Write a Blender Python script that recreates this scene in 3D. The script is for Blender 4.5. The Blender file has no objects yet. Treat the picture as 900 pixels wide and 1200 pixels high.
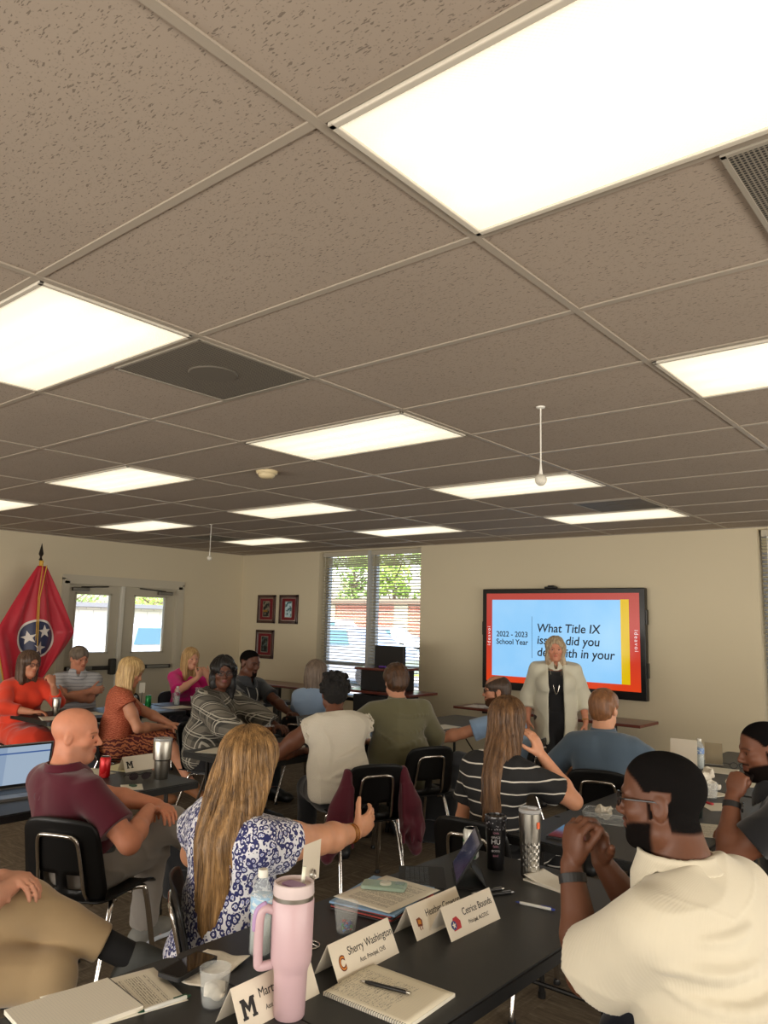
import bpy, bmesh, math, random, os
import numpy as np
from mathutils import Vector, Matrix, Euler
from concurrent.futures import ThreadPoolExecutor
PI = math.pi
R = math.radians
SC = bpy.context.scene
COL = SC.collection
random.seed(7)

# ------------------------------------------------------------------ camera
CAMZ = 1.7012
cam_d = bpy.data.cameras.new('camera')
cam = bpy.data.objects.new('camera', cam_d)
COL.objects.link(cam)
SC.camera = cam
cam_d.sensor_fit = 'VERTICAL'
cam_d.sensor_height = 36.0
cam_d.lens = 36.0 * 899.6 / 1200.0
cam_d.clip_start = 0.05
cam_d.clip_end = 400
PITCH, ROLL, YAW = 0.14299, 0.02543, -0.69706
fw = Vector((math.sin(YAW)*math.cos(PITCH), math.cos(YAW)*math.cos(PITCH), math.sin(PITCH)))
rt = Vector((math.cos(YAW), -math.sin(YAW), 0))
up = rt.cross(fw)
rt2 = rt*math.cos(ROLL) + up*math.sin(ROLL)
up2 = -rt*math.sin(ROLL) + up*math.cos(ROLL)
mw = Matrix((rt2, up2, -fw)).transposed().to_4x4()
mw.translation = Vector((0, 0, CAMZ))
cam.matrix_world = mw

# ------------------------------------------------------------------ world, sun, exposure
SC.view_settings.view_transform = 'Standard'
SC.view_settings.look = 'None'
SC.view_settings.exposure = 0.22
SC.view_settings.gamma = 1.0
SC.view_settings.use_curve_mapping = False
SC.cycles.max_bounces = 7
SC.cycles.diffuse_bounces = 4
SC.cycles.glossy_bounces = 3
SC.cycles.transmission_bounces = 6
SC.cycles.transparent_max_bounces = 10
SC.cycles.sample_clamp_indirect = 4.0
SC.cycles.caustics_reflective = False
SC.cycles.caustics_refractive = False
world = bpy.data.worlds.new('sky')
SC.world = world
world.use_nodes = True
wn = world.node_tree.nodes
wl = world.node_tree.links
bgn = wn['Background']
sky = wn.new('ShaderNodeTexSky')
sky.sky_type = 'NISHITA'
sky.sun_elevation = R(55)
sky.sun_rotation = R(140)
sky.sun_disc = False
sky.air_density = 1.3
sky.dust_density = 3.5
wl.new(sky.outputs[0], bgn.inputs[0])
bgn.inputs[1].default_value = 0.9
sun_d = bpy.data.lights.new('sun', 'SUN')
sun_d.energy = 6.0
sun_d.angle = R(2)
sun_d.color = (1, .96, .9)
sun = bpy.data.objects.new('sun', sun_d)
COL.objects.link(sun)
sun.rotation_euler = (R(38), R(6), R(-20))
LAMP_E = 0.98      # strength of the ceiling diffusers
def fill_light(name, loc, size, rot, watts, col=(1, .95, .87)):
    d = bpy.data.lights.new(name, 'AREA'); d.shape = 'RECTANGLE'; d.size, d.size_y = size; d.energy = watts; d.color = col
    o = bpy.data.objects.new(name, d); COL.objects.link(o); o.location = loc; o.rotation_euler = rot
    return o
# added fill lights along the windowless back and right walls, tilted slightly up
fill_light('fill_back', (-3.2, -3.3, 1.35), (11.5, 1.9), (R(90+14), 0, 0), 540)
fill_light('fill_right', (3.5, 3.0, 1.35), (9.0, 1.9), (R(90+14), 0, R(90)), 350)

# ------------------------------------------------------------------ materials
MATS = {}
def srgb(r, g, b):
    def f(c):
        c = c/255.0
        return c/12.92 if c <= .04045 else ((c+.055)/1.055)**2.4
    return (f(r), f(g), f(b), 1.0)

def mat(name, col=(200, 200, 200), rough=.6, metal=0.0, bump=None, noise=None, emit=None, spec=None, trans=None, alpha=None, sheen=None, coat=None, ior=None):
    """bump=(scale, strength), noise=(scale, amount)"""
    if name in MATS:
        return MATS[name]
    m = bpy.data.materials.new(name)
    m.use_nodes = True
    nt = m.node_tree
    b = nt.nodes['Principled BSDF']
    c = srgb(*col)
    b.inputs['Base Color'].default_value = c
    b.inputs['Roughness'].default_value = rough
    b.inputs['Metallic'].default_value = metal
    if spec is not None: b.inputs['Specular IOR Level'].default_value = spec
    if trans is not None: b.inputs['Transmission Weight'].default_value = trans
    if ior is not None: b.inputs['IOR'].default_value = ior
    if alpha is not None: b.inputs['Alpha'].default_value = alpha
    if sheen is not None: b.inputs['Sheen Weight'].default_value = sheen
    if coat is not None: b.inputs['Coat Weight'].default_value = coat
    if emit is not None:
        b.inputs['Emission Color'].default_value = srgb(*emit[0])
        b.inputs['Emission Strength'].default_value = emit[1]
    if bump or noise:
        tc = nt.nodes.new('ShaderNodeTexCoord')
    if noise:
        n = nt.nodes.new('ShaderNodeTexNoise')
        n.inputs['Scale'].default_value = noise[0]
        n.inputs['Detail'].default_value = 4
        nt.links.new(tc.outputs['Object'], n.inputs['Vector'])
        mx = nt.nodes.new('ShaderNodeMix'); mx.data_type = 'RGBA'
        a = noise[1]
        mx.inputs[6].default_value = tuple(max(0, x*(1-a)) for x in c[:3])+(1,)
        mx.inputs[7].default_value = tuple(min(1, x*(1+a)) for x in c[:3])+(1,)
        nt.links.new(n.outputs[0], mx.inputs[0])
        nt.links.new(mx.outputs[2], b.inputs['Base Color'])
    if bump:
        n2 = nt.nodes.new('ShaderNodeTexNoise')
        n2.inputs['Scale'].default_value = bump[0]
        n2.inputs['Detail'].default_value = 3
        nt.links.new(tc.outputs['Object'], n2.inputs['Vector'])
        bp = nt.nodes.new('ShaderNodeBump')
        bp.inputs['Strength'].default_value = bump[1]
        bp.inputs['Distance'].default_value = .01
        nt.links.new(n2.outputs[0], bp.inputs['Height'])
        nt.links.new(bp.outputs[0], b.inputs['Normal'])
    MATS[name] = m
    return m

class NT:
    """small wrapper to write node graphs"""
    def __init__(s, name, rough=.7, metal=0):
        s.m = bpy.data.materials.new(name); s.m.use_nodes = True
        s.nt = s.m.node_tree; s.b = s.nt.nodes['Principled BSDF']
        s.b.inputs['Roughness'].default_value = rough
        s.b.inputs['Metallic'].default_value = metal
        s.tc = s.nt.nodes.new('ShaderNodeTexCoord')
        MATS[name] = s.m
    def n(s, t, **kw):
        nd = s.nt.nodes.new('ShaderNode'+t)
        for k, v in kw.items():
            setattr(nd, k, v)
        return nd
    def l(s, a, b): s.nt.links.new(a, b)
    def val(s, sock, x):
        if isinstance(x, (int, float)): sock.default_value = x
        elif isinstance(x, (tuple, list)): sock.default_value = x
        else: s.l(x, sock)
    def math(s, op, a, b=0.0, c=0.0, clamp=False):
        nd = s.n('Math', operation=op, use_clamp=clamp)
        s.val(nd.inputs[0], a); s.val(nd.inputs[1], b); s.val(nd.inputs[2], c)
        return nd.outputs[0]
    def mapping(s, src, scale=(1, 1, 1), rot=(0, 0, 0), loc=(0, 0, 0)):
        nd = s.n('Mapping'); s.l(src, nd.inputs[0])
        nd.inputs['Scale'].default_value = scale; nd.inputs['Rotation'].default_value = rot; nd.inputs['Location'].default_value = loc
        return nd.outputs[0]
    def noise(s, vec, scale, detail=3, rough=.5, dist=0):
        nd = s.n('TexNoise'); s.l(vec, nd.inputs['Vector'])
        nd.inputs['Scale'].default_value = scale; nd.inputs['Detail'].default_value = detail
        nd.inputs['Roughness'].default_value = rough; nd.inputs['Distortion'].default_value = dist
        return nd.outputs[0]
    def mix(s, f, a, b):
        nd = s.n('Mix', data_type='RGBA')
        s.val(nd.inputs[0], f)
        s.val(nd.inputs[6], a); s.val(nd.inputs[7], b)
        return nd.outputs[2]
    def ramp(s, f, stops):
        nd = s.n('ValToRGB'); s.l(f, nd.inputs[0])
        els = nd.color_ramp.elements
        while len(els) < len(stops): els.new(.5)
        for e, (p, c) in zip(els, stops): e.position = p; e.color = c
        return nd.outputs[0]
    def sep(s, v):
        nd = s.n('SeparateXYZ'); s.l(v, nd.inputs[0]); return nd.outputs
    def bump(s, h, strength=.3, dist=.01):
        nd = s.n('Bump'); s.l(h, nd.inputs['Height'])
        nd.inputs['Strength'].default_value = strength; nd.inputs['Distance'].default_value = dist
        s.l(nd.outputs[0], s.b.inputs['Normal'])
    def color(s, c): s.val(s.b.inputs['Base Color'], c)
    @property
    def obj(s): return s.tc.outputs['Object']

def g(v): return (v, v, v, 1)

# ------------------------------------------------------------------ mesh builder
class MB:
    def __init__(s): s.v = []; s.f = []; s.mi = []; s.cur = 0
    def add(s, vs, fs, M=None):
        o = len(s.v)
        for p in vs:
            p = Vector(p)
            if M is not None: p = M @ p
            s.v.append(tuple(p))
        for f in fs:
            s.f.append(tuple(i+o for i in f)); s.mi.append(s.cur)
        return s
    def box(s, c, size, M=None, bev=0.0, rz=0, rx=0, ry=0):
        x, y, z = (q/2 for q in size)
        L = Matrix.Translation(Vector(c)) @ Euler((rx, ry, rz)).to_matrix().to_4x4()
        if M is not None: L = M @ L
        b = min(bev, x*.98, y*.98, z*.98)
        if b <= 0:
            vs = [(-x,-y,-z),(x,-y,-z),(x,y,-z),(-x,y,-z),(-x,-y,z),(x,-y,z),(x,y,z),(-x,y,z)]
            fs = [(0,3,2,1),(4,5,6,7),(0,1,5,4),(1,2,6,5),(2,3,7,6),(3,0,4,7)]
            return s.add(vs, fs, L)
        bm = bmesh.new()
        bmesh.ops.create_cube(bm, size=1.0)
        for v in bm.verts: v.co = Vector((v.co.x*2*x, v.co.y*2*y, v.co.z*2*z))
        bmesh.ops.bevel(bm, geom=bm.edges[:], offset=b, segments=2, affect='EDGES', profile=.5)
        bm.verts.ensure_lookup_table()
        vs = [v.co.copy() for v in bm.verts]; fs = [[v.index for v in f.verts] for f in bm.faces]
        bm.free()
        return s.add(vs, fs, L)
    def lathe(s, prof, M=None, seg=32, c=(0, 0, 0)):
        vs = []; fs = []
        n = len(prof)
        for k in range(seg):
            a = 2*PI*k/seg
            for r, z in prof: vs.append((c[0]+r*math.cos(a), c[1]+r*math.sin(a), c[2]+z))
        for k in range(seg):
            k2 = (k+1) % seg
            for i in range(n-1):
                fs.append((k*n+i, k2*n+i, k2*n+i+1, k*n+i+1))
        # caps
        if prof[0][0] > 1e-5: fs.append(tuple(k*n for k in reversed(range(seg))))
        if prof[-1][0] > 1e-5: fs.append(tuple(k*n+n-1 for k in range(seg)))
        return s.add(vs, fs, M)
    def tube(s, path, r, seg=10, M=None, cap=True, closed=False):
        P = [Vector(p) for p in path]; n = len(P)
        rr = r if isinstance(r, (list, tuple)) else [r]*n
        T = []
        for i in range(n):
            if closed: t = P[(i+1) % n]-P[i-1]
            else: t = P[min(i+1, n-1)]-P[max(i-1, 0)]
            T.append(t.normalized() if t.length > 1e-9 else Vector((0, 0, 1)))
        ref = Vector((0, 0, 1)) if abs(T[0].z) < .9 else Vector((1, 0, 0))
        N = (ref - T[0]*ref.dot(T[0])).normalized()
        vs = []; fs = []
        for i in range(n):
            N = (N - T[i]*N.dot(T[i])).normalized(); B = T[i].cross(N)
            for k in range(seg):
                a = 2*PI*k/seg
                vs.append(P[i]+(N*math.cos(a)+B*math.sin(a))*rr[i])
        m = n if closed else n-1
        for i in range(m):
            j = (i+1) % n
            for k in range(seg):
                k2 = (k+1) % seg
                fs.append((i*seg+k, i*seg+k2, j*seg+k2, j*seg+k))
        if cap and not closed:
            fs.append(tuple(reversed(range(seg)))); fs.append(tuple((n-1)*seg+k for k in range(seg)))
        return s.add(vs, fs, M)
    def prism(s, poly, h, M=None, z0=0):
        """extrude a 2D polygon (ccw) from z0 to z0+h"""
        n = len(poly)
        vs = [(x, y, z0) for x, y in poly]+[(x, y, z0+h) for x, y in poly]
        fs = [tuple(reversed(range(n))), tuple(range(n, 2*n))]+[(i, (i+1) % n, (i+1) % n+n, i+n) for i in range(n)]
        return s.add(vs, fs, M)
    def surf(s, fn, nu, nv, M=None, thick=0.0):
        vs = [Vector(fn(i/nu, j/nv)) for j in range(nv+1) for i in range(nu+1)]
        W = nu+1
        fs = [(j*W+i, j*W+i+1, (j+1)*W+i+1, (j+1)*W+i) for j in range(nv) for i in range(nu)]
        if thick:
            nr = [Vector((0, 0, 0)) for _ in vs]
            for f in fs:
                a, b, c, d = (vs[q] for q in f)
                nn = (c-a).cross(d-b)
                for q in f: nr[q] += nn
            nr = [q.normalized() if q.length > 0 else q for q in nr]
            n0 = len(vs)
            vs = vs+[v-n*thick for v, n in zip(vs, nr)]
            fs2 = [tuple(q+n0 for q in reversed(f)) for f in fs]
            ed = [j*W for j in range(nv+1)]
            rim = [i for i in range(nu+1)]+[j*W+nu for j in range(1, nv+1)]+[nv*W+i for i in range(nu-1, -1, -1)]+[j*W for j in range(nv-1, 0, -1)]
            fr = [(rim[(k+1) % len(rim)], rim[k], rim[k]+n0, rim[(k+1) % len(rim)]+n0) for k in range(len(rim))]
            fs = fs+fs2+fr
        return s.add(vs, fs, M)
    def build(s, name, m, parent=None, smooth=False, auto=None, loc=None, rot=None):
        me = bpy.data.meshes.new(name)
        me.from_pydata(s.v, [], s.f)
        ms = m if isinstance(m, (list, tuple)) else [m]
        for q in ms: me.materials.append(q)
        if len(ms) > 1: me.polygons.foreach_set('material_index', s.mi)
        if smooth or auto:
            me.polygons.foreach_set('use_smooth', [True]*len(me.polygons))
        me.update()
        if auto:
            try: me.set_sharp_from_angle(angle=R(auto))
            except Exception: pass
        o = bpy.data.objects.new(name, me)
        COL.objects.link(o)
        if parent: o.parent = parent
        if loc is not None: o.location = loc
        if rot is not None: o.rotation_euler = rot
        return o

def tag(o, label=None, cat=None, group=None, kind=None):
    if label: o['label'] = label
    if cat: o['category'] = cat
    if group: o['group'] = group
    if kind: o['kind'] = kind
    return o
def thing(name, label, cat, loc=(0, 0, 0), rz=0.0, group=None):
    o = bpy.data.objects.new(name, None)
    o.empty_display_size = .1
    COL.objects.link(o)
    o.location = loc; o.rotation_euler = (0, 0, rz)
    return tag(o, label, cat, group)
def struct(o): o['kind'] = 'structure'; return o
def copy_tree(o, parent=None):
    c = o.copy(); COL.objects.link(c)
    if parent: c.parent = parent
    for ch in KIDS.get(o.name, []) if False else [q for q in list(COL.objects) if q.parent == o]:
        copy_tree(ch, c)
    return c
def text(body, size, m, parent=None, name='lettering', loc=(0, 0, 0), rot=(0, 0, 0), align='LEFT', ext=.0004, bold=0.0, shear=0, sx=1.0, spacing=1.0):
    cu = bpy.data.curves.new(name, 'FONT')
    cu.body = body; cu.size = size; cu.align_x = align; cu.align_y = 'CENTER'
    cu.extrude = ext; cu.offset = bold; cu.shear = shear; cu.space_character = spacing
    cu.materials.append(m)
    o = bpy.data.objects.new(name, cu)
    # real mesh so that it reads as geometry
    dg = bpy.context.evaluated_depsgraph_get()
    COL.objects.link(o)
    dg.update()
    me = bpy.data.meshes.new_from_object(o.evaluated_get(dg))
    COL.objects.unlink(o); bpy.data.objects.remove(o)
    o = bpy.data.objects.new(name, me)
    COL.objects.link(o)
    o.scale = (sx, 1, 1)
    if parent: o.parent = parent
    o.location = loc; o.rotation_euler = rot
    return o
def rrect(w, h, r, n=5):
    out = []
    for cx, cy, a0 in ((w/2-r, h/2-r, 0), (-w/2+r, h/2-r, 90), (-w/2+r, -h/2+r, 180), (w/2-r, -h/2+r, 270)):
        for k in range(n+1):
            a = R(a0+90*k/n); out.append((cx+r*math.cos(a), cy+r*math.sin(a)))
    return out
def smooth_path(pts, n=6, closed=False):
    """Catmull-Rom"""
    P = [Vector(p) for p in pts]; out = []; L = len(P)
    for i in range(L if closed else L-1):
        p0 = P[i-1] if (i > 0 or closed) else P[0]; p1 = P[i]; p2 = P[(i+1) % L]
        p3 = P[(i+2) % L] if (closed or i+2 < L) else P[-1]
        for k in range(n):
            t = k/n
            out.append(.5*((2*p1)+(p2-p0)*t+(2*p0-5*p1+4*p2-p3)*t*t+(3*p1-p0-3*p2+p3)*t**3))
    if not closed: out.append(P[-1])
    return out
# ================================================================== STRUCTURE
H = 2.74
WX = -9.85      # wall with the double door
WY = 8.20       # wall with the screen
XR = 3.6; YB = -3.4
U0, V0 = -1.0729, 1.0298
TU, TV = 1.2192, .6096
def gx(u): return U0+u*TU
def gy(v): return V0+v*TV

def m_ceiling():
    t = NT('ceiling_tile', .95)
    v = t.obj
    vv = t.mapping(v, scale=(1, 1, 0))
    # short wormy fissures: stretched cells with random directions
    def fiss(scale, thr, ang, st):
        a = t.mapping(vv, scale=(scale, scale*st, 1), rot=(0, 0, ang))
        w = t.noise(a, .8, 2)
        vo = t.n('TexVoronoi'); vo.feature = 'F1'
        ad = t.n('VectorMath', operation='ADD')
        t.l(a, ad.inputs[0])
        cm = t.n('VectorMath', operation='SCALE'); cm.inputs[3].default_value = 1.0
        nz = t.n('TexNoise'); t.l(a, nz.inputs[0]); nz.inputs['Scale'].default_value = 1.3; nz.inputs['Detail'].default_value = 1
        t.l(nz.outputs[1], cm.inputs[0]); t.l(cm.outputs[0], ad.inputs[1])
        t.l(ad.outputs[0], vo.inputs['Vector']); vo.inputs['Scale'].default_value = 1
        return t.math('LESS_THAN', vo.outputs[0], thr)
    f1 = fiss(32, .17, .3, 3.2)
    f2 = fiss(30, .16, 1.5, 3.0)
    f3 = fiss(34, .15, 2.4, 3.4)
    f = t.math('MAXIMUM', t.math('MAXIMUM', f1, f2), f3)
    pin = t.n('TexVoronoi'); t.l(vv, pin.inputs['Vector']); pin.inputs['Scale'].default_value = 130
    pf = t.math('MULTIPLY', t.math('LESS_THAN', pin.outputs[0], .22), .35)
    ff = t.math('MAXIMUM', f, pf)
    big = t.noise(vv, 1.2, 3)
    base = t.mix(big, srgb(150, 136, 121), srgb(166, 151, 135))
    t.color(t.mix(t.math('MULTIPLY', ff, .62), base, srgb(84, 72, 62)))
    t.bump(t.math('SUBTRACT', 1.0, ff), .6, .003)
    return t.m
def m_wall(name, a, b):
    t = NT(name, .85)
    n1 = t.noise(t.obj, .9, 4); n2 = t.noise(t.obj, 90, 2)
    t.color(t.mix(n1, srgb(*a), srgb(*b)))
    t.bump(n2, .12, .002)
    return t.m
def m_carpet():
    t = NT('carpet', .98)
    v = t.mapping(t.obj, rot=(0, 0, R(0)))
    s = t.sep(v)
    w = t.noise(t.mapping(v, scale=(3, 30, 1)), 1.5, 4, .6)
    w2 = t.noise(t.mapping(v, scale=(14, 70, 1)), 1.5, 3, .6)
    f = t.noise(v, 260, 2)
    # modular carpet squares turned a quarter: stripes change direction
    ch = t.n('TexChecker'); t.l(t.mapping(v, scale=(1, 1, 0)), ch.inputs[0]); ch.inputs['Scale'].default_value = 1/.61
    w3 = t.noise(t.mapping(v, scale=(30, 3, 1)), 1.5, 4, .6)
    wm = t.math('ADD', t.math('MULTIPLY', w, t.math('SUBTRACT', 1.0, ch.outputs[1])), t.math('MULTIPLY', w3, ch.outputs[1]))
    c = t.ramp(t.math('ADD', t.math('MULTIPLY', wm, .65), t.math('MULTIPLY', w2, .35)), [(.32, srgb(78, 66, 50)), (.5, srgb(108, 93, 73)), (.66, srgb(142, 126, 102))])
    t.color(t.mix(t.math('MULTIPLY', f, .5), c, srgb(76, 65, 51)))
    t.bump(f, .8, .004)
    return t.m
M_CEIL = m_ceiling()
M_WALL = m_wall('wall_paint', (208, 196, 168), (216, 204, 176))
M_GRID = mat('grid_metal', (160, 149, 134), .5)
M_TRIMW = mat('door_frame_paint', (196, 188, 168), .5)
M_BASEB = mat('rubber_base', (22, 20, 19), .6)
M_CARPET = m_carpet()
M_BLACK = mat('black_plastic', (16, 16, 17), .42, bump=(300, .05))
M_BLACKM = mat('black_metal', (18, 18, 19), .35, spec=.6)
M_CHROME = mat('chrome', (205, 200, 195), .16, 1.0)
M_STEEL = mat('brushed_steel', (175, 170, 160), .3, 1.0)
M_WHITE = mat('white_plastic', (225, 222, 212), .5)
M_GLASS = mat('window_glass', (255, 255, 255), .0, trans=1.0, ior=1.02, spec=.3)

# floor
mb = MB(); mb.box(((WX+XR)/2, (WY+YB)/2, -.05), (XR-WX+.4, WY-YB+.8, .1))
struct(mb.build('floor', M_CARPET))
# ceiling
mb = MB(); mb.box(((WX+XR)/2, (WY+YB)/2, H+.04), (XR-WX+.4, WY-YB+.8, .08))
struct(mb.build('ceiling', M_CEIL))
# suspended grid: tees standing slightly below the tiles
mb = MB()
for u in range(-8, 5):
    x = gx(u)
    if WX < x < XR: mb.box((x, (WY+YB)/2, H-.003), (.024, WY-YB, .006))
for v in range(-8, 13):
    y = gy(v)
    if YB < y < WY: mb.box(((WX+XR)/2, y, H-.0025), (XR-WX, .024, .005))
mb.box((WX+.0125, (WY+YB)/2, H-.004), (.025, WY-YB, .008)); mb.box(((WX+XR)/2, WY-.0125, H-.004), (XR-WX, .025, .008))
struct(mb.build('trim_1', M_GRID))

def wall_with_holes(name, axis, pos, a0, a1, holes, th=.28, m=M_WALL, sign=1):
    """axis 'x': wall runs along X at y=pos; 'y': runs along Y at x=pos. thickness grows outward by sign"""
    mb = MB()
    cuts = sorted(set([a0, a1]+[h[0] for h in holes]+[h[1] for h in holes]))
    for c0, c1 in zip(cuts[:-1], cuts[1:]):
        hs = [h for h in holes if h[0] <= c0+1e-6 and h[1] >= c1-1e-6]
        segs = [(0, H)]
        if hs:
            z0, z1 = hs[0][2], hs[0][3]; segs = []
            if z0 > .001: segs.append((0, z0))
            if z1 < H-.001: segs.append((z1, H))
        for z0, z1 in segs:
            if axis == 'x': mb.box(((c0+c1)/2, pos+sign*th/2, (z0+z1)/2), (c1-c0, th, z1-z0))
            else: mb.box((pos+sign*th/2, (c0+c1)/2, (z0+z1)/2), (th, c1-c0, z1-z0))
    return struct(mb.build(name, m))
W1 = (-8.10, -6.20, .62, 2.715); W2 = (-2.02, -.1, .62, 2.715)
wall_with_holes('wall_front', 'x', WY, WX-.3, XR+.3, [W1, W2])
DY0, DY1, DZ = 5.20, 7.00, 2.15
wall_with_holes('wall_left', 'y', WX, YB-.3, WY, [(DY0, DY1, 0, DZ)], th=.22, sign=-1)
wall_with_holes('wall_right', 'y', XR, YB-.3, WY, [], th=.2, sign=1)
wall_with_holes('wall_back', 'x', YB, WX, XR, [], th=.2, sign=-1)
mb = MB(); mb.box(((WX+W1[0])/2, WY-.004, .055), (W1[0]-WX, .008, .11)); mb.box(((W1[1]+W2[0])/2, WY-.004, .055), (W2[0]-W1[1], .008, .11)); mb.box(((W2[1]+XR)/2, WY-.004, .055), (XR-W2[1], .008, .11))
mb.box(((W1[0]+W1[1])/2, WY-.004, .055), (W1[1]-W1[0], .008, .11)); mb.box(((W2[0]+W2[1])/2, WY-.004, .055), (W2[1]-W2[0], .008, .11))
struct(mb.build('baseboard_front', M_BASEB))
mb = MB(); mb.box((WX+.004, (YB+DY0-.06)/2, .055), (.008, DY0-.06-YB, .11)); mb.box((WX+.004, (DY1+.06+WY)/2, .055), (.008, WY-DY1-.06, .11))
struct(mb.build('baseboard_left', M_BASEB))

# ---- windows with horizontal blinds
M_ALU = mat('window_aluminium', (150, 152, 156), .45, .6)
M_SLAT = mat('blind_slat', (206, 198, 168), .5, trans=.0)
M_SLAT.node_tree.nodes['Principled BSDF'].inputs['Subsurface Weight'].default_value = 0
M_CORD = mat('blind_cord', (214, 208, 190), .8)
def window(n, W, label):
    x0, x1, z0, z1 = W
    y = WY+.20
    root = bpy.data.objects.new('window_%d' % n, None); COL.objects.link(root); root.location = ((x0+x1)/2, y, z0); struct(root)
    cx, w, h = (x0+x1)/2, x1-x0, z1-z0
    mb = MB(); f = .05
    mb.box((0, 0, f/2), (w, .07, f)); mb.box((0, 0, h-f/2), (w, .07, f))
    mb.box((-w/2+f/2, 0, h/2), (f, .07, h)); mb.box((w/2-f/2, 0, h/2), (f, .07, h))
    mb.box((0, 0, h/2), (.075, .07, h)); mb.box((0, 0, .48), (w, .06, .05))
    mb.build('window_frame', M_ALU, root)
    mb = MB(); mb.box((0, .0, h/2), (w-.02, .006, h-.02)); mb.build('pane', M_GLASS, root)
    # deep mullion in front of the glass
    mb = MB(); mb.box((0, -.1, h/2), (.05, .13, h)); mb.build('mullion', mat('mullion_paint', (182, 182, 178), .5), root)
    # reveal liner
    mb = MB(); mb.box((0, -.10, -.008), (w, .2, .016)); mb.build('sill', M_TRIMW, root)
    for s in (-1, 1):
        b = thing('window_blind', '%s, %s section' % (label, 'left' if s < 0 else 'right'), 'blind', (cx+s*w/4, WY+.085, z1))
        bw = w/2-.045
        mb = MB(); mb.box((0, 0, -.035), (bw, .06, .07), bev=.006); mb.build('headrail', mat('headrail', (186, 178, 160), .5), b)
        mb = MB(); k = 0; z = -.095
        while z > -h+.05:
            tilt = R(-24) if z > -.24 else R(-13)
            mb.box((0, 0, z), (bw, .05, .0022), rx=tilt)
            z -= .043 if z < -.2 else .03
        mb.build('slats', M_SLAT, b)
        mb = MB(); mb.box((0, 0, -h+.035), (bw, .05, .016), bev=.004); mb.build('bottom_rail', M_SLAT, b)
        for cxp in (-bw/2+.1, bw/2-.1):
            mb = MB()
            for yy in (-.026, .026): mb.tube([(cxp, yy, -.06), (cxp, yy, -h+.04)], .0016, 5)
            mb.build('ladder_cord', M_CORD, b)
        mb = MB(); mb.tube([(-bw/2+.06, -.04, -.05), (-bw/2+.06, -.045, -1.1)], .004, 6); mb.build('tilt_wand', M_CORD, b)
window(1, W1, 'slatted blind in the window left of the wall screen')
window(2, W2, 'slatted blind at the right edge beyond the screen wall')

# ---- double door in the left wall
M_DOOR = mat('door_paint', (186, 178, 158), .45, bump=(30, .03))
M_BAR = mat('panic_bar', (60, 57, 52), .35, .8)
def door(n, y0, y1, hinge):
    root = bpy.data.objects.new('door_%d' % n, None); COL.objects.link(root)
    root.location = (WX-.085, (y0+y1)/2, 0); struct(root)
    w = y1-y0; g0, g1, gl, gr = 1.20, 1.98, -.25, .25
    mb = MB(); t = .045
    mb.box((0, 0, g0/2), (t, w, g0), bev=.002); mb.box((0, 0, (g1+DZ-.02)/2), (t, w, DZ-.02-g1), bev=.002)
    for s in (-1, 1):
        mb.box((0, s*(w/2+.25)/2, (g0+g1)/2), (t, w/2-.25, g1-g0))
    mb.build('door_panel', M_DOOR, root)
    mb = MB()
    for s in (-1, 1):
        mb.box((.026, s*.262, (g0+g1)/2), (.014, .024, g1-g0+.05), bev=.003); 
    mb.box((.026, 0, g0-.012), (.014, .548, .024), bev=.003); mb.box((.026, 0, g1+.012), (.014, .548, .024), bev=.003)
    mb.build('glazing_bead', M_DOOR, root)
    mb = MB(); mb.box((0, 0, (g0+g1)/2), (.006, .5, g1-g0)); mb.build('pane', M_GLASS, root)
    # panic bar
    mb = MB(); mb.box((.06, 0, .985), (.055, w-.1, .055), bev=.01); b = mb.build('panic_bar', M_BAR, root)
    mb = MB(); mb.box((.07, -hinge*(w/2-.07), 1.0), (.08, .09, .22), bev=.015); mb.build('latch_case', M_BAR, root)
    mb = MB(); mb.box((.075, hinge*.16, .985), (.045, .36, .05), bev=.008); mb.build('bar_cover', mat('bar_grey', (120, 116, 106), .4, .7), root)
    # closer
    mb = MB(); mb.box((.07, hinge*.22, 2.045), (.06, .24, .05), bev=.01); mb.build('door_closer', mat('closer', (118, 114, 104), .4, .5), root)
    mb = MB(); mb.tube([(.08, hinge*.22, 2.075), (.1, -hinge*.02, 2.085), (.05, -hinge*.2, 2.10)], .009, 6); mb.build('closer_arm', M_BAR, root)
DM = 6.07
door(1, DY0+.035, DM-.035, -1)
door(2, DM+.035, DY1-.035, 1)
mb = MB()
mb.box((WX-.05, DY0+.0, DZ/2), (.14, .07, DZ)); mb.box((WX-.05, DY1, DZ/2), (.14, .07, DZ)); mb.box((WX-.05, (DY0+DY1)/2, DZ), (.14, DY1-DY0+.07, .07))
mb.box((WX+.008, DY0-.035, DZ/2), (.02, .07, DZ+.07)); mb.box((WX+.008, DY1+.035, DZ/2), (.02, .07, DZ+.07)); mb.box((WX+.008, (DY0+DY1)/2, DZ+.05), (.02, DY1-DY0+.14, .07))
struct(mb.build('trim_2', M_TRIMW))
mb = MB(); mb.box((WX-.07, DM, DZ/2-.01), (.08, .055, DZ-.03), bev=.004)
struct(mb.build('trim_3', mat('mullion_pale', (214, 210, 196), .4)))

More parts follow.
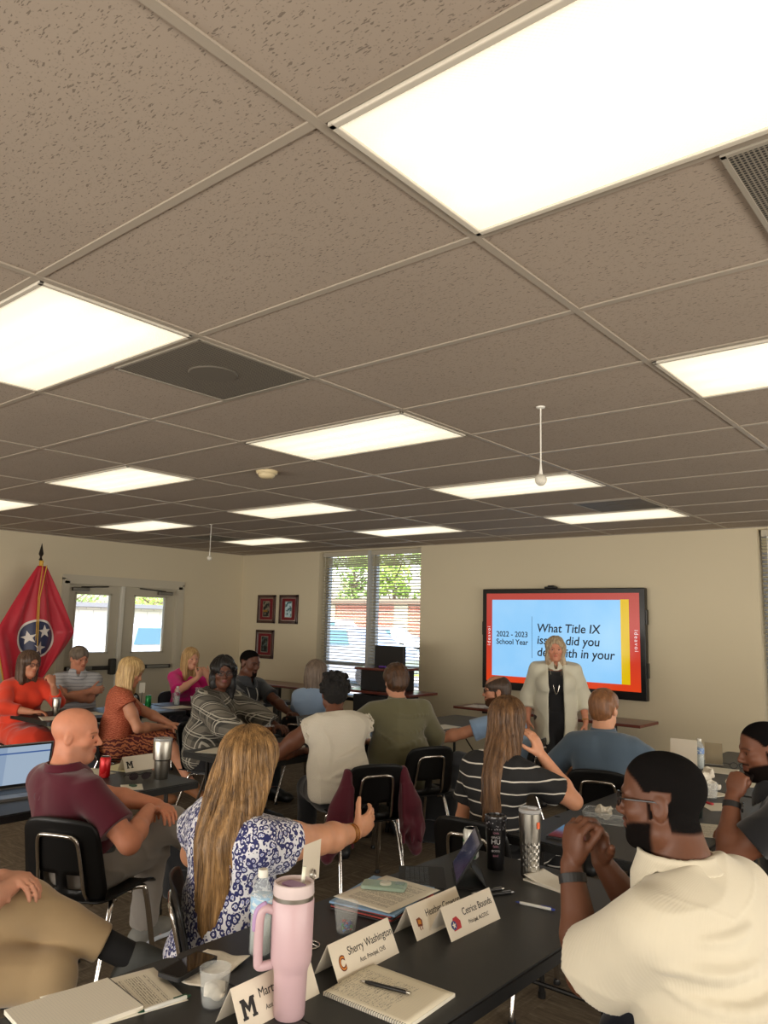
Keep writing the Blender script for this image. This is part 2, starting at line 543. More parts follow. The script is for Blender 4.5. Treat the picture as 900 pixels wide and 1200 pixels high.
# ---- recessed ceiling lights
def m_diff():
    t = NT('diffuser', .35)
    s = t.sep(t.obj)
    # four tubes run along X behind the lens: brighter bands
    ph = t.math('MULTIPLY', t.math('ADD', s[1], .0), 2*PI/.14)
    band = t.math('MULTIPLY', t.math('ADD', t.math('COSINE', ph), 1.0), .5)
    edge = t.math('SUBTRACT', 1.0, t.math('POWER', t.math('ABSOLUTE', t.math('MULTIPLY', s[1], 1/.30)), 3.0), clamp=True)
    endf = t.math('SUBTRACT', 1.0, t.math('POWER', t.math('ABSOLUTE', t.math('MULTIPLY', s[0], 1/.61)), 8.0), clamp=True)
    k = t.math('MULTIPLY', t.math('ADD', .52, t.math('MULTIPLY', t.math('MULTIPLY', edge, endf), t.math('ADD', .42, t.math('MULTIPLY', band, .16)))), 1.0)
    # prismatic cells
    vo = t.n('TexVoronoi'); t.l(t.mapping(t.obj, scale=(1, 1, 0), rot=(0, 0, R(45))), vo.inputs['Vector']); vo.inputs['Scale'].default_value = 130; vo.inputs['Randomness'].default_value = 0
    k2 = t.math('MULTIPLY', k, t.math('ADD', .86, t.math('MULTIPLY', vo.outputs[0], .28)))
    t.b.inputs['Base Color'].default_value = srgb(235, 232, 215)
    t.b.inputs['Emission Color'].default_value = srgb(255, 243, 214)
    t.l(t.math('MULTIPLY', k2, LAMP_E), t.b.inputs['Emission Strength'])
    t.bump(vo.outputs[0], .5, .002)
    return t.m
M_DIFF = m_diff()
M_LFRAME = mat('light_frame', (200, 192, 176), .4)
def light_panel(u, v, label):
    cx, cy = gx(u+.5), gy(v+.5)
    L, W = TU-.03, TV-.03
    r = thing('ceiling_light', label, 'ceiling light', (cx, cy, H-.0), 0, 'fluorescent ceiling panels')
    mb = MB(); f = .018
    for sx in (-1, 1): mb.box((sx*(L/2-f/2), 0, -.006), (f, W, .014), bev=.003)
    for sy in (-1, 1): mb.box((0, sy*(W/2-f/2), -.006), (L, f, .014), bev=.003)
    mb.build('frame', M_LFRAME, r)
    mb = MB(); mb.box((0, 0, -.004), (L-2*f, W-2*f, .006)); mb.build('diffuser', M_DIFF, r)
lab = {(0, 0): 'largest and nearest ceiling light, cut by the top right corner', (-2, 0): 'ceiling light at the left edge beside the nearer round-centred grille',
 (0, 3): 'ceiling light at the right edge of the picture', (-2, 3): 'ceiling light in the middle of the ceiling, left of the hanging ball',
 (-2, 6): 'ceiling light behind the hanging white ball', (-2, 9): 'ceiling light just above the wall screen', (-4, 3): 'ceiling light left of the smoke detector, above the double door',
 (-4, 6): 'ceiling light beyond the smoke detector', (-4, 9): 'ceiling light in front of the slatted window', (-6, 3): 'ceiling light cut by the left edge above the flag',
 (-6, 6): 'small far ceiling light between the flag and the far hanging ball', (-6, 9): 'farthest small ceiling light, above the framed pictures'}
for (u, v), l in lab.items(): light_panel(u, v, l)
for (u, v), l in {(2, 0): 'ceiling light out of the frame on the near right', (2, 3): 'ceiling light out of the frame on the right', (2, 6): 'ceiling light out of the frame on the far right', (0, 6): 'ceiling light out of the frame right of the screen wall', (0, 9): 'ceiling light over the far right window', (-4, 0): 'ceiling light out of the frame on the near left',
                (-2, -3): 'ceiling light behind the viewer on the left', (0, -3): 'ceiling light behind the viewer', (-4, -3): 'ceiling light behind the viewer, far left', (-6, 0): 'ceiling light out of the frame on the far left'}.items():
    light_panel(u, v, l)

# ---- return air grilles (half tiles)
def m_perf():
    t = NT('perforated_grille', .6)
    v = t.mapping(t.obj, scale=(1, 1, 0))
    vo = t.n('TexVoronoi'); t.l(v, vo.inputs['Vector']); vo.inputs['Scale'].default_value = 95; vo.inputs['Randomness'].default_value = 0
    hole = t.math('LESS_THAN', vo.outputs[0], .36)
    t.color(t.mix(hole, srgb(128, 120, 106), srgb(20, 18, 16)))
    t.bump(t.math('SUBTRACT', 1.0, hole), .5, .003)
    return t.m
M_PERF = m_perf()
M_GFRAME = mat('grille_rim', (150, 142, 128), .5)
for u, v, l in ((-1.5, 1, 'perforated square ceiling grille beside the left-hand ceiling light'), (.5, 1, 'dark perforated ceiling grille at the upper right edge'), (-1.5, 8, 'far perforated ceiling grille above the wall screen'), (-6, 8, 'farthest ceiling grille near the far hanging ball')):
    r = thing('ceiling_grille', l, 'vent', (gx(u)+TU/4, gy(v)+TV/2, H), 0, 'return air grilles in the ceiling')
    mb = MB(); mb.box((0, 0, -.004), (TU/2-.03, TV-.03, .006)); mb.build('perforated_plate', M_PERF, r)
    mb = MB()
    for s in (-1, 1): mb.box((s*(TU/4-.02), 0, -.006), (.012, TV-.03, .008)); mb.box((0, s*(TV/2-.02), -.006), (TU/2-.03, .012, .008))
    mb.build('rim', M_GFRAME, r)
    mb = MB(); mb.lathe([(.001, -.012), (.10, -.012), (.105, -.007)], seg=24); mb.build('damper_disc', mat('damper', (96, 90, 80), .6), r)
# ---- smoke detector, hanging balls
r = thing('smoke_detector', 'round cream smoke detector on the ceiling tiles', 'smoke detector', (-4.06, 3.55, H))
mb = MB(); mb.lathe([(.075, 0), (.075, -.018), (.066, -.026)]); mb.build('base', mat('cream', (214, 196, 156), .5), r, auto=40)
mb = MB(); mb.lathe([(.060, -.026), (.056, -.04), (.04, -.052), (.001, -.054)]); mb.build('sensor_cap', mat('cream', (214, 196, 156), .5), r, auto=40)
for (x, y), zb, l in (((-1.72, 3.2), 2.385, 'white ball hanging on a cord from the ceiling, nearer of the two'), ((-6.95, 5.3), 2.36, 'small white ball hanging on a cord over the far tables')):
    r = thing('ceiling_microphone', l, 'hanging microphone', (x, y, H), 0, 'white balls hung from the ceiling')
    mb = MB(); mb.lathe([(.022, 0), (.02, -.006), (.004, -.01)], seg=16); mb.build('ceiling_plate', M_WHITE, r, auto=40)
    mb = MB(); mb.tube([(0, 0, -.005), (0, 0, zb-H+.03)], .0035, 8); mb.lathe([(.004, .075), (.006, .05), (.009, .03), (.011, .022)], seg=10, c=(0, 0, zb-H)); mb.build('cord', M_WHITE, r, auto=40)
    mb = MB(); mb.lathe([(.001, .028)]+[(.028*math.sin(a), .028*math.cos(a)) for a in [PI*k/14 for k in range(1, 14)]]+[(.001, -.028)], seg=24, c=(0, 0, zb-H)); mb.build('ball', mat('mic_ball', (205, 200, 186), .45), r, smooth=True)
# ================================================================== OUTSIDE
def m_brick(name, c1, c2, mort, sc=1.0):
    t = NT(name, .9)
    br = t.n('TexBrick'); 
    s = t.sep(t.obj)
    cb = t.n('CombineXYZ'); t.l(t.math('ADD', s[0], s[1]), cb.inputs[0]); t.l(s[2], cb.inputs[1])
    t.l(cb.outputs[0], br.inputs['Vector'])
    br.inputs['Color1'].default_value = srgb(*c1); br.inputs['Color2'].default_value = srgb(*c2); br.inputs['Mortar'].default_value = srgb(*mort)
    br.inputs['Scale'].default_value = 1.0*sc; br.inputs['Brick Width'].default_value = .4; br.inputs['Row Height'].default_value = .15; br.inputs['Mortar Size'].default_value = .015
    t.color(br.outputs[0]); return t.m
t = NT('asphalt', .95); t.color(t.mix(t.noise(t.obj, 8, 4), srgb(120, 118, 114), srgb(146, 144, 138))); M_ASPH = t.m
t = NT('lawn', .95); t.color(t.mix(t.noise(t.obj, 5, 4), srgb(96, 122, 44), srgb(150, 172, 80))); M_LAWN = t.m
M_BRICK = m_brick('red_brick', (168, 92, 72), (188, 112, 88), (196, 182, 168))
M_BLOCK = m_brick('pale_block', (214, 208, 204), (224, 218, 214), (196, 190, 186), .6)
M_CONC = mat('concrete_band', (196, 186, 160), .9, noise=(2, .08))
mb = MB(); mb.box((-45, 30, -.11), (160, 140, .1)); struct(mb.build('ground_outside', M_ASPH))
o = (lambda mb: (mb.box((-17, 27, -.04), (22, 12, .06)), mb.build('lawn', M_LAWN))[1])(MB()); tag(o, kind='stuff'); o['label'] = 'patch of green lawn outside the slatted window'; o['category'] = 'grass'
# brick building seen through the slatted window
b = thing('brick_building', 'long low red brick building across the lot, seen through the slatted window', 'building', (-38, 46, -.06))
mb = MB(); mb.box((0, 2.5, 1.6), (64, 5, 3.2)); mb.build('wall', M_BRICK, b)
mb = MB(); mb.box((0, 2.4, 3.35), (65, 5.8, .3)); mb.build('roof_edge', mat('fascia_brown', (124, 108, 92), .7), b)
for x in (-30, -22, -14, -6, 1.5, 9, 17, 25):
    mb = MB(); mb.box((x, -.06, 1.6), (1.3, .16, 3.2)); mb.build('concrete_pier', M_CONC, b)
for x in (-10.5, 5, 13.5):
    mb = MB(); mb.box((x, -.05, 1.1), (1.0, .12, 2.1)); d = mb.build('door', mat('door_dark', (92, 78, 66), .5), b)
    mb = MB(); mb.box((x, -.13, 1.5), (.6, .03, .8)); mb.build('pane', mat('dark_glass', (40, 48, 54), .1), d)
# pale building seen through the double door
b = thing('pale_building', 'pale low building across the yard, seen through the double door', 'building', (-31, 13, -.06))
mb = MB(); mb.box((-2.5, 0, 1.05), (5, 27, 2.1)); mb.build('wall', M_BLOCK, b)
mb = MB(); mb.box((-2.3, 0, 2.2), (5.8, 27.5, .18)); mb.build('roof_edge', mat('fascia_grey', (122, 122, 126), .7), b)
for y in (7.9, -2):
    mb = MB(); mb.box((.02, y, 1.2), (.08, 1.0, .6)); f = mb.build('window', mat('win_fr', (150, 150, 150), .5), b)
    mb = MB(); mb.box((.07, y, 1.2), (.03, .9, .5)); mb.build('pane', mat('dark_glass', (40, 48, 54), .1), f)

def m_leaf(name, a, b):
    t = NT(name, .7); oi = t.n('ObjectInfo'); t.color(t.mix(t.noise(t.obj, 1.7, 3), srgb(*a), srgb(*b)))
    t.b.inputs['Subsurface Weight'].default_value = .0
    return t.m
M_LEAF = [m_leaf('leaf_a', (120, 160, 60), (190, 214, 110)), m_leaf('leaf_b', (100, 140, 60), (168, 196, 104))]
M_BARK = mat('bark', (96, 78, 60), .9, noise=(6, .3))
def tree(x, y, h, r, k, label, n=1300, seed=0, bare=False):
    rd = random.Random(seed)
    t = thing('tree', label, 'tree', (x, y, -.06), 0, 'trees beyond the brick building' if y > 40 else 'trees beyond the pale building')
    mb = MB(); mb.tube(smooth_path([(0, 0, 0), (.15, .1, h*.3), (-.1, .1, h*.6), (.1, 0, h*.92)]), [.22*h/8*(1-.8*i/18) for i in range(19)], 8)
    tips = []
    for i in range(9):
        a = rd.uniform(0, 2*PI); z0 = h*rd.uniform(.3, .7); L = r*rd.uniform(.6, 1.0)
        e = (L*math.cos(a), L*math.sin(a), z0+L*.8); tips.append(e)
        mb.tube(smooth_path([(0, .1, z0), (e[0]*.5, e[1]*.5, z0+L*.25), e], 4), [.08*h/8*(1-.85*q/8) for q in range(9)], 6)
        if bare:
            for q in range(3):
                e2 = (e[0]+rd.uniform(-.6, .6), e[1]+rd.uniform(-.6, .6), e[2]+rd.uniform(.6, 1.3)); mb.tube([e, e2], [.025, .008], 5)
    mb.build('trunk', M_BARK, t)
    if bare: n = n//8
    lv = MB(); blobs = [(rd.uniform(-r, r)*.7, rd.uniform(-r, r)*.7, h*rd.uniform(.45, .95), r*rd.uniform(.3, .5)) for _ in range(13)]
    for i in range(n):
        bx, by, bz, br = rd.choice(blobs)
        d = Vector((rd.gauss(0, 1), rd.gauss(0, 1), rd.gauss(0, 1))).normalized()*br*rd.uniform(.55, 1.08)
        s = rd.uniform(.12, .24)*h/8
        M = Matrix.Translation(Vector((bx, by, bz))+d) @ Euler((rd.uniform(0, 6), rd.uniform(0, 6), rd.uniform(0, 6))).to_matrix().to_4x4()
        lv.add([(0, -s, 0), (s*.5, -s*.2, .03*s), (s*.35, s*.6, 0), (0, s, .04*s), (-s*.35, s*.6, 0), (-s*.5, -s*.2, .03*s)], [(0, 1, 2, 3), (0, 3, 4, 5)], M)
    lv.build('foliage', M_LEAF[k], t)
    return t
TL = [(-50.5, 56, 8.6, 2.3, 1, 'leafy tree behind the brick building at the left of the slatted window'), (-45.5, 56, 9.4, 2.3, 0, 'tall bright green tree in the left window pane'), (-40.6, 56, 8.2, 2.2, 1, 'darker tree near the middle window post'),
      (-36.0, 56, 9.0, 2.2, 0, 'bright tree in the right window pane'), (-31.3, 56, 8.6, 2.2, 1, 'leafy tree at the right side of the slatted window')]
for i, a in enumerate(TL): tree(*a, seed=i+3)
tree(-54.8, 55, 8.8, 1.9, 1, 'nearly bare tree at the far left of the slatted window', seed=21, bare=True)
for i, (y, l) in enumerate(((16, 'tree beyond the pale building, seen in the left door glass'), (23, 'tree beyond the pale building, seen in the right door glass'), (30, 'tree beyond the pale building, right of the door glass'))):
    tree(-44, y, 4.6, 3.0, i % 2, l, seed=31+i)

def car(x, y, rz, body, L=4.6, Wd=1.8, Hh=1.5, label='', suv=True, name='car'):
    t = thing(name, label, 'car', (x, y, -.06), rz, None)
    if suv: prof = [(-.5, .22), (-.5, .62), (-.485, .74), (-.40, .98), (-.33, 1.0), (.20, .96), (.30, .70), (.46, .60), (.5, .45), (.5, .22)]
    else: prof = [(-.5, .25), (-.5, .60), (-.46, .66), (-.32, .68), (-.2, .97), (.1, 1.0), (.24, .70), (.46, .58), (.5, .45), (.5, .25)]
    def side(f, wd):
        return [(px*L, wd*(1 if pz < .66 else 1-.22*(pz-.6)/.4), pz*Hh) for px, pz in f]
    n = len(prof); a = side(prof, Wd/2); b2 = [(p[0], -p[1], p[2]) for p in a]
    mb = MB(); mb.add(a+b2, [tuple(range(n)), tuple(reversed(range(n, 2*n)))]+[(i, i+n, (i+1) % n+n, (i+1) % n) for i in range(n)])
    o = mb.build('car_body', body, t)
    mb = MB()
    for s in (-1, 1):
        for (x0, x1) in (((-.36, -.10), (-.08, .19)) if suv else ((-.26, -.07), (-.05, .16))):
            yb = Wd/2*.97+.01; yt = Wd/2*.88+.012
            vs = [(x0*L, s*yb, .68*Hh), (x1*L, s*yb, .68*Hh), ((x1-.035)*L, s*yt, .92*Hh), ((x0+.03)*L, s*yt, .92*Hh)]
            vi = [(v[0], v[1]-s*.02, v[2]) for v in vs]
            mb.add(vs+vi, [(0, 1, 2, 3), (7, 6, 5, 4), (0, 4, 5, 1), (1, 5, 6, 2), (2, 6, 7, 3), (3, 7, 4, 0)])
    mb.build('side_window', mat('car_glass', (70, 104, 116), .05, spec=.8), t)
    for sx in (-.31, .31):
        for s in (-1, 1):
            M = Matrix.Translation((sx*L, s*(Wd/2-.1), .33)) @ Matrix.Rotation(PI/2, 4, 'X')
            mb = MB(); mb.lathe([(.16, -.11), (.30, -.11), (.33, -.08), (.33, .08), (.30, .11), (.16, .11)], M, 24); w = mb.build('wheel', mat('tyre', (24, 24, 25), .8), t, auto=40)
            mb = MB(); mb.lathe([(.001, -.105), (.19, -.10), (.19, .10), (.001, .105)], M, 16); mb.build('hub', mat('alloy', (150, 150, 152), .35, .8), w, auto=40)
    for s in (-1, 1):
        mb = MB(); mb.box((L*.485, s*Wd*.36, .52*Hh), (.12, .34, .14), bev=.03); mb.build('headlight', mat('lamp_glass', (220, 222, 224), .1), t)
        mb = MB(); mb.box((-L*.495, s*Wd*.40, .6*Hh), (.06, .2, .22), bev=.02); mb.build('tail_light', mat('tail_red', (150, 20, 18), .2), t)
    return t
M_CARW = mat('car_white', (236, 238, 242), .25, coat=.6)
M_CARG = mat('car_grey', (150, 154, 160), .25, .4, coat=.6)
M_CARS = mat('car_silver', (196, 204, 210), .25, .4, coat=.6)
car(-17.2, 11.1, R(-82), M_CARW, 5.0, 1.9, 1.62, 'white sport utility vehicle parked right outside the double door')
car(-15.4, 16.6, R(8), M_CARG, 4.7, 1.85, 1.66, 'grey car parked outside the left half of the slatted window')
car(-29.5, 36.0, R(5), M_CARW, 4.6, 1.8, 1.5, 'white car in the distance behind the right window pane', suv=False)
car(-36.5, 38.5, R(3), M_CARW, 5.2, 1.9, 1.9, 'white vehicle in front of the brick building, left window pane')
car(-27.0, 39.5, R(0), M_CARS, 4.6, 1.8, 1.5, 'silver car at the far right of the window view', suv=False)

# ================================================================== SCREEN
M_TVB = mat('screen_bezel', (10, 10, 11), .3, spec=.5)
tv = thing('wall_screen', 'large black interactive flat screen on the wall showing a blue slide', 'screen', (-4.145, WY, 1.545), 0)
tw, th = 2.03, 1.19
mb = MB(); mb.box((0, -.06, 0), (tw, .075, th), bev=.008); mb.build('housing', M_TVB, tv)
mb = MB(); mb.box((0, -.012, 0), (.9, .024, .6)); mb.build('wall_mount', M_BLACKM, tv)
for s, z in ((-1, .12), (1, .28), (1, -.28)):
    mb = MB(); mb.box((s*(tw/2+.006), -.06, z), (.016, .05, .16), bev=.004); mb.build('handle', M_TVB, tv)
mb = MB(); mb.box((-.1, -.07, th/2+.012), (.15, .05, .024), bev=.006); mb.box((-.1, -.07, th/2+.03), (.07, .04, .016), bev=.005); mb.build('camera_bar', M_TVB, tv)
def m_emit(name, col, s, rough=.25):
    return mat(name, tuple(int(c*.25) for c in col), rough, emit=(col, s))
yS = -.0985
def rect(x0, x1, z0, z1, dy, m, nm, par):
    mb = MB(); mb.box(((x0+x1)/2, yS-dy, (z0+z1)/2), (x1-x0, .0015, z1-z0)); return mb.build(nm, m, par)
sx0, sx1, sz0, sz1 = -.955, .955, -.505, .54
# the picture on the panel: the red border is brighter at the bottom in the slide itself
t = NT('slide_red', .25)
sp = t.sep(t.obj)
gr = t.ramp(t.math('ADD', t.math('MULTIPLY', sp[2], 1.0), .5), [(.0, srgb(226, 66, 22)), (.55, srgb(196, 50, 42)), (1.0, srgb(186, 70, 60))])
t.b.inputs['Base Color'].default_value = srgb(40, 10, 8)
t.l(gr, t.b.inputs['Emission Color']); t.b.inputs['Emission Strength'].default_value = .78
pan = rect(sx0, sx1, sz0, sz1, 0, t.m, 'display_panel', tv)
t = NT('slide_blue', .25)
t.b.inputs['Base Color'].default_value = srgb(20, 30, 40)
t.l(t.mix(t.noise(t.obj, 2.5, 2), srgb(122, 190, 240), srgb(160, 208, 244)), t.b.inputs['Emission Color']); t.b.inputs['Emission Strength'].default_value = .92
bx0, bx1, bz0, bz1 = -.875, .745, -.435, .465
rect(bx0, bx1, bz0, bz1, .0016, t.m, 'blue_slide', pan)
rect(bx1, bx1+.095, bz0, bz1+.005, .0018, m_emit('slide_yellow', (222, 184, 6), .85), 'yellow_stripe', pan)
M_TXT = mat('slide_text', (20, 34, 52), .5)
rect(-.335, -.331, -.21, .27, .0026, M_TXT, 'divider_line', pan)
def ttext(body, size, x, z, al='LEFT', m=M_TXT, rot=(PI/2, 0, 0), **k):
    return text(body, size, m, pan, 'slide_lettering', (x, yS-.0032, z), rot, al, **k)
ttext('2022 - 2023', .088, -.60, .055, 'CENTER', bold=.0012)
ttext('School Year', .088, -.60, -.035, 'CENTER', bold=.0012)
for i, l in enumerate(('What Title IX', 'issues did you', 'deal with in your', 'school?')):
    ttext(l, .137, -.27, .135-i*.137, bold=.0016, shear=.12)
M_TW = m_emit('slide_white', (235, 220, 220), .9)
for x, a in ((-.918, -PI/2), (.915, PI/2)):
    text('ideavoi', .062, M_TW, pan, 'slide_lettering', (x, yS-.0022, .03), (PI/2, a, 0), 'CENTER', spacing=1.3)

# ================================================================== FURNITURE
M_TOP = mat('table_black', (38, 38, 38), .48, bump=(400, .06), noise=(3, .12))
M_EDGE = mat('table_edge', (14, 14, 15), .5)
M_LEGT = mat('table_leg', (46, 44, 42), .35, .7)
def table(cx, cy, L, W, rz, label, z=.735, group='black folding tables'):
    t = thing('folding_table', label, 'table', (cx, cy, 0), rz, group)
    mb = MB(); mb.prism(rrect(W, L, .03), .006, z0=z-.006); mb.build('tabletop', M_TOP, t)
    mb = MB(); mb.prism(rrect(W+.012, L+.012, .035), .034, z0=z-.0405); mb.build('edge_band', M_EDGE, t)
    for sy in (-1, 1):
        yy = sy*(L/2-.16)
        for sx in (-1, 1):
            mb = MB(); x = sx*(W/2-.10)
            mb.tube(smooth_path([(x*.86, yy, z-.05), (x, yy, z-.09), (x, yy, .012)], 4), .0135, 10); mb.tube([(x, yy, 0), (x, yy, .03)], .018, 10)
            mb.build('leg', M_LEGT, t, auto=40)
        mb = MB(); mb.tube([(-W/2+.1, yy, .36), (W/2-.1, yy, .36)], .009, 8); mb.tube([(-W/2+.1, yy, z-.055), (W/2-.1, yy, z-.055)], .013, 8); mb.tube([(0, yy, .36), (0, yy-sy*.34, z-.05)], .007, 6)
        mb.build('brace', M_LEGT, t, auto=40)
    return t
table(-1.57, 2.215, 1.52, .80, 0, 'black folding table in the foreground holding the tablet and two name cards')
table(-1.57, .65, 1.52+.08, .80, 0, 'nearest black folding table at the bottom left with the pink tumbler')
table(-4.25, 1.93, 2.1, .76, R(1), 'black folding table with the open laptop at the left edge')
table(-4.46, 4.42, 1.75, .76, 0, 'black folding table in front of the woman in the white sleeveless blouse')
table(-4.46, 6.20, 1.75, .76, 0, 'black folding table between the woman in olive and the lectern')
table(-7.26, 4.32, 1.50, .76, 0, 'black folding table at the far left with a steel cup')
table(-7.26, 5.88, 1.55, .76, 0, 'black folding table in front of the woman in pink')
table(-1.57, 4.15, 1.72, .78, 0, 'black folding table in front of the man in the black polo, nearer half')
table(-1.57, 5.92, 1.72, .78, 0, 'black folding table with the far water bottle and crumpled papers')

M_WOODT = mat('mahogany', (104, 48, 38), .3, noise=(4, .25), coat=.3)
def wall_table(x0, x1, y0, y1, z, label, two):
    t = thing('wall_table', label, 'table', ((x0+x1)/2, (y0+y1)/2, 0), 0, 'mahogany tables along the screen wall')
    w, d = x1-x0, y1-y0
    mb = MB(); mb.box((0, 0, z-.015), (w, d, .03), bev=.004); mb.build('tabletop', M_WOODT, t)
    for x in ((-w*.32, w*.32) if two else (0,)):
        mb = MB(); mb.box((x, 0, z/2), (.10, .07, z-.04), bev=.01); mb.box((x, 0, z-.045), (.1, d*.7, .03))
        mb.build('column', M_BLACKM, t)
        mb = MB()
        for s in (-1, 1):
            mb.add([(x-.04, s*.03, .0), (x+.04, s*.03, .0), (x+.04, s*d*.42, 0), (x-.04, s*d*.42, 0), (x-.04, s*.03, .16), (x+.04, s*.03, .16), (x+.04, s*d*.42, .03), (x-.04, s*d*.42, .03)],
                   [(0, 3, 2, 1), (4, 5, 6, 7), (0, 1, 5, 4), (1, 2, 6, 5), (2, 3, 7, 6), (3, 0, 4, 7)])
            mb.add([(x+s*.04, -.035, 0), (x+s*.04, .035, 0), (x+s*.20, .035, 0), (x+s*.20, -.035, 0), (x+s*.04, -.035, .17), (x+s*.04, .035, .17), (x+s*.20, .035, .02), (x+s*.20, -.035, .02)],
                   [(0, 3, 2, 1), (4, 5, 6, 7), (0, 1, 5, 4), (1, 2, 6, 5), (2, 3, 7, 6), (3, 0, 4, 7)])
        mb.build('foot', M_BLACKM, t)
wall_table(-9.35, -7.78, 7.62, 8.17, .78, 'dark red wall table under the framed pictures', False)
wall_table(-5.25, -3.02, 7.62, 8.12, .76, 'dark red wall table below the screen', True)

# lectern in front of the window
t = thing('lectern', 'tall black and mahogany lectern standing in front of the slatted window', 'lectern', (-6.05, 7.35, 0))
mb = MB(); mb.box((0, 0, .43), (.62, .5, .82), bev=.01); mb.build('base_cabinet', M_BLACK, t)
mb = MB(); mb.box((.04, 0, .875), (1.06, .56, .03), bev=.004); mb.build('lower_shelf', M_WOODT, t)
mb = MB(); mb.box((0, .02, 1.01), (.50, .42, .25), bev=.01); mb.build('upper_cabinet', M_BLACK, t)
mb = MB(); mb.box((-.02, .02, 1.145), (.60, .5, .028), bev=.004); mb.build('reading_shelf', M_WOODT, t)
mb = MB(); mb.box((0, .06, 1.285), (.46, .05, .27), bev=.008); mb.box((0, .08, 1.165), (.2, .14, .014)); mb.build('monitor', M_BLACK, t)
mb = MB(); mb.tube([(-.03, -.1, 1.16), (.1, -.14, 1.165)], .012, 8); tag(mb.build('marker_pen', mat('purple_marker', (110, 60, 170), .4)), 'small purple marker lying on the lectern shelf', 'marker').location = (-6.05, 7.35, .012)

# framed pictures
M_FRM = mat('picture_frame_wood', (64, 34, 30), .3, coat=.4)
M_MATB = mat('burgundy_mat', (110, 14, 26), .7)
M_SILV = mat('silver_fillet', (176, 168, 160), .3, .8)
def picture(cx, cz, label, kind):
    t = thing('framed_picture', label, 'picture', (cx, WY, cz), 0, 'framed pictures on the wall'); w, h = .41, .44
    mb = MB()
    for s in (-1, 1):
        mb.box((s*(w/2-.022), -.014, 0), (.044, .028, h), bev=.005); mb.box((0, -.014, s*(h/2-.022)), (w, .028, .044), bev=.005)
    mb.build('frame', M_FRM, t)
    mb = MB(); mb.box((0, -.008, 0), (w-.08, .006, h-.08)); mb.build('mat_board', M_MATB, t)
    mb = MB()
    for s in (-1, 1):
        mb.box((s*(w/2-.05), -.014, 0), (.01, .008, h-.09)); mb.box((0, -.014, s*(h/2-.05)), (w-.09, .008, .01))
        mb.box((s*.075, -.014, 0), (.008, .008, .24)); mb.box((0, -.014, s*.12), (.158, .008, .008))
    mb.build('fillet', M_SILV, t)
    t2 = NT('print_%d' % kind, .25)
    a, b2 = [((30, 30, 32), (120, 112, 96)), ((190, 214, 222), (70, 110, 120)), ((18, 26, 28), (70, 84, 84))][kind]
    t2.color(t2.mix(t2.math('MULTIPLY', t2.math('GREATER_THAN', t2.noise(t2.obj, 22, 3), .52), 1.0), srgb(*a), srgb(*b2)))
    mb = MB(); mb.box((0, -.013, 0), (.15, .004, .24)); mb.build('print', t2.m, t)
    if kind == 0: mb = MB(); mb.box((-.02, -.016, -.03), (.1, .002, .03)); mb.build('brass_plate', mat('brass', (160, 124, 60), .3, .8), t)
picture(-9.22, 1.865, 'framed dark print, upper left of the three on the wall', 0)
picture(-8.715, 1.865, 'framed pale bright print, upper right of the three on the wall', 1)
picture(-9.225, 1.32, 'framed dark print in burgundy mat, lowest of the three', 2)

# electric outlets
def outlet(x, z, label, wall='front'):
    t = thing('wall_outlet', label, 'outlet', (x, WY, z), 0, 'outlets on the screen wall')
    mb = MB(); mb.box((0, -.003, 0), (.075, .006, .12), bev=.002); mb.build('cover_plate', mat('outlet_ivory', (206, 196, 172), .4), t)
    mb = MB()
    for s in (-1, 1): mb.box((0, -.0065, s*.024), (.032, .004, .028), bev=.0015)
    mb.build('socket', mat('outlet_face', (190, 180, 156), .4), t)
outlet(-9.0, .43, 'ivory outlet under the left wall table'); outlet(-8.28, .43, 'ivory outlet left of the slatted window')
outlet(-5.72, .50, 'ivory outlet between window and wall table'); outlet(-5.35, .50, 'ivory outlet just left of the screen wall table')

# ---- flag
fl = thing('state_flag', 'red flag with a blue disc of three white stars, hung slack on a staff', 'flag', (-9.45, 4.62, 0))
M_POLE = mat('flagstaff_wood', (70, 46, 26), .35)
mb = MB(); mb.tube([(0, 0, .03), (0, 0, 2.36)], .013, 10); mb.build('staff', M_POLE, fl, auto=40)
mb = MB(); mb.lathe([(.16, 0), (.16, .02), (.12, .035), (.05, .06), (.03, .12), (.018, .14)]); mb.build('stand', mat('brass_dark', (140, 108, 50), .35, .8), fl, auto=40)
mb = MB(); mb.lathe([(.013, 2.36), (.024, 2.37), (.014, 2.39), (.012, 2.41), (.030, 2.44), (.02, 2.49), (.001, 2.58)]); mb.build('spear_finial', mat('finial', (40, 32, 24), .4, .3), fl, auto=40)
def flag_pt(u, v):
    # u -1..1 across, v 0 top..1 bottom: a diamond-shaped drape hanging from the top of the staff
    z = 2.29 - 1.42*v
    wl_ = .06+.44*min(v/.57, 1)**.95 if v < .57 else .50-.16*((v-.57)/.43)
    wr_ = .05+.43*min(v/.57, 1)**.95 if v < .57 else .48-.40*((v-.57)/.43)**1.2
    w = wl_ if u < 0 else wr_
    y = u*w
    f = .030*math.sin(u*7.5+v*2.2)*min(1, v*2.2)+.016*math.sin(u*15-v*5)*min(1, v*2)
    x = .06+f+.03*(1-abs(u))
    return (x, y, z)
t = NT('flag_cloth', .45)
t.b.inputs['Sheen Weight'].default_value = .25
sp = t.sep(t.obj)
def vdist(cy, cz, ky=1.0):
    return t.math('SQRT', t.math('ADD', t.math('POWER', t.math('SUBTRACT', sp[1], cy), 2.0), t.math('POWER', t.math('SUBTRACT', sp[2], cz), 2.0)))
fc = (0.0, 1.40)
d = vdist(*fc)
t.color(t.mix(t.math('LESS_THAN', d, .235), t.mix(t.noise(t.obj, 3, 2), srgb(176, 12, 38), srgb(196, 20, 46)), t.mix(t.math('LESS_THAN', d, .21), srgb(222, 214, 206), srgb(24, 32, 74))))
M_FLAG = t.m
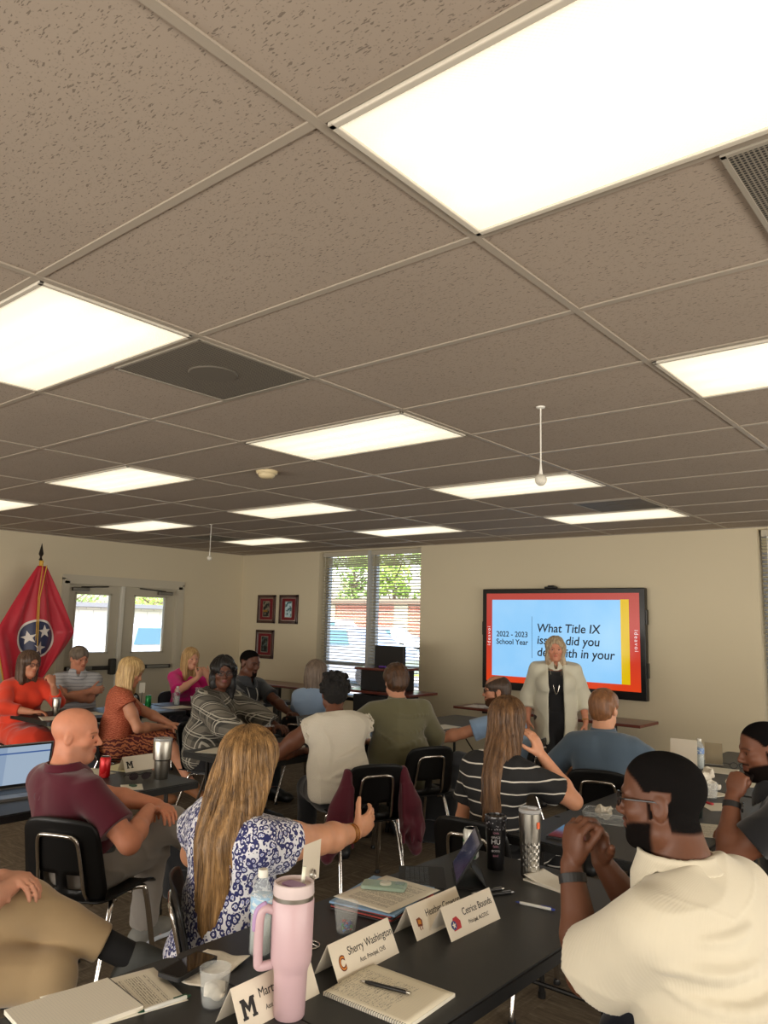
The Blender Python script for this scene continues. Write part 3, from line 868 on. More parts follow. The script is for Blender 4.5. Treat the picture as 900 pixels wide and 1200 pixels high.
mb = MB(); mb.surf(lambda a, b_: flag_pt(a*2-1, b_), 60, 70, thick=.003); cl = mb.build('flag_cloth', M_FLAG, fl, smooth=True)
# stars sewn on
def star(cy, cz, r, rot):
    P_ = []
    for k in range(10):
        a = rot+PI/2+k*PI/5; rr = r if k % 2 == 0 else r*.40
        P_.append((cy+rr*math.cos(a), cz+rr*math.sin(a)))
    mb = MB()
    def to3(y, z, off):
        v = (2.29-z)/1.42
        lo, hi = -1.0, 1.0
        for _ in range(24):
            m_ = (lo+hi)/2
            if flag_pt(m_, v)[1] < y: lo = m_
            else: hi = m_
        p = flag_pt((lo+hi)/2, v); return (p[0]+off, y, z)
    vs = [to3(cy, cz, .009)]; rings = 4
    for q in range(1, rings+1):
        for y, z in P_:
            vs.append(to3(cy+(y-cy)*q/rings, cz+(z-cz)*q/rings, .009))
    fs = [(0, 1+k, 1+(k+1) % 10) for k in range(10)]
    for q in range(rings-1):
        fs += [(1+q*10+k, 1+(q+1)*10+k, 1+(q+1)*10+(k+1) % 10, 1+q*10+(k+1) % 10) for k in range(10)]
    n = len(vs); vs += [(x-.004, y, z) for x, y, z in vs]; fs += [tuple(i+n for i in reversed(f)) for f in fs]
    mb.add(vs, fs); mb.build('star', mat('star_white', (226, 218, 210), .6), cl)
star(-.105, 1.41, .085, .25); star(.078, 1.485, .085, .1); star(.03, 1.285, .085, -.15)
mb = MB(); mb.tube([(.115, .03, 2.3), (.125, -.03, 1.9), (.13, -.01, 1.3), (.13, -.02, .95)], .006, 6); mb.tube([(.11, -.02, 2.3), (.12, -.045, 1.9), (.125, -.03, 1.2)], .005, 6); mb.lathe([(.006, 0), (.016, -.02), (.02, -.12), (.001, -.12)], seg=10, c=(.13, -.02, .95)); mb.build('gold_cord', mat('gold_cord', (206, 160, 50), .5), fl)
mb = MB(); mb.tube([(.02, 0, 2.28), (.03, 0, 2.36)], .026, 8); mb.build('gold_sleeve', mat('gold_cord', (206, 160, 50), .5), fl)
mb = MB(); mb.tube([flag_pt(-1, v_/12)[0:1]+(flag_pt(-1, v_/12)[1]-.004, flag_pt(-1, v_/12)[2]) for v_ in range(7, 13)], .009, 6); mb.build('gold_fringe', mat('gold_cord', (206, 160, 50), .5), fl)
# low wooden cabinet at the far left
t = thing('side_table', 'reddish wooden side table at the left edge beneath the flag', 'table', (-9.5, 3.75, 0))
mb = MB(); mb.box((0, 0, .80), (.5, .95, .05), bev=.005); mb.build('tabletop', mat('cherry_wood', (140, 62, 36), .35, noise=(5, .2)), t)
for sx in (-1, 1):
    for sy in (-1, 1): mb = MB(); mb.box((sx*.21, sy*.43, .39), (.05, .05, .78), bev=.004); mb.build('leg', mat('pale_leg', (150, 140, 118), .5), t)
mb = MB(); mb.box((-.2, 0, .5), (.02, .82, .54)); mb.build('back_panel', mat('pale_leg', (150, 140, 118), .5), t)
# ================================================================== SMOOTH-SURFACE MODELLING (implicit shapes meshed in numpy)
A = lambda *x: np.array(x if len(x) > 1 else x[0], dtype=np.float32)
def nrm(v):
    v = np.asarray(v, dtype=np.float64); return v/max(1e-9, np.linalg.norm(v))
def rotm(axis, ang):
    a = nrm(axis); c, s = math.cos(ang), math.sin(ang); x, y, z = a
    return np.array([[c+x*x*(1-c), x*y*(1-c)-z*s, x*z*(1-c)+y*s], [y*x*(1-c)+z*s, c+y*y*(1-c), y*z*(1-c)-x*s], [z*x*(1-c)-y*s, z*y*(1-c)+x*s, c+z*z*(1-c)]])
def dot3(P, n): return P[:, 0]*n[0]+P[:, 1]*n[1]+P[:, 2]*n[2]
class Cone:
    def __init__(s, a, b, ra, rb, ends=None):
        s.a = np.asarray(a, float); s.b = np.asarray(b, float); s.ra = ra; s.rb = rb
        s.c = (s.a+s.b)/2; s.R = np.linalg.norm(s.b-s.a)/2+max(ra, rb); s.ends = ends
    def d(s, P):
        ab = s.b-s.a; L2 = max(1e-12, ab@ab)
        q = P-s.a.astype(np.float32)
        t = np.clip(dot3(q, ab)/L2, 0, 1)
        x = q[:, 0]-t*ab[0]; y = q[:, 1]-t*ab[1]; z = q[:, 2]-t*ab[2]
        d = np.sqrt(x*x+y*y+z*z)-(s.ra+(s.rb-s.ra)*t)
        if s.ends:      # flat cut at b (or a)
            for pt, n in s.ends:
                d = np.maximum(d, dot3(P-np.asarray(pt, np.float32), n))
        return d
class Ell:
    def __init__(s, c, r, M=None, ends=None):
        s.c = np.asarray(c, float); s.r = np.asarray(r, float); s.M = None if M is None else np.asarray(M, float); s.R = max(r); s.ends = ends
    def d(s, P):
        q = P-s.c.astype(np.float32)
        if s.M is not None: q = q@(s.M.astype(np.float32))       # columns of M are the local axes
        q = q/s.r.astype(np.float32)
        k0 = np.sqrt((q*q).sum(1)); q = q/s.r.astype(np.float32); k1 = np.sqrt((q*q).sum(1))+1e-9
        d = k0*(k0-1)/k1
        if s.ends:
            for pt, n in s.ends: d = np.maximum(d, dot3(P-np.asarray(pt, np.float32), n))
        return d
class Box:
    def __init__(s, c, h, M=None, r=.01):
        s.c = np.asarray(c, float); s.h = np.asarray(h, float); s.M = None if M is None else np.asarray(M, float); s.r = r; s.R = float(np.linalg.norm(h))+r
    def d(s, P):
        q = P-s.c.astype(np.float32)
        if s.M is not None: q = q@(s.M.astype(np.float32))
        q = np.abs(q)-s.h.astype(np.float32)
        return np.sqrt((np.maximum(q, 0)**2).sum(1))+np.minimum(q.max(1), 0)-s.r
class Torus:
    def __init__(s, c, n, R_, r, sy=1.0, ref=(0, 1, 0)):
        s.c = np.asarray(c, float); s.n = nrm(n); s.Rr = R_; s.r = r; s.R = R_*max(1, sy)+r
        s.u = nrm(np.asarray(ref)-s.n*np.dot(ref, s.n)); s.v = np.cross(s.n, s.u); s.sy = sy
    def d(s, P):
        q = P-s.c.astype(np.float32)
        h = dot3(q, s.n); a = dot3(q, s.u)/s.sy; b = dot3(q, s.v)
        return np.sqrt((np.sqrt(a*a+b*b)-s.Rr)**2+h*h)-s.r
class Plane:
    """half space: inside where (p-c).n < 0"""
    def __init__(s, c, n): s.c = np.asarray(c, float); s.n = nrm(n); s.R = 1e9
    def d(s, P): return dot3(P-s.c.astype(np.float32), s.n)
class Fn:
    def __init__(s, c, R_, f): s.c = np.asarray(c, float); s.R = R_; s.f = f
    def d(s, P): return s.f(P)
class F:
    def __init__(s): s.ops = []; s.disp = None; s.maxd = 0.0
    def add(s, pr, k=.02): s.ops.append(('u', pr, k)); return s
    def sub(s, pr, k=.01): s.ops.append(('s', pr, k)); return s
    def clip(s, pr, k=.004): s.ops.append(('i', pr, k)); return s
    def ev(s, P, ops=None):
        d = None
        for op, pr, k in (ops if ops is not None else s.ops):
            e = pr.d(P)
            if op == 'u':
                if d is None: d = e
                else:
                    h = np.maximum(k-np.abs(d-e), 0)/k
                    d = np.minimum(d, e)-h*h*k*.25
            else:
                if d is None: d = np.full(len(P), 1.0, np.float32)
                if op == 's': e = -e
                h = np.maximum(k-np.abs(d-e), 0)/k
                d = np.maximum(d, e)+h*h*k*.25
        if d is None: d = np.full(len(P), 1.0, np.float32)
        return d.astype(np.float32)
    def evd(s, P, ops=None):
        d = s.ev(P, ops)
        if s.disp is not None: d = d+s.disp(P)
        return d
def sn(P, scale, seed=0, oct=2):
    """cheap smooth noise in about -1..1: sums of randomly oriented sines"""
    rs = np.random.RandomState(seed); out = 0; amp = 1.0; tot = 0
    for o in range(oct):
        for i in range(4):
            k = rs.normal(size=3); k = k/np.linalg.norm(k)*scale*(2**o)*rs.uniform(.7, 1.4)
            ph = rs.uniform(0, 6.28)
            out = out+amp*np.sin(P[:, 0]*k[0]+P[:, 1]*k[1]+P[:, 2]*k[2]+ph+1.1*np.sin(P[:, 2]*k[1]*.7+ph)); tot += amp
        amp *= .5
    return (out/tot*1.6).astype(np.float32)
def folds(amp, scale, seed=0, stretch=(1, 1, 1)):
    st = np.array(stretch, np.float32)
    def f(P):
        n = sn(P*st, scale, seed, 2)
        r = 1-np.abs(n)
        r = np.clip(r, 0, 1)**3
        return (-amp*(r-.35)+.25*amp*sn(P*st, scale*.5, seed+9, 1)).astype(np.float32)
    return f

HSCALE = 1.0
def mesh_field(fld, h):
    """surface nets over the blocks that the surface crosses"""
    pos = [(pr, k) for op, pr, k in fld.ops if op == 'u']
    lo = np.min([pr.c-pr.R for pr, k in pos], 0)-3*h-.012; hi = np.max([pr.c+pr.R for pr, k in pos], 0)+3*h+.012
    for op, pr, k in fld.ops:   # axis-aligned clips shrink the box
        if op == 'i' and isinstance(pr, Plane):
            for ax in range(3):
                if pr.n[ax] > .999: hi[ax] = min(hi[ax], pr.c[ax]+3*h)
                if pr.n[ax] < -.999: lo[ax] = max(lo[ax], pr.c[ax]-3*h)
    B = 12
    nb = np.maximum(1, np.ceil((hi-lo)/(h*B)).astype(int)); N = nb*B+1
    bc = np.stack(np.meshgrid(*[np.arange(n) for n in nb], indexing='ij'), -1).reshape(-1, 3)
    cc = (lo+(bc+.5)*h*B).astype(np.float32)
    dc = fld.evd(cc)
    diag = h*B*.5*1.75
    keep = np.abs(dc) < diag*1.35+.03
    V = np.full(N, 1.0, np.float32)
    sgn = dc.reshape(nb)
    # fill far inside blocks
    for b in bc[(~keep) & (dc < 0)]:
        s0 = b*B; V[s0[0]:s0[0]+B+1, s0[1]:s0[1]+B+1, s0[2]:s0[2]+B+1] = -1.0
    loc = np.stack(np.meshgrid(*[np.arange(B+1)]*3, indexing='ij'), -1).reshape(-1, 3).astype(np.float32)*h
    C_ = [(op, pr, k, pr.c, pr.R) for op, pr, k in fld.ops]
    for b in bc[keep]:
        o = (lo+b*B*h).astype(np.float32); ctr = o+h*B/2
        ops = [(op, pr, k) for op, pr, k, c, R_ in C_ if R_ > 100 or np.linalg.norm(c-ctr) < R_+diag*1.2+k+.035]
        if not any(q[0] == 'u' for q in ops): continue
        d = fld.evd(loc+o, ops).reshape(B+1, B+1, B+1)
        s0 = b*B
        V[s0[0]:s0[0]+B+1, s0[1]:s0[1]+B+1, s0[2]:s0[2]+B+1] = d
    ins = V < 0
    c8 = np.zeros(np.array(V.shape)-1, np.uint8)
    for i in (0, 1):
        for j in (0, 1):
            for k in (0, 1):
                c8 += ins[i:V.shape[0]-1+i, j:V.shape[1]-1+j, k:V.shape[2]-1+k]
    act = (c8 > 0) & (c8 < 8)
    idx = np.argwhere(act)
    vid = np.full(act.shape, -1, np.int32); vid[act] = np.arange(len(idx))
    corner = np.array([[i, j, k] for i in (0, 1) for j in (0, 1) for k in (0, 1)])
    vals = np.stack([V[idx[:, 0]+c[0], idx[:, 1]+c[1], idx[:, 2]+c[2]] for c in corner], 1)
    acc = np.zeros((len(idx), 3), np.float32); cnt = np.zeros(len(idx), np.float32)
    for a in range(8):
        for ax in range(3):
            if corner[a][ax] == 0:
                b2 = corner[a].copy(); b2[ax] = 1; b = b2[0]*4+b2[1]*2+b2[2]
                va, vb = vals[:, a], vals[:, b]
                m = (va < 0) != (vb < 0)
                t = np.where(m, va/(va-vb+1e-20), 0)
                p = corner[a][None, :].astype(np.float32)+0*acc; p[:, ax] = t
                acc += p*m[:, None]; cnt += m
    verts = lo+(idx+acc/np.maximum(cnt, 1)[:, None])*h
    quads = []
    for ax in range(3):
        a1, a2 = (ax+1) % 3, (ax+2) % 3
        sl0 = [slice(None)]*3; sl1 = [slice(None)]*3
        sl0[ax] = slice(0, V.shape[ax]-1); sl1[ax] = slice(1, V.shape[ax])
        for q in (a1, a2):
            sl0[q] = slice(1, V.shape[q]-1); sl1[q] = slice(1, V.shape[q]-1)
        i0 = ins[tuple(sl0)]; i1 = ins[tuple(sl1)]
        e = np.argwhere(i0 != i1)
        if not len(e): continue
        flip = i0[e[:, 0], e[:, 1], e[:, 2]]
        base = e.copy(); base[:, a1] += 1; base[:, a2] += 1
        def cell(d1, d2):
            c = base.copy(); c[:, a1] -= d1; c[:, a2] -= d2
            return vid[c[:, 0], c[:, 1], c[:, 2]]
        q4 = np.stack([cell(0, 0), cell(1, 0), cell(1, 1), cell(0, 1)], 1)
        q4[~flip] = q4[~flip][:, ::-1]
        quads.append(q4)
    quads = np.concatenate(quads) if quads else np.zeros((0, 4), int)
    quads = quads[(quads >= 0).all(1)]
    return verts.astype(np.float32), quads.astype(np.int32)

def project(Fl, pts, off=0.0, it=6):
    P = np.asarray(pts, np.float32).reshape(-1, 3).copy()
    e = .003
    for _ in range(it):
        d = Fl.ev(P)-off
        G = np.stack([Fl.ev(P+np.eye(3, dtype=np.float32)[i]*e)-Fl.ev(P-np.eye(3, dtype=np.float32)[i]*e) for i in range(3)], 1)
        G /= np.maximum(np.linalg.norm(G, axis=1, keepdims=True), 1e-6)
        P = P-G*d[:, None]
    return P, G
def crease(Fl, M, o, lines, k=.02):
    """raised cloth folds: each line = (points in the frame M at o, radius, height)"""
    todo = []
    for pts, r, hgt in lines:
        pts = [o+M@np.asarray(q, float) for q in pts]
        path = np.array([list(v) for v in smooth_path(pts, 5)])
        P, G = project(Fl, path, off=hgt-r); todo.append((P, r))
    for P, r in todo:
        n = len(P)
        for i in range(n-1):
            f0 = math.sin(PI*max(.12, min(.88, i/(n-1))))*r; f1 = math.sin(PI*max(.12, min(.88, (i+1)/(n-1))))*r
            Fl.add(Cone(P[i], P[i+1], f0, f1), k)
def strands(Fl, p, m, n, length, seed=1, r=.0013, name='loose_strands', part=0.0, lift=.004, ymax=.03):
    """thin locks that follow the hair surface under gravity"""
    rs = np.random.RandomState(seed); hc = p.hc
    top = hc+np.array([0, -.01, .12*p.hs])
    ang = rs.uniform(0, 2*PI, n); rad = rs.uniform(.004, .05, n)
    P = np.stack([top[0]+rad*np.cos(ang), top[1]+rad*np.sin(ang), np.full(n, top[2])], 1).astype(np.float32)
    D = np.stack([np.cos(ang), np.sin(ang), np.zeros(n)], 1).astype(np.float32)
    offs = rs.uniform(-.001, lift, n).astype(np.float32)
    tr = []; ph = rs.uniform(0, 6, n); am = rs.uniform(.0, .004, n)
    steps = int((length+.16)/.022)
    P, G = project(Fl, P, 0, 5)
    for s_ in range(steps):
        tr.append(P+G*offs[:, None])
        g_ = np.array([[0, 0, -1.]], np.float32); t = g_-G*(G@g_[0])[:, None]
        D = D*.55+t*.9; D -= G*(D*G).sum(1, keepdims=True); D /= np.maximum(np.linalg.norm(D, axis=1, keepdims=True), 1e-6)
        side = np.cross(D, G)
        P = P+D*.022+side*(am*np.sin(ph+s_*.5))[:, None]
        P, G = project(Fl, P, 0, 2)
    T = np.stack(tr, 1)
    mb = MB(); zend = hc[2]-length
    for i in range(n):
        q = [tuple(v) for v in T[i] if v[2] > zend+rs.uniform(0, .05)]
        if len(q) < 5 : continue
        kk = len(q); rr = [r*(1.15-.8*j/kk) for j in range(kk)]
        mb.tube(q, rr, 4, cap=False)
    mb.build(name, m, p.root, smooth=True)
JOBS = []
def queue(fld, h, name, m, parent, colfn=None, smooth=True, post=None):
    JOBS.append((fld, h, name, m, parent, colfn, post))
def run_jobs():
    def work(j):
        v, q = mesh_field(j[0], j[1]*HSCALE)
        c = j[5](v) if j[5] is not None else None
        return v, q, c
    with ThreadPoolExecutor(4) as ex:
        res = list(ex.map(work, JOBS))
    for (fld, h, name, m, parent, colfn, post), (v, q, c) in zip(JOBS, res):
        me = bpy.data.meshes.new(name)
        me.vertices.add(len(v)); me.vertices.foreach_set('co', v.ravel())
        me.loops.add(len(q)*4); me.loops.foreach_set('vertex_index', q.ravel())
        me.polygons.add(len(q)); me.polygons.foreach_set('loop_start', np.arange(len(q), dtype=np.int32)*4)
        try: me.polygons.foreach_set('loop_total', np.full(len(q), 4, np.int32))
        except Exception: pass
        me.update(calc_edges=True); me.validate()
        me.polygons.foreach_set('use_smooth', [True]*len(me.polygons))
        if c is not None:
            at_ = me.color_attributes.new('Col', 'FLOAT_COLOR', 'POINT')
            at_.data.foreach_set('color', c.astype(np.float32).ravel())
        me.materials.append(m)
        o = bpy.data.objects.new(name, me); COL.objects.link(o)
        if parent: o.parent = parent
        if post: post(o)
    JOBS.clear()
# ================================================================== PEOPLE
def m_skin(name, bump=.15):
    t = NT(name, .48)
    a = t.n('Attribute'); a.attribute_name = 'Col'
    t.l(t.math('ADD', .48, t.math('MULTIPLY', a.outputs['Alpha'], .5)), t.b.inputs['Roughness']); t.l(t.math('SUBTRACT', .35, t.math('MULTIPLY', a.outputs['Alpha'], .3)), t.b.inputs['Specular IOR Level'])
    n = t.noise(t.obj, 28, 4); 
    hs = t.n('HueSaturation'); t.l(a.outputs[0], hs.inputs['Color']); t.l(t.math('ADD', .88, t.math('MULTIPLY', n, .24)), hs.inputs['Value'])
    t.color(hs.outputs[0])
    t.b.inputs['Subsurface Weight'].default_value = .12
    t.b.inputs['Subsurface Radius'].default_value = (.012, .005, .003)
    t.bump(t.math('MULTIPLY', t.noise(t.obj, 320, 2), t.math('ADD', 1.0, t.math('MULTIPLY', a.outputs['Alpha'], 4.0))), bump, .002)
    return t.m
M_SKIN = m_skin('skin')
def m_hair(name, a, b, rough=.42, sc=(1, 1, .06), scale=260, sheen=.0):
    t = NT(name, rough)
    v = t.mapping(t.obj, scale=sc)
    n = t.noise(v, scale, 3, .65); n2 = t.noise(v, scale*.16, 3, .6)
    f = t.math('ADD', t.math('MULTIPLY', n, .45), t.math('MULTIPLY', n2, .6))
    t.color(t.ramp(f, [(.36, srgb(*a)), (.68, srgb(*b))]))
    t.b.inputs['Specular IOR Level'].default_value = .4
    t.bump(f, .8, .006)
    return t.m
def m_cloth(name, a, b=None, rough=.85, weave=420, sc=.5, sheen=.3, wr=0.0):
    t = NT(name, rough)
    b = b or tuple(min(255, int(x*1.12)+3) for x in a)
    t.color(t.mix(t.noise(t.obj, 5, 4), srgb(*a), srgb(*b)))
    t.b.inputs['Sheen Weight'].default_value = sheen
    t.b.inputs['Specular IOR Level'].default_value = .25
    t.bump(t.noise(t.obj, weave, 2), .25, .002)
    return t.m
M_EYEW = mat('eye_white', (160, 150, 142), .35)
M_IRIS = mat('iris', (40, 26, 18), .15)
M_SPEC = mat('spectacle_frame', (20, 16, 16), .3)
M_LENS = mat('spectacle_lens', (120, 124, 128), .2, alpha=.05, spec=.1)

def ik(a, b, l1, l2, pole):
    a = np.asarray(a, float); b = np.asarray(b, float); d = b-a; L = np.linalg.norm(d)
    if L > (l1+l2)*.998: b = a+d/L*(l1+l2)*.998; d = b-a; L = np.linalg.norm(d)
    u = d/L; x = (l1*l1-l2*l2+L*L)/(2*L); hh = math.sqrt(max(0, l1*l1-x*x))
    p = np.asarray(pole, float); p = nrm(p-u*np.dot(p, u))
    return a+u*x+p*hh, b

def hand(F_, w, d, n, side, curl=(.5, .6, .4), spread=0.0, sc=1.0, thumb=None, fingers=(1, 1, 1, 1), tc=.25):
    """w wrist, d towards the fingers, n palm normal, side +1 right -1 left"""
    d = nrm(d); n = nrm(np.asarray(n)-d*np.dot(n, d)); t = np.cross(d, n)*side
    w = np.asarray(w, float)
    F_.add(Ell(w+d*.050*sc, (.042*sc, .052*sc, .017*sc), np.stack([t, d, n], 1)), .018)
    F_.add(Ell(w+d*.035*sc+t*.022*sc+n*.008*sc, (.020*sc, .032*sc, .016*sc), np.stack([t, d, n], 1)), .012)
    L = [.074, .082, .076, .060]; off = [.029, .010, -.010, -.029]
    for i in range(4):
        b = w+(d*(.088-.004*abs(i-1.2)**1.5)+t*off[i])*sc
        dd = nrm(d+t*off[i]*spread*12); ax = np.cross(dd, n); cur = dd; p = b; r = [.0092, .0086, .0078, .0066]
        F_.add(Cone(w+(d*.04+t*off[i]*.8)*sc, b, .011*sc, .0098*sc), .006)
        for s_, (fr, cv) in enumerate(zip((.45, .31, .24), curl)):
            cv = cv*fingers[i]
            Rm = rotm(ax, cv); cur = Rm@cur
            q = p+cur*L[i]*fr*sc
            F_.add(Cone(p, q, r[s_]*sc, r[s_+1]*sc), .0045)
            p = q
    td = nrm(thumb if thumb is not None else d*.75+t*.75+n*.35)
    b = w+(d*.022+t*.026+n*.006)*sc
    q = b+td*.040*sc; F_.add(Cone(b, q, .014*sc, .0115*sc), .01)
    td2 = nrm(td+d*tc+n*.15); q2 = q+td2*.032*sc; F_.add(Cone(q, q2, .0112*sc, .0102*sc), .005)
    td3 = nrm(td2+d*tc); F_.add(Cone(q2, q2+td3*.022*sc, .0102*sc, .0085*sc), .004)

def head_frame(c, yaw, pitch, roll):
    M = rotm((0, 0, 1), R(yaw))@rotm((1, 0, 0), R(pitch))@rotm((0, 1, 0), R(roll))
    return M

def auto_chair(p, label, fwd=.05, side=0.0, drz=0):
    x, y, rz, z = p.ctx
    o = rotm((0, 0, 1), R(rz))@np.array([side, fwd, 0])
    return chair(x+o[0], y+o[1], rz+drz, label)
class Person:
    def __init__(s, name, label, x, y, rz, S=1.0, girth=1.0, fat=0.0, hipz=.555, lean=0, leanx=0, twist=0, stand=False, head=(0, 0, 0), neck_fwd=.02, headsc=1.0,
                 R_=None, L_=None, legs=None, skin=(200, 150, 120), lip=None, shw=.165, h=.007, cat='person', group=None, hunch=0.0, z=0.0, shdrop=0.0, female=False, bust=0.0, torso=.50, ht=None):
        # x, y and hipz may be given through the top of the head: ht=(X, Y, Z) of the scalp in the room
        torso0 = torso
        if ht is not None:
            Rl0 = rotm((0, 1, 0), R(leanx))@rotm((1, 0, 0), -R(lean))
            off = Rl0@np.array([0, -.02+hunch, torso*S])+rotm((0, 0, 1), R(twist))@(rotm((1, 0, 0), -R(lean*.35))@np.array([0, .035+neck_fwd, .165*S]))+np.array([0, 0, .12*headsc*S])
            if isinstance(head, dict): off = off+np.array(head.get('off', (0, 0, 0)))
            wo = rotm((0, 0, 1), R(rz))@off
            if not stand:
                torso += (wo[2]-(ht[2]-z-hipz))/-(S*(Rl0@np.array([0, 0, 1.]))[2]); torso = max(.40, min(.60, torso))
                off = off-Rl0@np.array([0, -.02+hunch, torso0*S])+Rl0@np.array([0, -.02+hunch, torso*S]); wo = rotm((0, 0, 1), R(rz))@off
            x, y = ht[0]-wo[0], ht[1]-wo[1]; hipz = ht[2]-wo[2]-z
        s.ctx = (x, y, rz, z)
        def lw(p):      # room -> own frame
            if p is None: return None
            return rotm((0, 0, 1), -R(rz))@(np.asarray(p, float)-np.array([x, y, z]))
        for sp in (R_, L_):
            if sp:
                if 'W' in sp: sp['w'] = lw(sp['W'])
                for a_, b_ in (('HD', 'hd'), ('HN', 'hn'), ('POLE', 'pole'), ('TH', 'thumb')):
                    if a_ in sp: sp[b_] = rotm((0, 0, 1), -R(rz))@np.asarray(sp[a_], float)
        if legs and legs.get('world'):
            legs = {sd: (lw(legs[sd][0]), lw(legs[sd][1]), rotm((0, 0, 1), -R(rz))@np.asarray(legs[sd][2], float)) for sd in (1, -1)}
        s.root = thing('person', label, cat, (x, y, z), R(rz), group)
        s.S = S; s.h = h; s.skin = skin; s.g = girth; s.fat = fat; s.female = female; s.bust = bust
        s.pel = np.array([0, 0, hipz], float)
        # spine frame
        Rl = rotm((0, 1, 0), R(leanx))@rotm((1, 0, 0), -R(lean))
        s.upv = Rl@np.array([0, 0, 1.]); 
        s.Mt = Rl@rotm((0, 0, 1), R(twist))          # chest frame: columns right, fwd, up
        s.Mp = rotm((0, 1, 0), R(leanx*.4))@rotm((1, 0, 0), -R(lean*.4))
        curve = np.array([0, 1, 0])@Rl.T
        s.waist = s.pel+Rl@np.array([0, -.005, .34*torso*S])
        s.chest = s.pel+Rl@np.array([0, .0, (torso-.17)*S])
        s.c7 = s.pel+Rl@np.array([0, -.02+hunch, torso*S])
        s.shw = shw*S*.90
        s.shc = s.c7-s.Mt@np.array([0, -.01, .055*S+shdrop])
        s.sh = {1: s.shc+s.Mt@np.array([s.shw, .0, 0]), -1: s.shc+s.Mt@np.array([-s.shw, .0, 0])}
        s.hc = s.c7+np.array([0, 0, .0])+rotm((0, 0, 1), R(twist))@(rotm((1, 0, 0), -R(lean*.35))@np.array([0, .035+neck_fwd, .165*S]))
        if isinstance(head, dict): s.hc = s.hc+np.array(head.get('off', (0, 0, 0))); head = head['rot']
        s.Mh = head_frame(s.hc, *head); s.hs = headsc*S
        s.hip = {1: s.pel+s.Mp@np.array([.088*S*girth**.5, .0, -.01]), -1: s.pel+s.Mp@np.array([-.088*S*girth**.5, .0, -.01])}
        ua, fa = .285*S, .25*S
        s.arm = {}
        for sd, sp in ((1, R_), (-1, L_)):
            sp = sp or {}
            wr = np.array(sp.get('w', (sd*.2, .3, .75)), float); pole = np.array(sp.get('pole', (sd*.5, -.4, -1)), float)
            el, w2 = ik(s.sh[sd], wr, ua, fa, pole)
            s.arm[sd] = (s.sh[sd], el, w2, sp)
        s.leg = {}
        for sd in (1, -1):
            k, a, toe = (legs or {}).get(sd, ((sd*.13, .44*S, .50), (sd*.14, .42*S, .09), (sd*.15, 1, 0)))
            s.leg[sd] = (s.hip[sd], np.array(k, float), np.array(a, float), nrm(toe))
    # --- shapes shared by body and clothes; e = how much to inflate
    def torso(s, Fl, e=0.0, k=.05, shoulders=True, pelvis=True, low=False):
        S, g_, Mt, Mp = s.S, s.g, s.Mt, s.Mp
        fat = s.fat
        if pelvis:
            Fl.add(Ell(s.pel+Mp@np.array([0, -.01, .02]), (.165*S*g_**.8+e, .115*S*g_**.6+fat*.3+e, .12*S+e), Mp), k)
            for sd in (-1, 1): Fl.add(Ell(s.pel+Mp@np.array([sd*.08*g_, -.05, -.0]), (.085*S*g_**.6+e, .085*S+e, .09*S+e), Mp), k)
        Fl.add(Ell(s.waist+Mt@np.array([0, .01+fat*.35, 0]), ((.135 if s.female else .148)*S*g_+e+fat*.3, .102*S*g_**.7+fat*.55+e, .15*S+e), Mt), k)
        Fl.add(Ell(s.chest+Mt@np.array([0, 0, 0]), ((.145 if s.female else .160)*S*g_**.75+e, .112*S*g_**.6+e+fat*.1, .165*S+e), Mt), k)
        if s.bust:
            for sd in (-1, 1): Fl.add(Ell(s.chest+Mt@np.array([sd*.07, .085, .0]), (.065+s.bust*.5+e, .055+s.bust+e, .07+s.bust*.4+e), Mt), .04)
        if shoulders:
            dr = .012
            for sd in (-1, 1):
                Fl.add(Cone(s.shc+Mt@np.array([sd*.05, -.012, .005]), s.sh[sd]+Mt@np.array([-sd*.015, 0, -dr]), .068*S+e, .056*S*(.9+.1*g_)+e), k)
                Fl.add(Cone(s.c7+Mt@np.array([0, .0, .03]), s.sh[sd]+Mt@np.array([-sd*.05, -.005, .012]), .045*S+e*.6, .040*S+e), k*.9)
                Fl.add(Ell(s.chest+Mt@np.array([sd*.085, -.055, .07]), (.075*S+e, .05*S+e, .10*S+e), Mt), k)
    def neck(s, Fl, e=0.0):
        r = (.050 if s.female else .060)*s.S*(.8+.2*s.g)
        Fl.add(Cone(s.c7+s.Mt@np.array([0, .012, -.02]), s.hc+s.Mh@np.array([0, -.018, -.045])*s.hs, r+.008+e, r+e), .03)
        Fl.add(Cone(s.c7+s.Mt@np.array([0, .02, -.01]), s.hc+s.Mh@np.array([0, .02, -.07])*s.hs, r*.9+e, r*.8+e), .03)
    def head(s, Fl, jaw=1.0, chin=1.0, nose=1.0, cheek=1.0, fatface=0.0):
        c, M, q = s.hc, s.Mh, s.hs
        P_ = lambda x, y, z: c+M@np.array([x, y, z])*q
        E = lambda p, r, k=.02: Fl.add(Ell(P_(*p), np.array(r)*q, M), k)
        E((0, -.014, .035), (.076, .094, .084)); E((0, .018, .045), (.066, .070, .066), .03)
        E((0, .022, -.025), (.062+fatface, .072, .085), .03)
        Fl.add(Cone(P_(-.046*jaw-fatface, .005, -.065), P_(-.010, .070*chin, -.094), .026*q, .020*q), .03)
        Fl.add(Cone(P_(.046*jaw+fatface, .005, -.065), P_(.010, .070*chin, -.094), .026*q, .020*q), .03)
        E((0, .074*chin, -.092), (.020, .017, .016), .02)
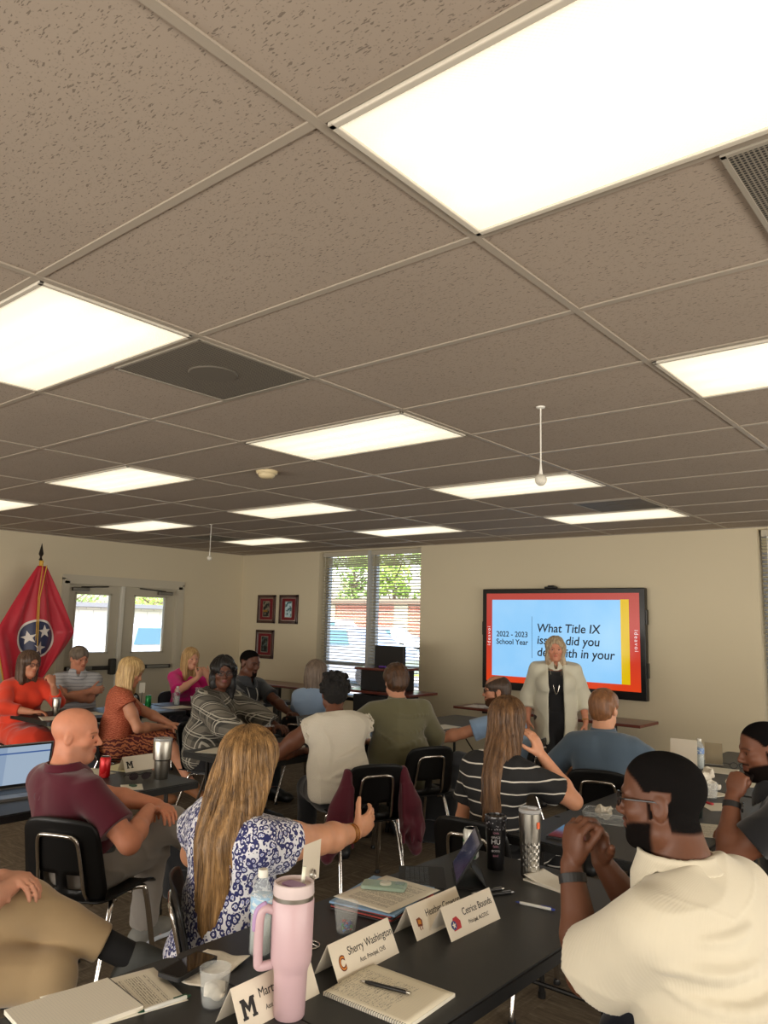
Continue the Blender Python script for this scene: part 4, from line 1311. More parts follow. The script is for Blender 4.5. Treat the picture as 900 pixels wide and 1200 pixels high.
        for sd in (-1, 1):
            E((sd*.040, .062, -.022), (.024*cheek+fatface*.6, .022, .022), .022)
            Fl.add(Cone(P_(sd*.012, .090, .022), P_(sd*.045, .076, .021), .0105*q, .009*q), .014)
            Fl.sub(Ell(P_(sd*.031, .100, .003), np.array((.0175, .017, .0115))*q, M), .010)
            Fl.add(Ell(P_(sd*.031, .0785, .002), np.array((.0145, .0125, .0125))*q, M), .003)
            Fl.add(Cone(P_(sd*.017, .0895, .0062), P_(sd*.046, .081, .0048), .0042*q, .0036*q), .004)
            E((sd*.0765, -.008, -.006), (.010, .020, .031), .006)
            Fl.sub(Ell(P_(sd*.086, .000, -.004), np.array((.006, .010, .016))*q, M), .004)
        Fl.add(Cone(P_(0, .090, .012), P_(0, .109*nose, -.024), .0080*q, .0105*q), .010)
        E((0, .108*nose, -.028), (.0125, .0120, .0105), .006)
        for sd in (-1, 1): E((sd*.0125, .100*nose, -.031), (.0075, .0095, .0080), .005)
        E((0, .082, -.058), (.026, .018, .022), .014)
        Fl.add(Cone(P_(-.020, .086, -.0545), P_(0, .0985, -.0515), .0042*q, .0062*q), .004); Fl.add(Cone(P_(.020, .086, -.0545), P_(0, .0985, -.0515), .0042*q, .0062*q), .004)
        Fl.add(Cone(P_(-.016, .087, -.0615), P_(0, .0965, -.0645), .0045*q, .0072*q), .004); Fl.add(Cone(P_(.016, .087, -.0615), P_(0, .0965, -.0645), .0045*q, .0072*q), .004)
        Fl.sub(Cone(P_(-.019, .0985, -.0580), P_(.019, .0985, -.0580), .0022*q, .0022*q), .003)
        s.hp = P_
    def limbs(s, Fl, armr=1.0, legr=1.0, legs=True):
        S = s.S
        for sd in (1, -1):
            a, e, w, sp = s.arm[sd]
            if sp.get('skip'): continue
            ar = armr*(.7+.3*s.g)
            m = (a+e)/2
            Fl.add(Cone(a, m, .052*S*ar, .050*S*ar), .03); Fl.add(Cone(m, e, .049*S*ar, .040*S*ar), .03)
            m2 = e+(w-e)*.35
            Fl.add(Cone(e, m2, .040*S*ar, .042*S*ar), .02); Fl.add(Cone(m2, w, .042*S*ar, .0265*S*(.8+.2*ar)), .02)
            hd = sp.get('hd', w-e); hn = sp.get('hn', (0, 0, -1))
            if not sp.get('nohand'):
                hand(Fl, w+nrm(w-e)*.008, hd, hn, sd, sp.get('curl', (.45, .5, .35)), sp.get('spread', .2), sp.get('hsc', 1.0)*S, sp.get('thumb'), tc=sp.get('tc', .25))
        if legs:
            for sd in (1, -1):
                a, k, n, toe = s.leg[sd]; lr = legr*(.6+.4*s.g)
                Fl.add(Cone(a, k, .085*S*lr, .056*S*lr), .05)
                m = k+(n-k)*.3
                Fl.add(Cone(k, m, .054*S*lr, .056*S*lr), .03); Fl.add(Cone(m, n, .056*S*lr, .036*S), .03)
                Fl.add(Cone(n, n+toe*.11+np.array([0, 0, -.05]), .038*S, .03*S), .03)
    def body(s, legs=True, armr=1.0, legr=1.0, facekw={}, beard=None, brow=(60, 40, 28), lips=None, stubble=None, scalp=None, noise=0, blush=True, polish=None):
        Fl = F(); s.torso(Fl, -.012); s.neck(Fl); s.head(Fl, **facekw); s.limbs(Fl, armr, legr, legs)
        sk = np.array(srgb(*s.skin)[:3]); lp = np.array(srgb(*(lips or tuple(int(c*f) for c, f in zip(s.skin, (.86, .66, .64)))))[:3])
        br = np.array(srgb(*brow)[:3]); hc, Mh, q = s.hc.copy(), s.Mh.copy(), s.hs
        def col(v):
            c = np.ones((len(v), 4), np.float32); c[:, :3] = sk; c[:, 3] = 0
            L = ((v-hc)@Mh)/q; x, y, z = L[:, 0], L[:, 1], L[:, 2]
            hd = (np.linalg.norm(L, axis=1) < .16)
            def paint(m, cc, a=1.0):
                m = np.clip(m, 0, 1)*a*hd
                if a > .92: c[:, 3] = np.maximum(c[:, 3], m)
                m = m*1.0; c[:, :3] = c[:, :3]*(1-m[:, None])+np.asarray(cc)[None]*m[:, None]
            if blush:
                for sd in (-1, 1): paint(1-np.sqrt((x-sd*.04)**2+(z+.022)**2)/.028, sk*np.array([1.05, .88, .88]), .4)
            if scalp is not None:
                line = np.interp(y, [-.12, -.03, -.012, .006, .018, .030, .046, .066, .085, .12], [-.070, -.060, .01, .0, -.02, .030, .052, .066, .080, .088])
                paint(np.clip((z-line)/.009+.5, 0, 1)*(1-(np.abs(x) > .072)*(z < .032)*(y > -.034)), np.array(srgb(*scalp)[:3]), .995)
            if stubble is not None:
                paint(np.clip((-.028-z)/.015, 0, 1)*np.clip((y-.0)/.02, 0, 1), np.array(srgb(*stubble)[:3]), .45)
            if beard is not None:
                bc, mode = beard
                bcl = np.array(srgb(*bc)[:3])
                mm = np.clip((-.062-z+.35*np.abs(x))/.008, 0, 1)*np.clip((y+.10*(z+.03)-.006)/.012, 0, 1)*np.clip((z+.128)/.01, 0, 1)
                mou = (np.abs(x) < .030)*np.clip(1-np.abs(z+.044)/.008, 0, 1)*(y > .07)
                sideb = (np.abs(x) > .045)*(np.abs(x) < .074)*np.clip((y-.002)/.004, 0, 1)*np.clip((.026-y)/.005, 0, 1)*(z < .01)*(z > -.09)
                if mode == 'full': m = np.maximum(np.maximum(mm, mou), sideb)
                else: m = np.maximum(mou, mm*(np.abs(x) < .03))
                ll = (np.abs(x) < .024)*(np.abs(z+.058) < .010)*(y > .085)
                paint(m*(1-ll), bcl, .985)
            lm = np.clip((1-((x/.024)**2+((z+.058)/.0125)**2))*2.5, 0, 1)*(y > .08)
            paint(lm, lp, .85)
            for sd in (-1, 1):
                bx = (x-sd*.031)/.021; arch = .0235-.004*bx*bx
                paint((np.abs(bx) < 1)*np.clip(1.3-np.abs(z-arch)/.0036, 0, 1)*(y > .05), br, .8)
                paint(np.clip(1.4-np.sqrt(((x-sd*.031)/.017)**2+((z-.007)/.0042)**2), 0, 1)*(y > .06), sk*.35, .6)
            return c
        queue(Fl, s.h, 'body', M_SKIN, s.root, col)
        # eyes
        for sd in (-1, 1):
            p = s.hp(sd*.031, .0782, .0015)
            M4 = Matrix.Translation(Vector(p)) @ Matrix([list(r) for r in s.Mh]).to_4x4() @ Matrix.Rotation(-PI/2, 4, 'X')
            r = .0122*s.hs
            mb = MB(); mb.lathe([(.001, -r)]+[(r*math.sin(a), -r*math.cos(a)) for a in [PI*k/10 for k in range(1, 10)]]+[(.001, r)], M4 @ Matrix.Scale(1.12, 4, (1, 0, 0)), 14)
            e = mb.build('eye', M_EYEW, s.root, smooth=True)
            mb = MB(); mb.lathe([(.0070*s.hs, r*.84), (.006*s.hs, r*.96), (.001, r*1.03)], M4, 14)
            mb.build('iris', M_IRIS, e, smooth=True)
    def shoe(s, sd, m, sole=None, L=.27):
        a, k, n, toe = s.leg[sd]
        S = s.S
        shin = nrm(n-k)
        dn = nrm(shin-toe*np.dot(shin, toe)) if abs(np.dot(shin, toe)) < .9 else np.array([0, 0, -1.])
        Fl = F(); heel = n+dn*.045*S-toe*.035
        t1 = heel+toe*L*.72*S; sidev = np.cross(toe, dn)
        Mx = np.stack([sidev, toe, -dn], 1)
        Fl.add(Cone(n+dn*.0, heel+toe*.01, .045*S, .040*S), .03)
        Fl.add(Cone(heel, t1, .038*S, .036*S), .03); Fl.add(Cone(n+toe*.03, t1-dn*.0, .042*S, .03*S), .03)
        Fl.add(Ell(t1, (.044*S, .06*S, .032*S), Mx), .02)
        fl = heel+dn*.040*S
        Fl.clip(Plane(fl, dn), .006); Fl.clip(Plane(n-shin*.04, -shin), .006)
        def post(o):
            pass
        if sole is None: queue(Fl, .006, 'shoe', m, s.root)
        else:
            F2 = F(); F2.add(Cone(heel+dn*.03, t1+dn*.03, .042*S, .044*S), .01); F2.add(Ell(t1+dn*.03, (.048*S, .066*S, .03*S), Mx), .02)
            F2.clip(Plane(fl-dn*.002, dn), .003); F2.clip(Plane(fl-dn*.028, -dn), .003)
            queue(Fl, .006, 'shoe', m, s.root)
            queue(F2, .006, 'sole', sole, s.root)
    def trousers(s, m, e=.014, cuff=.05, seed=1, amp=.006, belt=None, top=.12, flare=.0, skirt=False, upto=None):
        Fl = F(); S = s.S
        s.torso(Fl, e, shoulders=False)
        Fl.ops = Fl.ops[:3]
        for _o in Fl.ops: _o[1].ends = [(s.pel+s.Mp@np.array([0, 0, top]), s.Mp@np.array([0, 0, 1.]))]
        for sd in (1, -1):
            a, k, n, toe = s.leg[sd]; lr = (.6+.4*s.g)
            Fl.add(Cone(a, k, .090*S*lr+e, .060*S*lr+e), .06)
            end = n+nrm(k-n)*cuff if upto is None else k+nrm(n-k)*upto
            Fl.add(Cone(k, end, .058*S*lr+e, .048*S+e+flare, ends=[(end, nrm(n-k))]), .03)
        if skirt:
            ka, kb = s.leg[1][1], s.leg[-1][1]
            Fl.add(Cone(s.pel+s.Mp@np.array([0, .05, -.02]), (ka+kb)/2-np.array([0, .03, .0]), .11*S+e, .085*S+e), .08)
            if upto and upto > .05: Fl.add(Cone((ka+kb)/2, (ka+kb)/2+np.array([0, .0, -upto]), .10+e, .11+e, ends=[((ka+kb)/2+np.array([0, 0, -upto]), (0, 0, -1))]), .08)
        Fl.disp = folds(amp, 17, seed)
        queue(Fl, max(s.h, .006), 'trousers' if not skirt else 'skirt', m, s.root)
        if belt:
            Fb = F(); Fb.add(Ell(s.pel+s.Mp@np.array([0, -.01, .05]), (.165*S*s.g**.8+e+.006, .115*S*s.g**.6+s.fat*.3+e+.008, .14*S+e), s.Mp), .02)
            z0 = top-.045
            Fb.clip(Plane(s.pel+s.Mp@np.array([0, 0, top]), s.Mp@np.array([0, 0, 1.])), .003); Fb.clip(Plane(s.pel+s.Mp@np.array([0, 0, z0]), s.Mp@np.array([0, 0, -1.])), .003)
            queue(Fb, .006, 'belt', belt, s.root)
    def shirt(s, m, e=.014, sleeve=.62, seed=2, amp=.005, hem=-.02, collar='polo', name='shirt', sl_flare=.012, loose=0.0, neckdrop=.0, extra=None, scale=15, armr=1.0, stretch=(1, 1, 1), clips=(), cm=None, cuffband=False, ruffle=0.0, sl_e=0.0, collar_gap=True, colR=0.0):
        S = s.S; Fl = F()
        s.torso(Fl, e+loose*.4)
        ar = armr*(.7+.3*s.g)
        if loose:
            Fl.add(Ell(s.waist+s.Mt@np.array([0, .0, -.02]), (.15*S*s.g+e+loose, .11*S*s.g**.7+s.fat*.5+e+loose, .19), s.Mt), .05)
        for sd in (1, -1):
            a, el, w, sp = s.arm[sd]
            if sp.get('skip'): continue
            if sleeve <= 0: 
                Fl.add(Cone(a, a+(el-a)*.04, .054*S*ar+e, .052*S*ar+e, ends=[(a+(el-a)*.12, nrm(el-a))]), .03)
            elif sleeve <= 1:
                end = a+(el-a)*sleeve
                Fl.add(Cone(a, end, .055*S*ar+e+sl_e, .052*S*ar+e+sl_flare+sl_e, ends=[(end, nrm(el-a))]), .03)
                if cuffband: Fl.add(Torus(end-nrm(el-a)*.008, nrm(el-a), .052*S*ar+e+sl_flare+sl_e-.004, .008, ref=(1, .3, .2)), .004)
            else:
                Fl.add(Cone(a, el, .054*S*ar+e+sl_e, .046*S*ar+e+sl_e), .03)
                end = el+(w-el)*(sleeve-1)
                Fl.add(Cone(el, end, .045*S*ar+e+sl_e, .036*S*ar+e+sl_e*.7, ends=[(end, nrm(w-el))]), .03)
        if extra: extra(Fl)
        # neckline: a flat cut through the base of the neck
        nk = s.c7+s.Mt@np.array([0, .035, .022-neckdrop]); nn = s.Mt@nrm([0, .16+neckdrop*5, .98])
        Fl.clip(Plane(nk, nn), .01)
        hz = s.pel+s.Mp@np.array([0, 0, hem])
        Fl.clip(Plane(hz, s.Mp@np.array([0, 0, -1.])), .01)
        for c in clips: Fl.clip(c, .008)
        Fl.disp = folds(amp, scale, seed, stretch)
        queue(Fl, s.h, name, m, s.root)
        if collar:
            r = (.054 if s.female else .064)*S*(.8+.2*s.g)+.014+colR
            ax = nrm(s.hc-s.c7+np.array([0, 0, .1])); ax = nrm(ax+s.Mt@np.array([0, -.25, 0]))
            c0 = s.c7+s.Mt@np.array([0, .020, .026]); f0 = s.Mt@np.array([0, 1., 0]); rt_ = s.Mt@np.array([1., 0, 0])
            Fc = F()
            def shell(P, c0=c0, ax=ax, r=r):
                q = P-c0.astype(np.float32); hgt = dot3(q, ax); a = dot3(q, f0); b = dot3(q, rt_)
                rad = np.sqrt(a*a/1.12+b*b)
                rr = r-.25*hgt+.35*np.clip(.02-hgt, 0, .05)
                fl = .002+.045*(a > 0)*a/ .07
                return np.maximum(np.abs(rad-rr)-.0055, np.maximum(hgt-.034, -hgt-fl))
            Fc.add(Fn(c0, r+.05, shell), .004)
            if collar_gap:
                M_ = np.stack([rt_, f0, ax], 1)
                Fc.sub(Ell(c0+f0*.09+ax*.01, (.020, .06, .07), M_), .004)
            queue(Fc, min(s.h, .006), 'collar', cm or m, s.root)
    def glasses(s, m=None, w=.026, hgt=.017, lens=None, z=.004):
        m = m or M_SPEC; q = s.hs; P_ = s.hp
        g_ = MB()
        for sd in (-1, 1):
            pts = [P_(sd*.033+w*math.cos(a)*(1 if abs(math.cos(a)) < .7 else .96), .104-.006*abs(math.cos(a))*(1 if math.cos(a)*sd > 0 else 0), z+hgt*math.sin(a)) for a in [2*PI*k/20 for k in range(20)]]
            g_.tube(pts, .0022*q, 6, closed=True)
            g_.tube([P_(sd*(.033+w), .098, z+.005), P_(sd*.076, .075, z+.007), P_(sd*.081, .0, z+.006), P_(sd*.078, -.018, z-.012)], .0022*q, 6)
        g_.tube([P_(-.008, .105, z+.004), P_(0, .108, z+.007), P_(.008, .105, z+.004)], .002*q, 6)
        o = g_.build('eyeglasses', m, s.root)
        for sd in (-1, 1):
            mb = MB(); vs = [P_(sd*.033+(w-.001)*math.cos(a), .103, z+(hgt-.001)*math.sin(a)) for a in [2*PI*k/16 for k in range(16)]]
            vs2 = [v-s.Mh@np.array([0, .0015, 0]) for v in vs]
            mb.add(list(vs)+list(vs2), [tuple(range(16)), tuple(reversed(range(16, 32)))]+[(i, (i+1) % 16, (i+1) % 16+16, i+16) for i in range(16)])
            mb.build('lens', lens or M_LENS, o)
    def short_hair(s, m, t=.008, hairline=.062, low=-.05, amp=.002, seed=3, top=.0, sideburn=True, bald=None, fade=.0, name='hair', back=.0):
        """cap of cropped hair: a little outside the skull, cut by the hairline"""
        q = s.hs; P_ = s.hp; Fl = F()
        Fl.add(Ell(P_(0, -.014, .035), np.array((.076+t, .094+t, .084+t+top))*q, s.Mh), .02)
        Fl.add(Ell(P_(0, .018, .045), np.array((.066+t, .070+t, .066+t+top))*q, s.Mh), .03)
        Fl.add(Ell(P_(0, -.045, -.02), np.array((.062+t*.6, .055+t+back, .06))*q, s.Mh), .03)
        # face opening, ears, nape
        Fl.sub(Ell(P_(0, .155, -.005), np.array((.072, .078+ (.062-hairline), .085))*q, s.Mh), .008)
        for sd in (-1, 1):
            Fl.sub(Ell(P_(sd*.085, .045, -.055), np.array((.05, .047, .065))*q, s.Mh), .006)
            Fl.sub(Ell(P_(sd*.088, -.010, -.018), np.array((.03, .024, .036))*q, s.Mh), .006)
        Fl.sub(Ell(P_(0, .05, -.12), np.array((.1, .105, .07))*q, s.Mh), .01)
        Fl.clip(Plane(P_(0, 0, low), s.Mh@nrm([0, .25, -1.])), .012)
        if bald: bald(Fl, P_, q)
        Fl.disp = lambda P, Mh=s.Mh, hc=s.hc: (amp*sn(((P-hc.astype(np.float32))@Mh.astype(np.float32))*np.array([1, 1, .5], np.float32), 190, seed, 1)).astype(np.float32)
        queue(Fl, min(s.h, .005), name, m, s.root)
    def long_hair(s, m, length=.25, width=.095, thick=.03, vol=.016, part=0.0, seed=5, amp=.004, back=.0, front=True, open_=.058, taper=.7, wave=0.0, freq=46, top=.0, flip=0.0, fwdlocks=0.0, facew=.060, side=0.0):
        """shoulder length or longer hair, parted, falling behind and beside the face. Works in the head frame, falls along world down."""
        q = s.hs; P_ = s.hp; Fl = F()
        dn = np.array([0, 0, -1.]); hz = s.Mh@np.array([0, 1., 0]); hz[2] = 0; fwd = nrm(hz); rgt = np.cross(fwd, [0, 0, 1.])
        M_ = np.stack([rgt, fwd, [0, 0, 1.]], 1)
        Fl.add(Ell(P_(0, -.016, .038), np.array((.078+vol, .096+vol, .086+vol*.8+top))*q, s.Mh), .02)
        Fl.add(Ell(P_(0, .012, .045), np.array((.070+vol, .076+vol*.7, .068+vol*.8+top))*q, s.Mh), .03)
        base = P_(0, -.05, 0)
        Wd = width*q
        zb = -length
        # back curtain as a chain of flattened ellipsoids
        n = max(3, int(length/.045))
        for i in range(n+1):
            u = i/n; z = -.02+(-length+.02)*u
            w = Wd*(1.0+.08*math.sin(PI*u))*(1-(1-taper)*u**1.5)
            c = s.hc+fwd*(-.045*q-back*min(1, u*length/.22))+rgt*side*u+np.array([0, 0, z])
            Fl.add(Ell(c, (w, (.052+thick*(1-u*.5)), .05), M_), .04)
        if front:
            for sd in (-1, 1):
                for i in range(n+1):
                    u = i/n; z = .03+(-length*.92-.03)*u
                    c = s.hc+fwd*(.012*q+fwdlocks*u)+rgt*sd*(Wd*.86*(1-.1*u)+flip*u*u)+np.array([0, 0, z])
                    Fl.add(Ell(c, (.026, .038*(1-.35*u), .04), M_), .03)
        # opening for the face
        Fl.sub(Ell(P_(0, .125, -.022), np.array((facew, .075, .092))*q, s.Mh), .01)
        Fl.sub(Cone(P_(0, .12, -.05), P_(0, .10, -.25), (facew-.006)*q, (facew+.01)*q), .012)
        hc = s.hc.astype(np.float32)
        Mw = M_.astype(np.float32)
        def disp(P):
            L = (P-hc)@Mw
            ang = np.arctan2(L[:, 0]-part, -(L[:, 1])+.001)
            wv = .35*np.sin(L[:, 2]*22+ang*2)*(1+wave)
            n1 = np.sin(ang*freq*.5+wv*4+3*sn(L*np.array([1, 1, .3], np.float32), 20, seed, 1))
            n2 = np.sin(ang*freq*1.3+wv*5+L[:, 2]*8)
            return (-amp*(.6*n1+.4*n2)-amp*1.2*wave*np.sin(L[:, 2]*45+ang*3)).astype(np.float32)
        Fl.disp = disp
        queue(Fl, min(s.h, .0055), 'hair', m, s.root)
        # loose strands, one mesh
        return Fl
# ------------------------------------------------------------------ school chair
M_SHELL = mat('chair_shell', (9, 9, 10), .42, bump=(500, .08), spec=.3)
def make_chair():
    t = thing('stacking_chair', 'x', 'chair', (0, 0, 0), 0, 'black stacking chairs with chrome legs')
    def seat(u, v):
        x = (u-.5)*.44; y = .21-.42*v
        dip = -.018*math.cos((u-.5)*PI)*math.sin(PI*min(1, v*1.1))
        edge = .012*(abs(u-.5)*2)**4
        front = -.03*max(0, (.18-v)/.18)**2
        w = 1-.06*(abs(v-.5)*2)**4
        return (x*w, y, .452+dip+edge+front)
    mb = MB(); mb.surf(seat, 14, 14, thick=.008); mb.build('seat', M_SHELL, t, smooth=True)
    def back(u, v):
        z = .46+.36*v
        w = (.43-.05*v)*(1-.16*max(0, (v-.82)/.18)**2)*(1-.10*max(0, (.15-v)/.15))
        x = (u-.5)*w
        y = -.205-.085*v+.030*math.cos((u-.5)*PI)*-1+.03
        return (x, y, z-.02*(abs(u-.5)*2)**3*max(0, (v-.7)/.3))
    # shell with an open slot low in the back
    mb = MB()
    nu, nv = 16, 16
    vs = [Vector(back(i/nu, j/nv)) for j in range(nv+1) for i in range(nu+1)]
    fs = []
    for j in range(nv):
        for i in range(nu):
            if 4 <= i < 12 and 2 <= j < 5 and not (i in (7, 8)): continue
            fs.append((j*(nu+1)+i, j*(nu+1)+i+1, (j+1)*(nu+1)+i+1, (j+1)*(nu+1)+i))
    mb.add(vs, fs); o = mb.build('backrest', M_SHELL, t, smooth=True)
    md = o.modifiers.new('solid', 'SOLIDIFY'); md.thickness = .008; md.offset = 0
    # chrome loop up the back of the shell
    def bp(x, z, off=.014):
        v = (z-.46)/.36; return (x, back(.5+x/.42, v)[1]-off, z)
    pts = [(-.12, -.16, .435), bp(-.118, .50), bp(-.112, .60), bp(-.105, .70), bp(-.09, .735), bp(-.05, .745), bp(.05, .745), bp(.09, .735), bp(.105, .70), bp(.112, .60), bp(.118, .50), (.12, -.16, .435)]
    mb = MB(); mb.tube(smooth_path(pts, 5), .0095, 10); mb.build('back_frame', M_CHROME, t, smooth=True)
    for sx in (-1, 1):
        for fr in (1, -1):
            y0 = .13 if fr > 0 else -.10; y1 = .23 if fr > 0 else -.25
            pts = [(sx*.13, y0*.3, .432), (sx*.175, y0, .43), (sx*.195, y0+(y1-y0)*.25, .385), (sx*.215, y1*.985, .06), (sx*.216, y1, .012)]
            mb = MB(); mb.tube(smooth_path(pts, 5), .0125, 10)
            lg = mb.build('leg', M_CHROME, t, smooth=True)
            mb = MB(); mb.lathe([(.016, 0), (.018, .006), (.0145, .022)], seg=14, c=(sx*.216, y1, 0)); mb.build('foot_cap', M_BLACK, lg, auto=40)
    mb = MB()
    for y0 in (.06, -.06): mb.tube([(-.175, y0, .428), (.175, y0, .428)], .009, 8)
    mb.build('seat_rail', M_CHROME, t, smooth=True)
    return t
chair0 = make_chair(); chair_used = [False]
def chair(x, y, rz, label):
    if not chair_used[0]: c = chair0; chair_used[0] = True
    else: c = copy_tree(chair0)
    c.location = (x, y, 0); c.rotation_euler = (0, 0, R(rz)); c['label'] = label
    return c

SEATED = {1: ((.13, .43, .50), (.14, .42, .09), (.1, 1, 0)), -1: ((-.13, .43, .50), (-.14, .42, .09), (-.1, 1, 0))}
def seated(h=.50, spread=.13, fwd=.43, fx=0): return {sd: ((sd*spread, fwd, h), (sd*(spread+.01)+fx, fwd-.02, .09), (sd*.15, 1, 0)) for sd in (1, -1)}
M_KHAKI = m_cloth('khaki_cloth', (158, 134, 100), (178, 154, 118))
M_GREYP = m_cloth('grey_trouser', (128, 121, 114), (146, 138, 130))
M_DARKP = m_cloth('black_trouser', (20, 20, 23), (30, 30, 34))
M_JEAN = m_cloth('grey_jean', (62, 66, 74), (84, 88, 96))
M_NAVY = m_cloth('navy_trouser', (24, 28, 40), (32, 36, 50))
M_BLKSHOE = mat('black_shoe', (20, 20, 21), .5)
M_GRYSHOE = mat('grey_shoe', (120, 118, 112), .7, noise=(12, .3))
M_WHTSOLE = mat('white_sole', (190, 196, 206), .6)

# ---------------- 16: large man in white shirt, foreground right
def m_white_rib():
    t = NT('white_ribbed_cloth', .85)
    s_ = t.sep(t.obj)
    w = t.math('SINE', t.math('MULTIPLY', t.math('ARCTAN2', s_[0], t.math('ADD', s_[1], -.05)), 190))
    t.color(t.mix(t.noise(t.obj, 4, 3), srgb(192, 183, 162), srgb(206, 198, 178)))
    t.b.inputs['Sheen Weight'].default_value = .2
    t.bump(w, .10, .0012)
    return t.m
M_WRIB = m_white_rib()
big = Person('person', 'large man in a white short-sleeved shirt and glasses, hands clasped before his mouth', 0, 0, 84, S=1.08, girth=1.16, fat=.05, ht=(-.80, 2.17, 1.37), lean=17, twist=-8, hunch=-.01,
    head=(14, -3, 0), neck_fwd=.02, headsc=1.0, shw=.200, shdrop=.025, h=.0055, skin=(94, 58, 40), torso=.49,
    L_=dict(W=(-1.055, 2.13, 1.03), POLE=(-.5, .15, -1), HD=(.15, .0, 1), HN=(.45, .75, .1), curl=(.75, .9, .5), spread=.1, TH=(.5, .3, .7)),
    R_=dict(W=(-1.02, 2.26, 1.02), POLE=(-.5, .3, -1), HD=(.05, -.35, .9), HN=(-.2, -.9, .1), curl=(.55, .6, .4), spread=.1),
    legs={1: ((.17, .40, .52), (.18, .38, .09), (.1, 1, 0)), -1: ((-.20, .40, .52), (-.2, .36, .09), (-.1, 1, 0))})
big.body(armr=1.12, beard=((12, 11, 11), 'full'), brow=(20, 14, 12), facekw=dict(fatface=.006, jaw=1.15), scalp=(17, 16, 16), lips=(96, 52, 46))
def yoke(Fl):
    T = big.Mt; o = big.c7
    crease(Fl, T, o, [([(-.20, -.05, .0), (-.13, -.13, -.05), (-.04, -.17, -.09)], .003, .0022), ([(-.04, -.17, -.09), (.08, -.17, -.05), (.19, -.10, .0)], .003, .0022)], .004)
    crease(Fl, T, o, [([(-.26, -.04, -.16), (-.15, -.13, -.20), (.02, -.18, -.20)], .014, .008), ([(-.25, -.02, -.22), (-.12, -.15, -.27), (.08, -.2, -.25)], .015, .009),
        ([(-.25, .02, -.27), (-.14, -.13, -.34), (.04, -.2, -.36)], .014, .008), ([(-.2, -.1, -.30), (-.02, -.2, -.40), (.18, -.16, -.34)], .013, .007), ([(-.17, -.12, -.12), (-.08, -.16, -.13), (.0, -.18, -.12)], .009, .005),
        ([(-.2, -.06, -.42), (-.04, -.2, -.46), (.2, -.15, -.42)], .013, .007)], .02)
big.shirt(M_WRIB, e=.016, sleeve=.80, amp=.008, hem=-.06, seed=4, loose=.012, sl_flare=.022, sl_e=.008, scale=11, stretch=(1, 1, 1.6), extra=yoke, armr=1.1, colR=.010)
big.trousers(M_NAVY, top=.05)
big.glasses()
for sd in (1, -1): big.shoe(sd, M_BLKSHOE)
auto_chair(big, 'black chair under the large man in the white shirt')

# ---------------- 17: man in black polo, right edge
M_BLKPOLO = m_cloth('black_polo_cloth', (22, 22, 25), (30, 30, 33))
blk = Person('person', 'man in a black polo resting his chin on his fist, at the right edge', 0, 0, 98, S=1.04, girth=1.2, fat=.02, ht=(-.93, 3.76, 1.31), lean=14, head=(26, -8, 0), neck_fwd=.03, shw=.205, h=.006, skin=(112, 70, 50),
    L_=dict(W=(-1.03, 3.60, 1.00), POLE=(-.4, -.5, -1), HD=(.25, .25, .9), HN=(.3, 1, 0), curl=(1.3, 1.4, .8), spread=0, TH=(.3, .6, .6)),
    R_=dict(W=(-1.15, 4.05, .77), POLE=(.1, .7, -.6), HD=(-.2, -1, 0), HN=(0, 0, -1)), legs=seated(.50, .15, .40))
blk.body(beard=((16, 13, 12), 'full'), brow=(22, 15, 12), scalp=(13, 12, 12), armr=1.1, facekw=dict(jaw=1.1, fatface=.003))
blk.shirt(M_BLKPOLO, e=.012, sleeve=.60, amp=.005, hem=-.04, loose=.012, sl_flare=.014)
blk.trousers(M_DARKP)
for sd in (1, -1): blk.shoe(sd, M_BLKSHOE)
auto_chair(blk, 'black chair under the man in the black polo at the right edge')

# ---------------- 7: bald man in maroon polo
M_MAROON = m_cloth('maroon_polo_cloth', (76, 14, 32), (90, 20, 40))
mar = Person('person', 'bald man in a maroon polo and grey trousers sitting beside the open laptop', 0, 0, 8, S=1.03, girth=1.12, fat=.02, ht=(-3.50, 1.95, 1.262), lean=-14, twist=-4, head=dict(rot=(-52, -4, 0), off=(.0, -.0, 0)), neck_fwd=.03, shw=.205, h=.0055, skin=(208, 140, 110),
    R_=dict(W=(-3.26, 2.22, .80), POLE=(.7, -.5, -.5), HD=(-.6, .5, -.25), HN=(0, .1, -1), curl=(.4, .5, .3)),
    L_=dict(W=(-3.36, 2.36, .78), POLE=(-.8, -.2, -.6), HD=(.9, -.1, -.1), HN=(.1, 0, -1), curl=(.4, .5, .3)),
    legs=dict(world=True, **{}) if False else {1: ((.02, .44, .52), (-.08, .50, .10), (-.1, 1, 0)), -1: ((.16, .43, .66), (.34, .62, .46), (.35, .7, -.45))})
mar.body(brow=(120, 84, 60), stubble=(150, 110, 90), facekw=dict(jaw=1.05, nose=1.06), armr=1.08)
mar.shirt(M_MAROON, e=.012, sleeve=.70, amp=.005, hem=.055, loose=.012, sl_flare=.02, seed=8)
mar.trousers(M_GREYP, e=.018, top=.09, belt=mat('black_belt', (22, 18, 18), .4), amp=.009, seed=5, cuff=.03)
for sd in (1, -1): mar.shoe(sd, M_GRYSHOE, M_WHTSOLE)
_f = [j for j in JOBS if j[2] == 'shirt' and j[4] == mar.root][0][0]
mb = MB()
for s_ in (1, -1):
    arc = [mar.c7+mar.Mt@np.array([-.035+s_*(-.006+.013*math.cos(a))*1.0, -.14, -.055+.013*math.sin(a)*1.3]) for a in [R(100+16*k) for k in range(11)]]
    P_, G_ = project(_f, np.array(arc), .0018); mb.tube([tuple(v) for v in P_], .0016, 5)
mb.build('shirt_mark', mat('mark_grey', (110, 84, 90), .5), mar.root, smooth=True)
auto_chair(mar, 'black chair with a chrome loop under the bald man in maroon', fwd=.035, side=.07, drz=16)

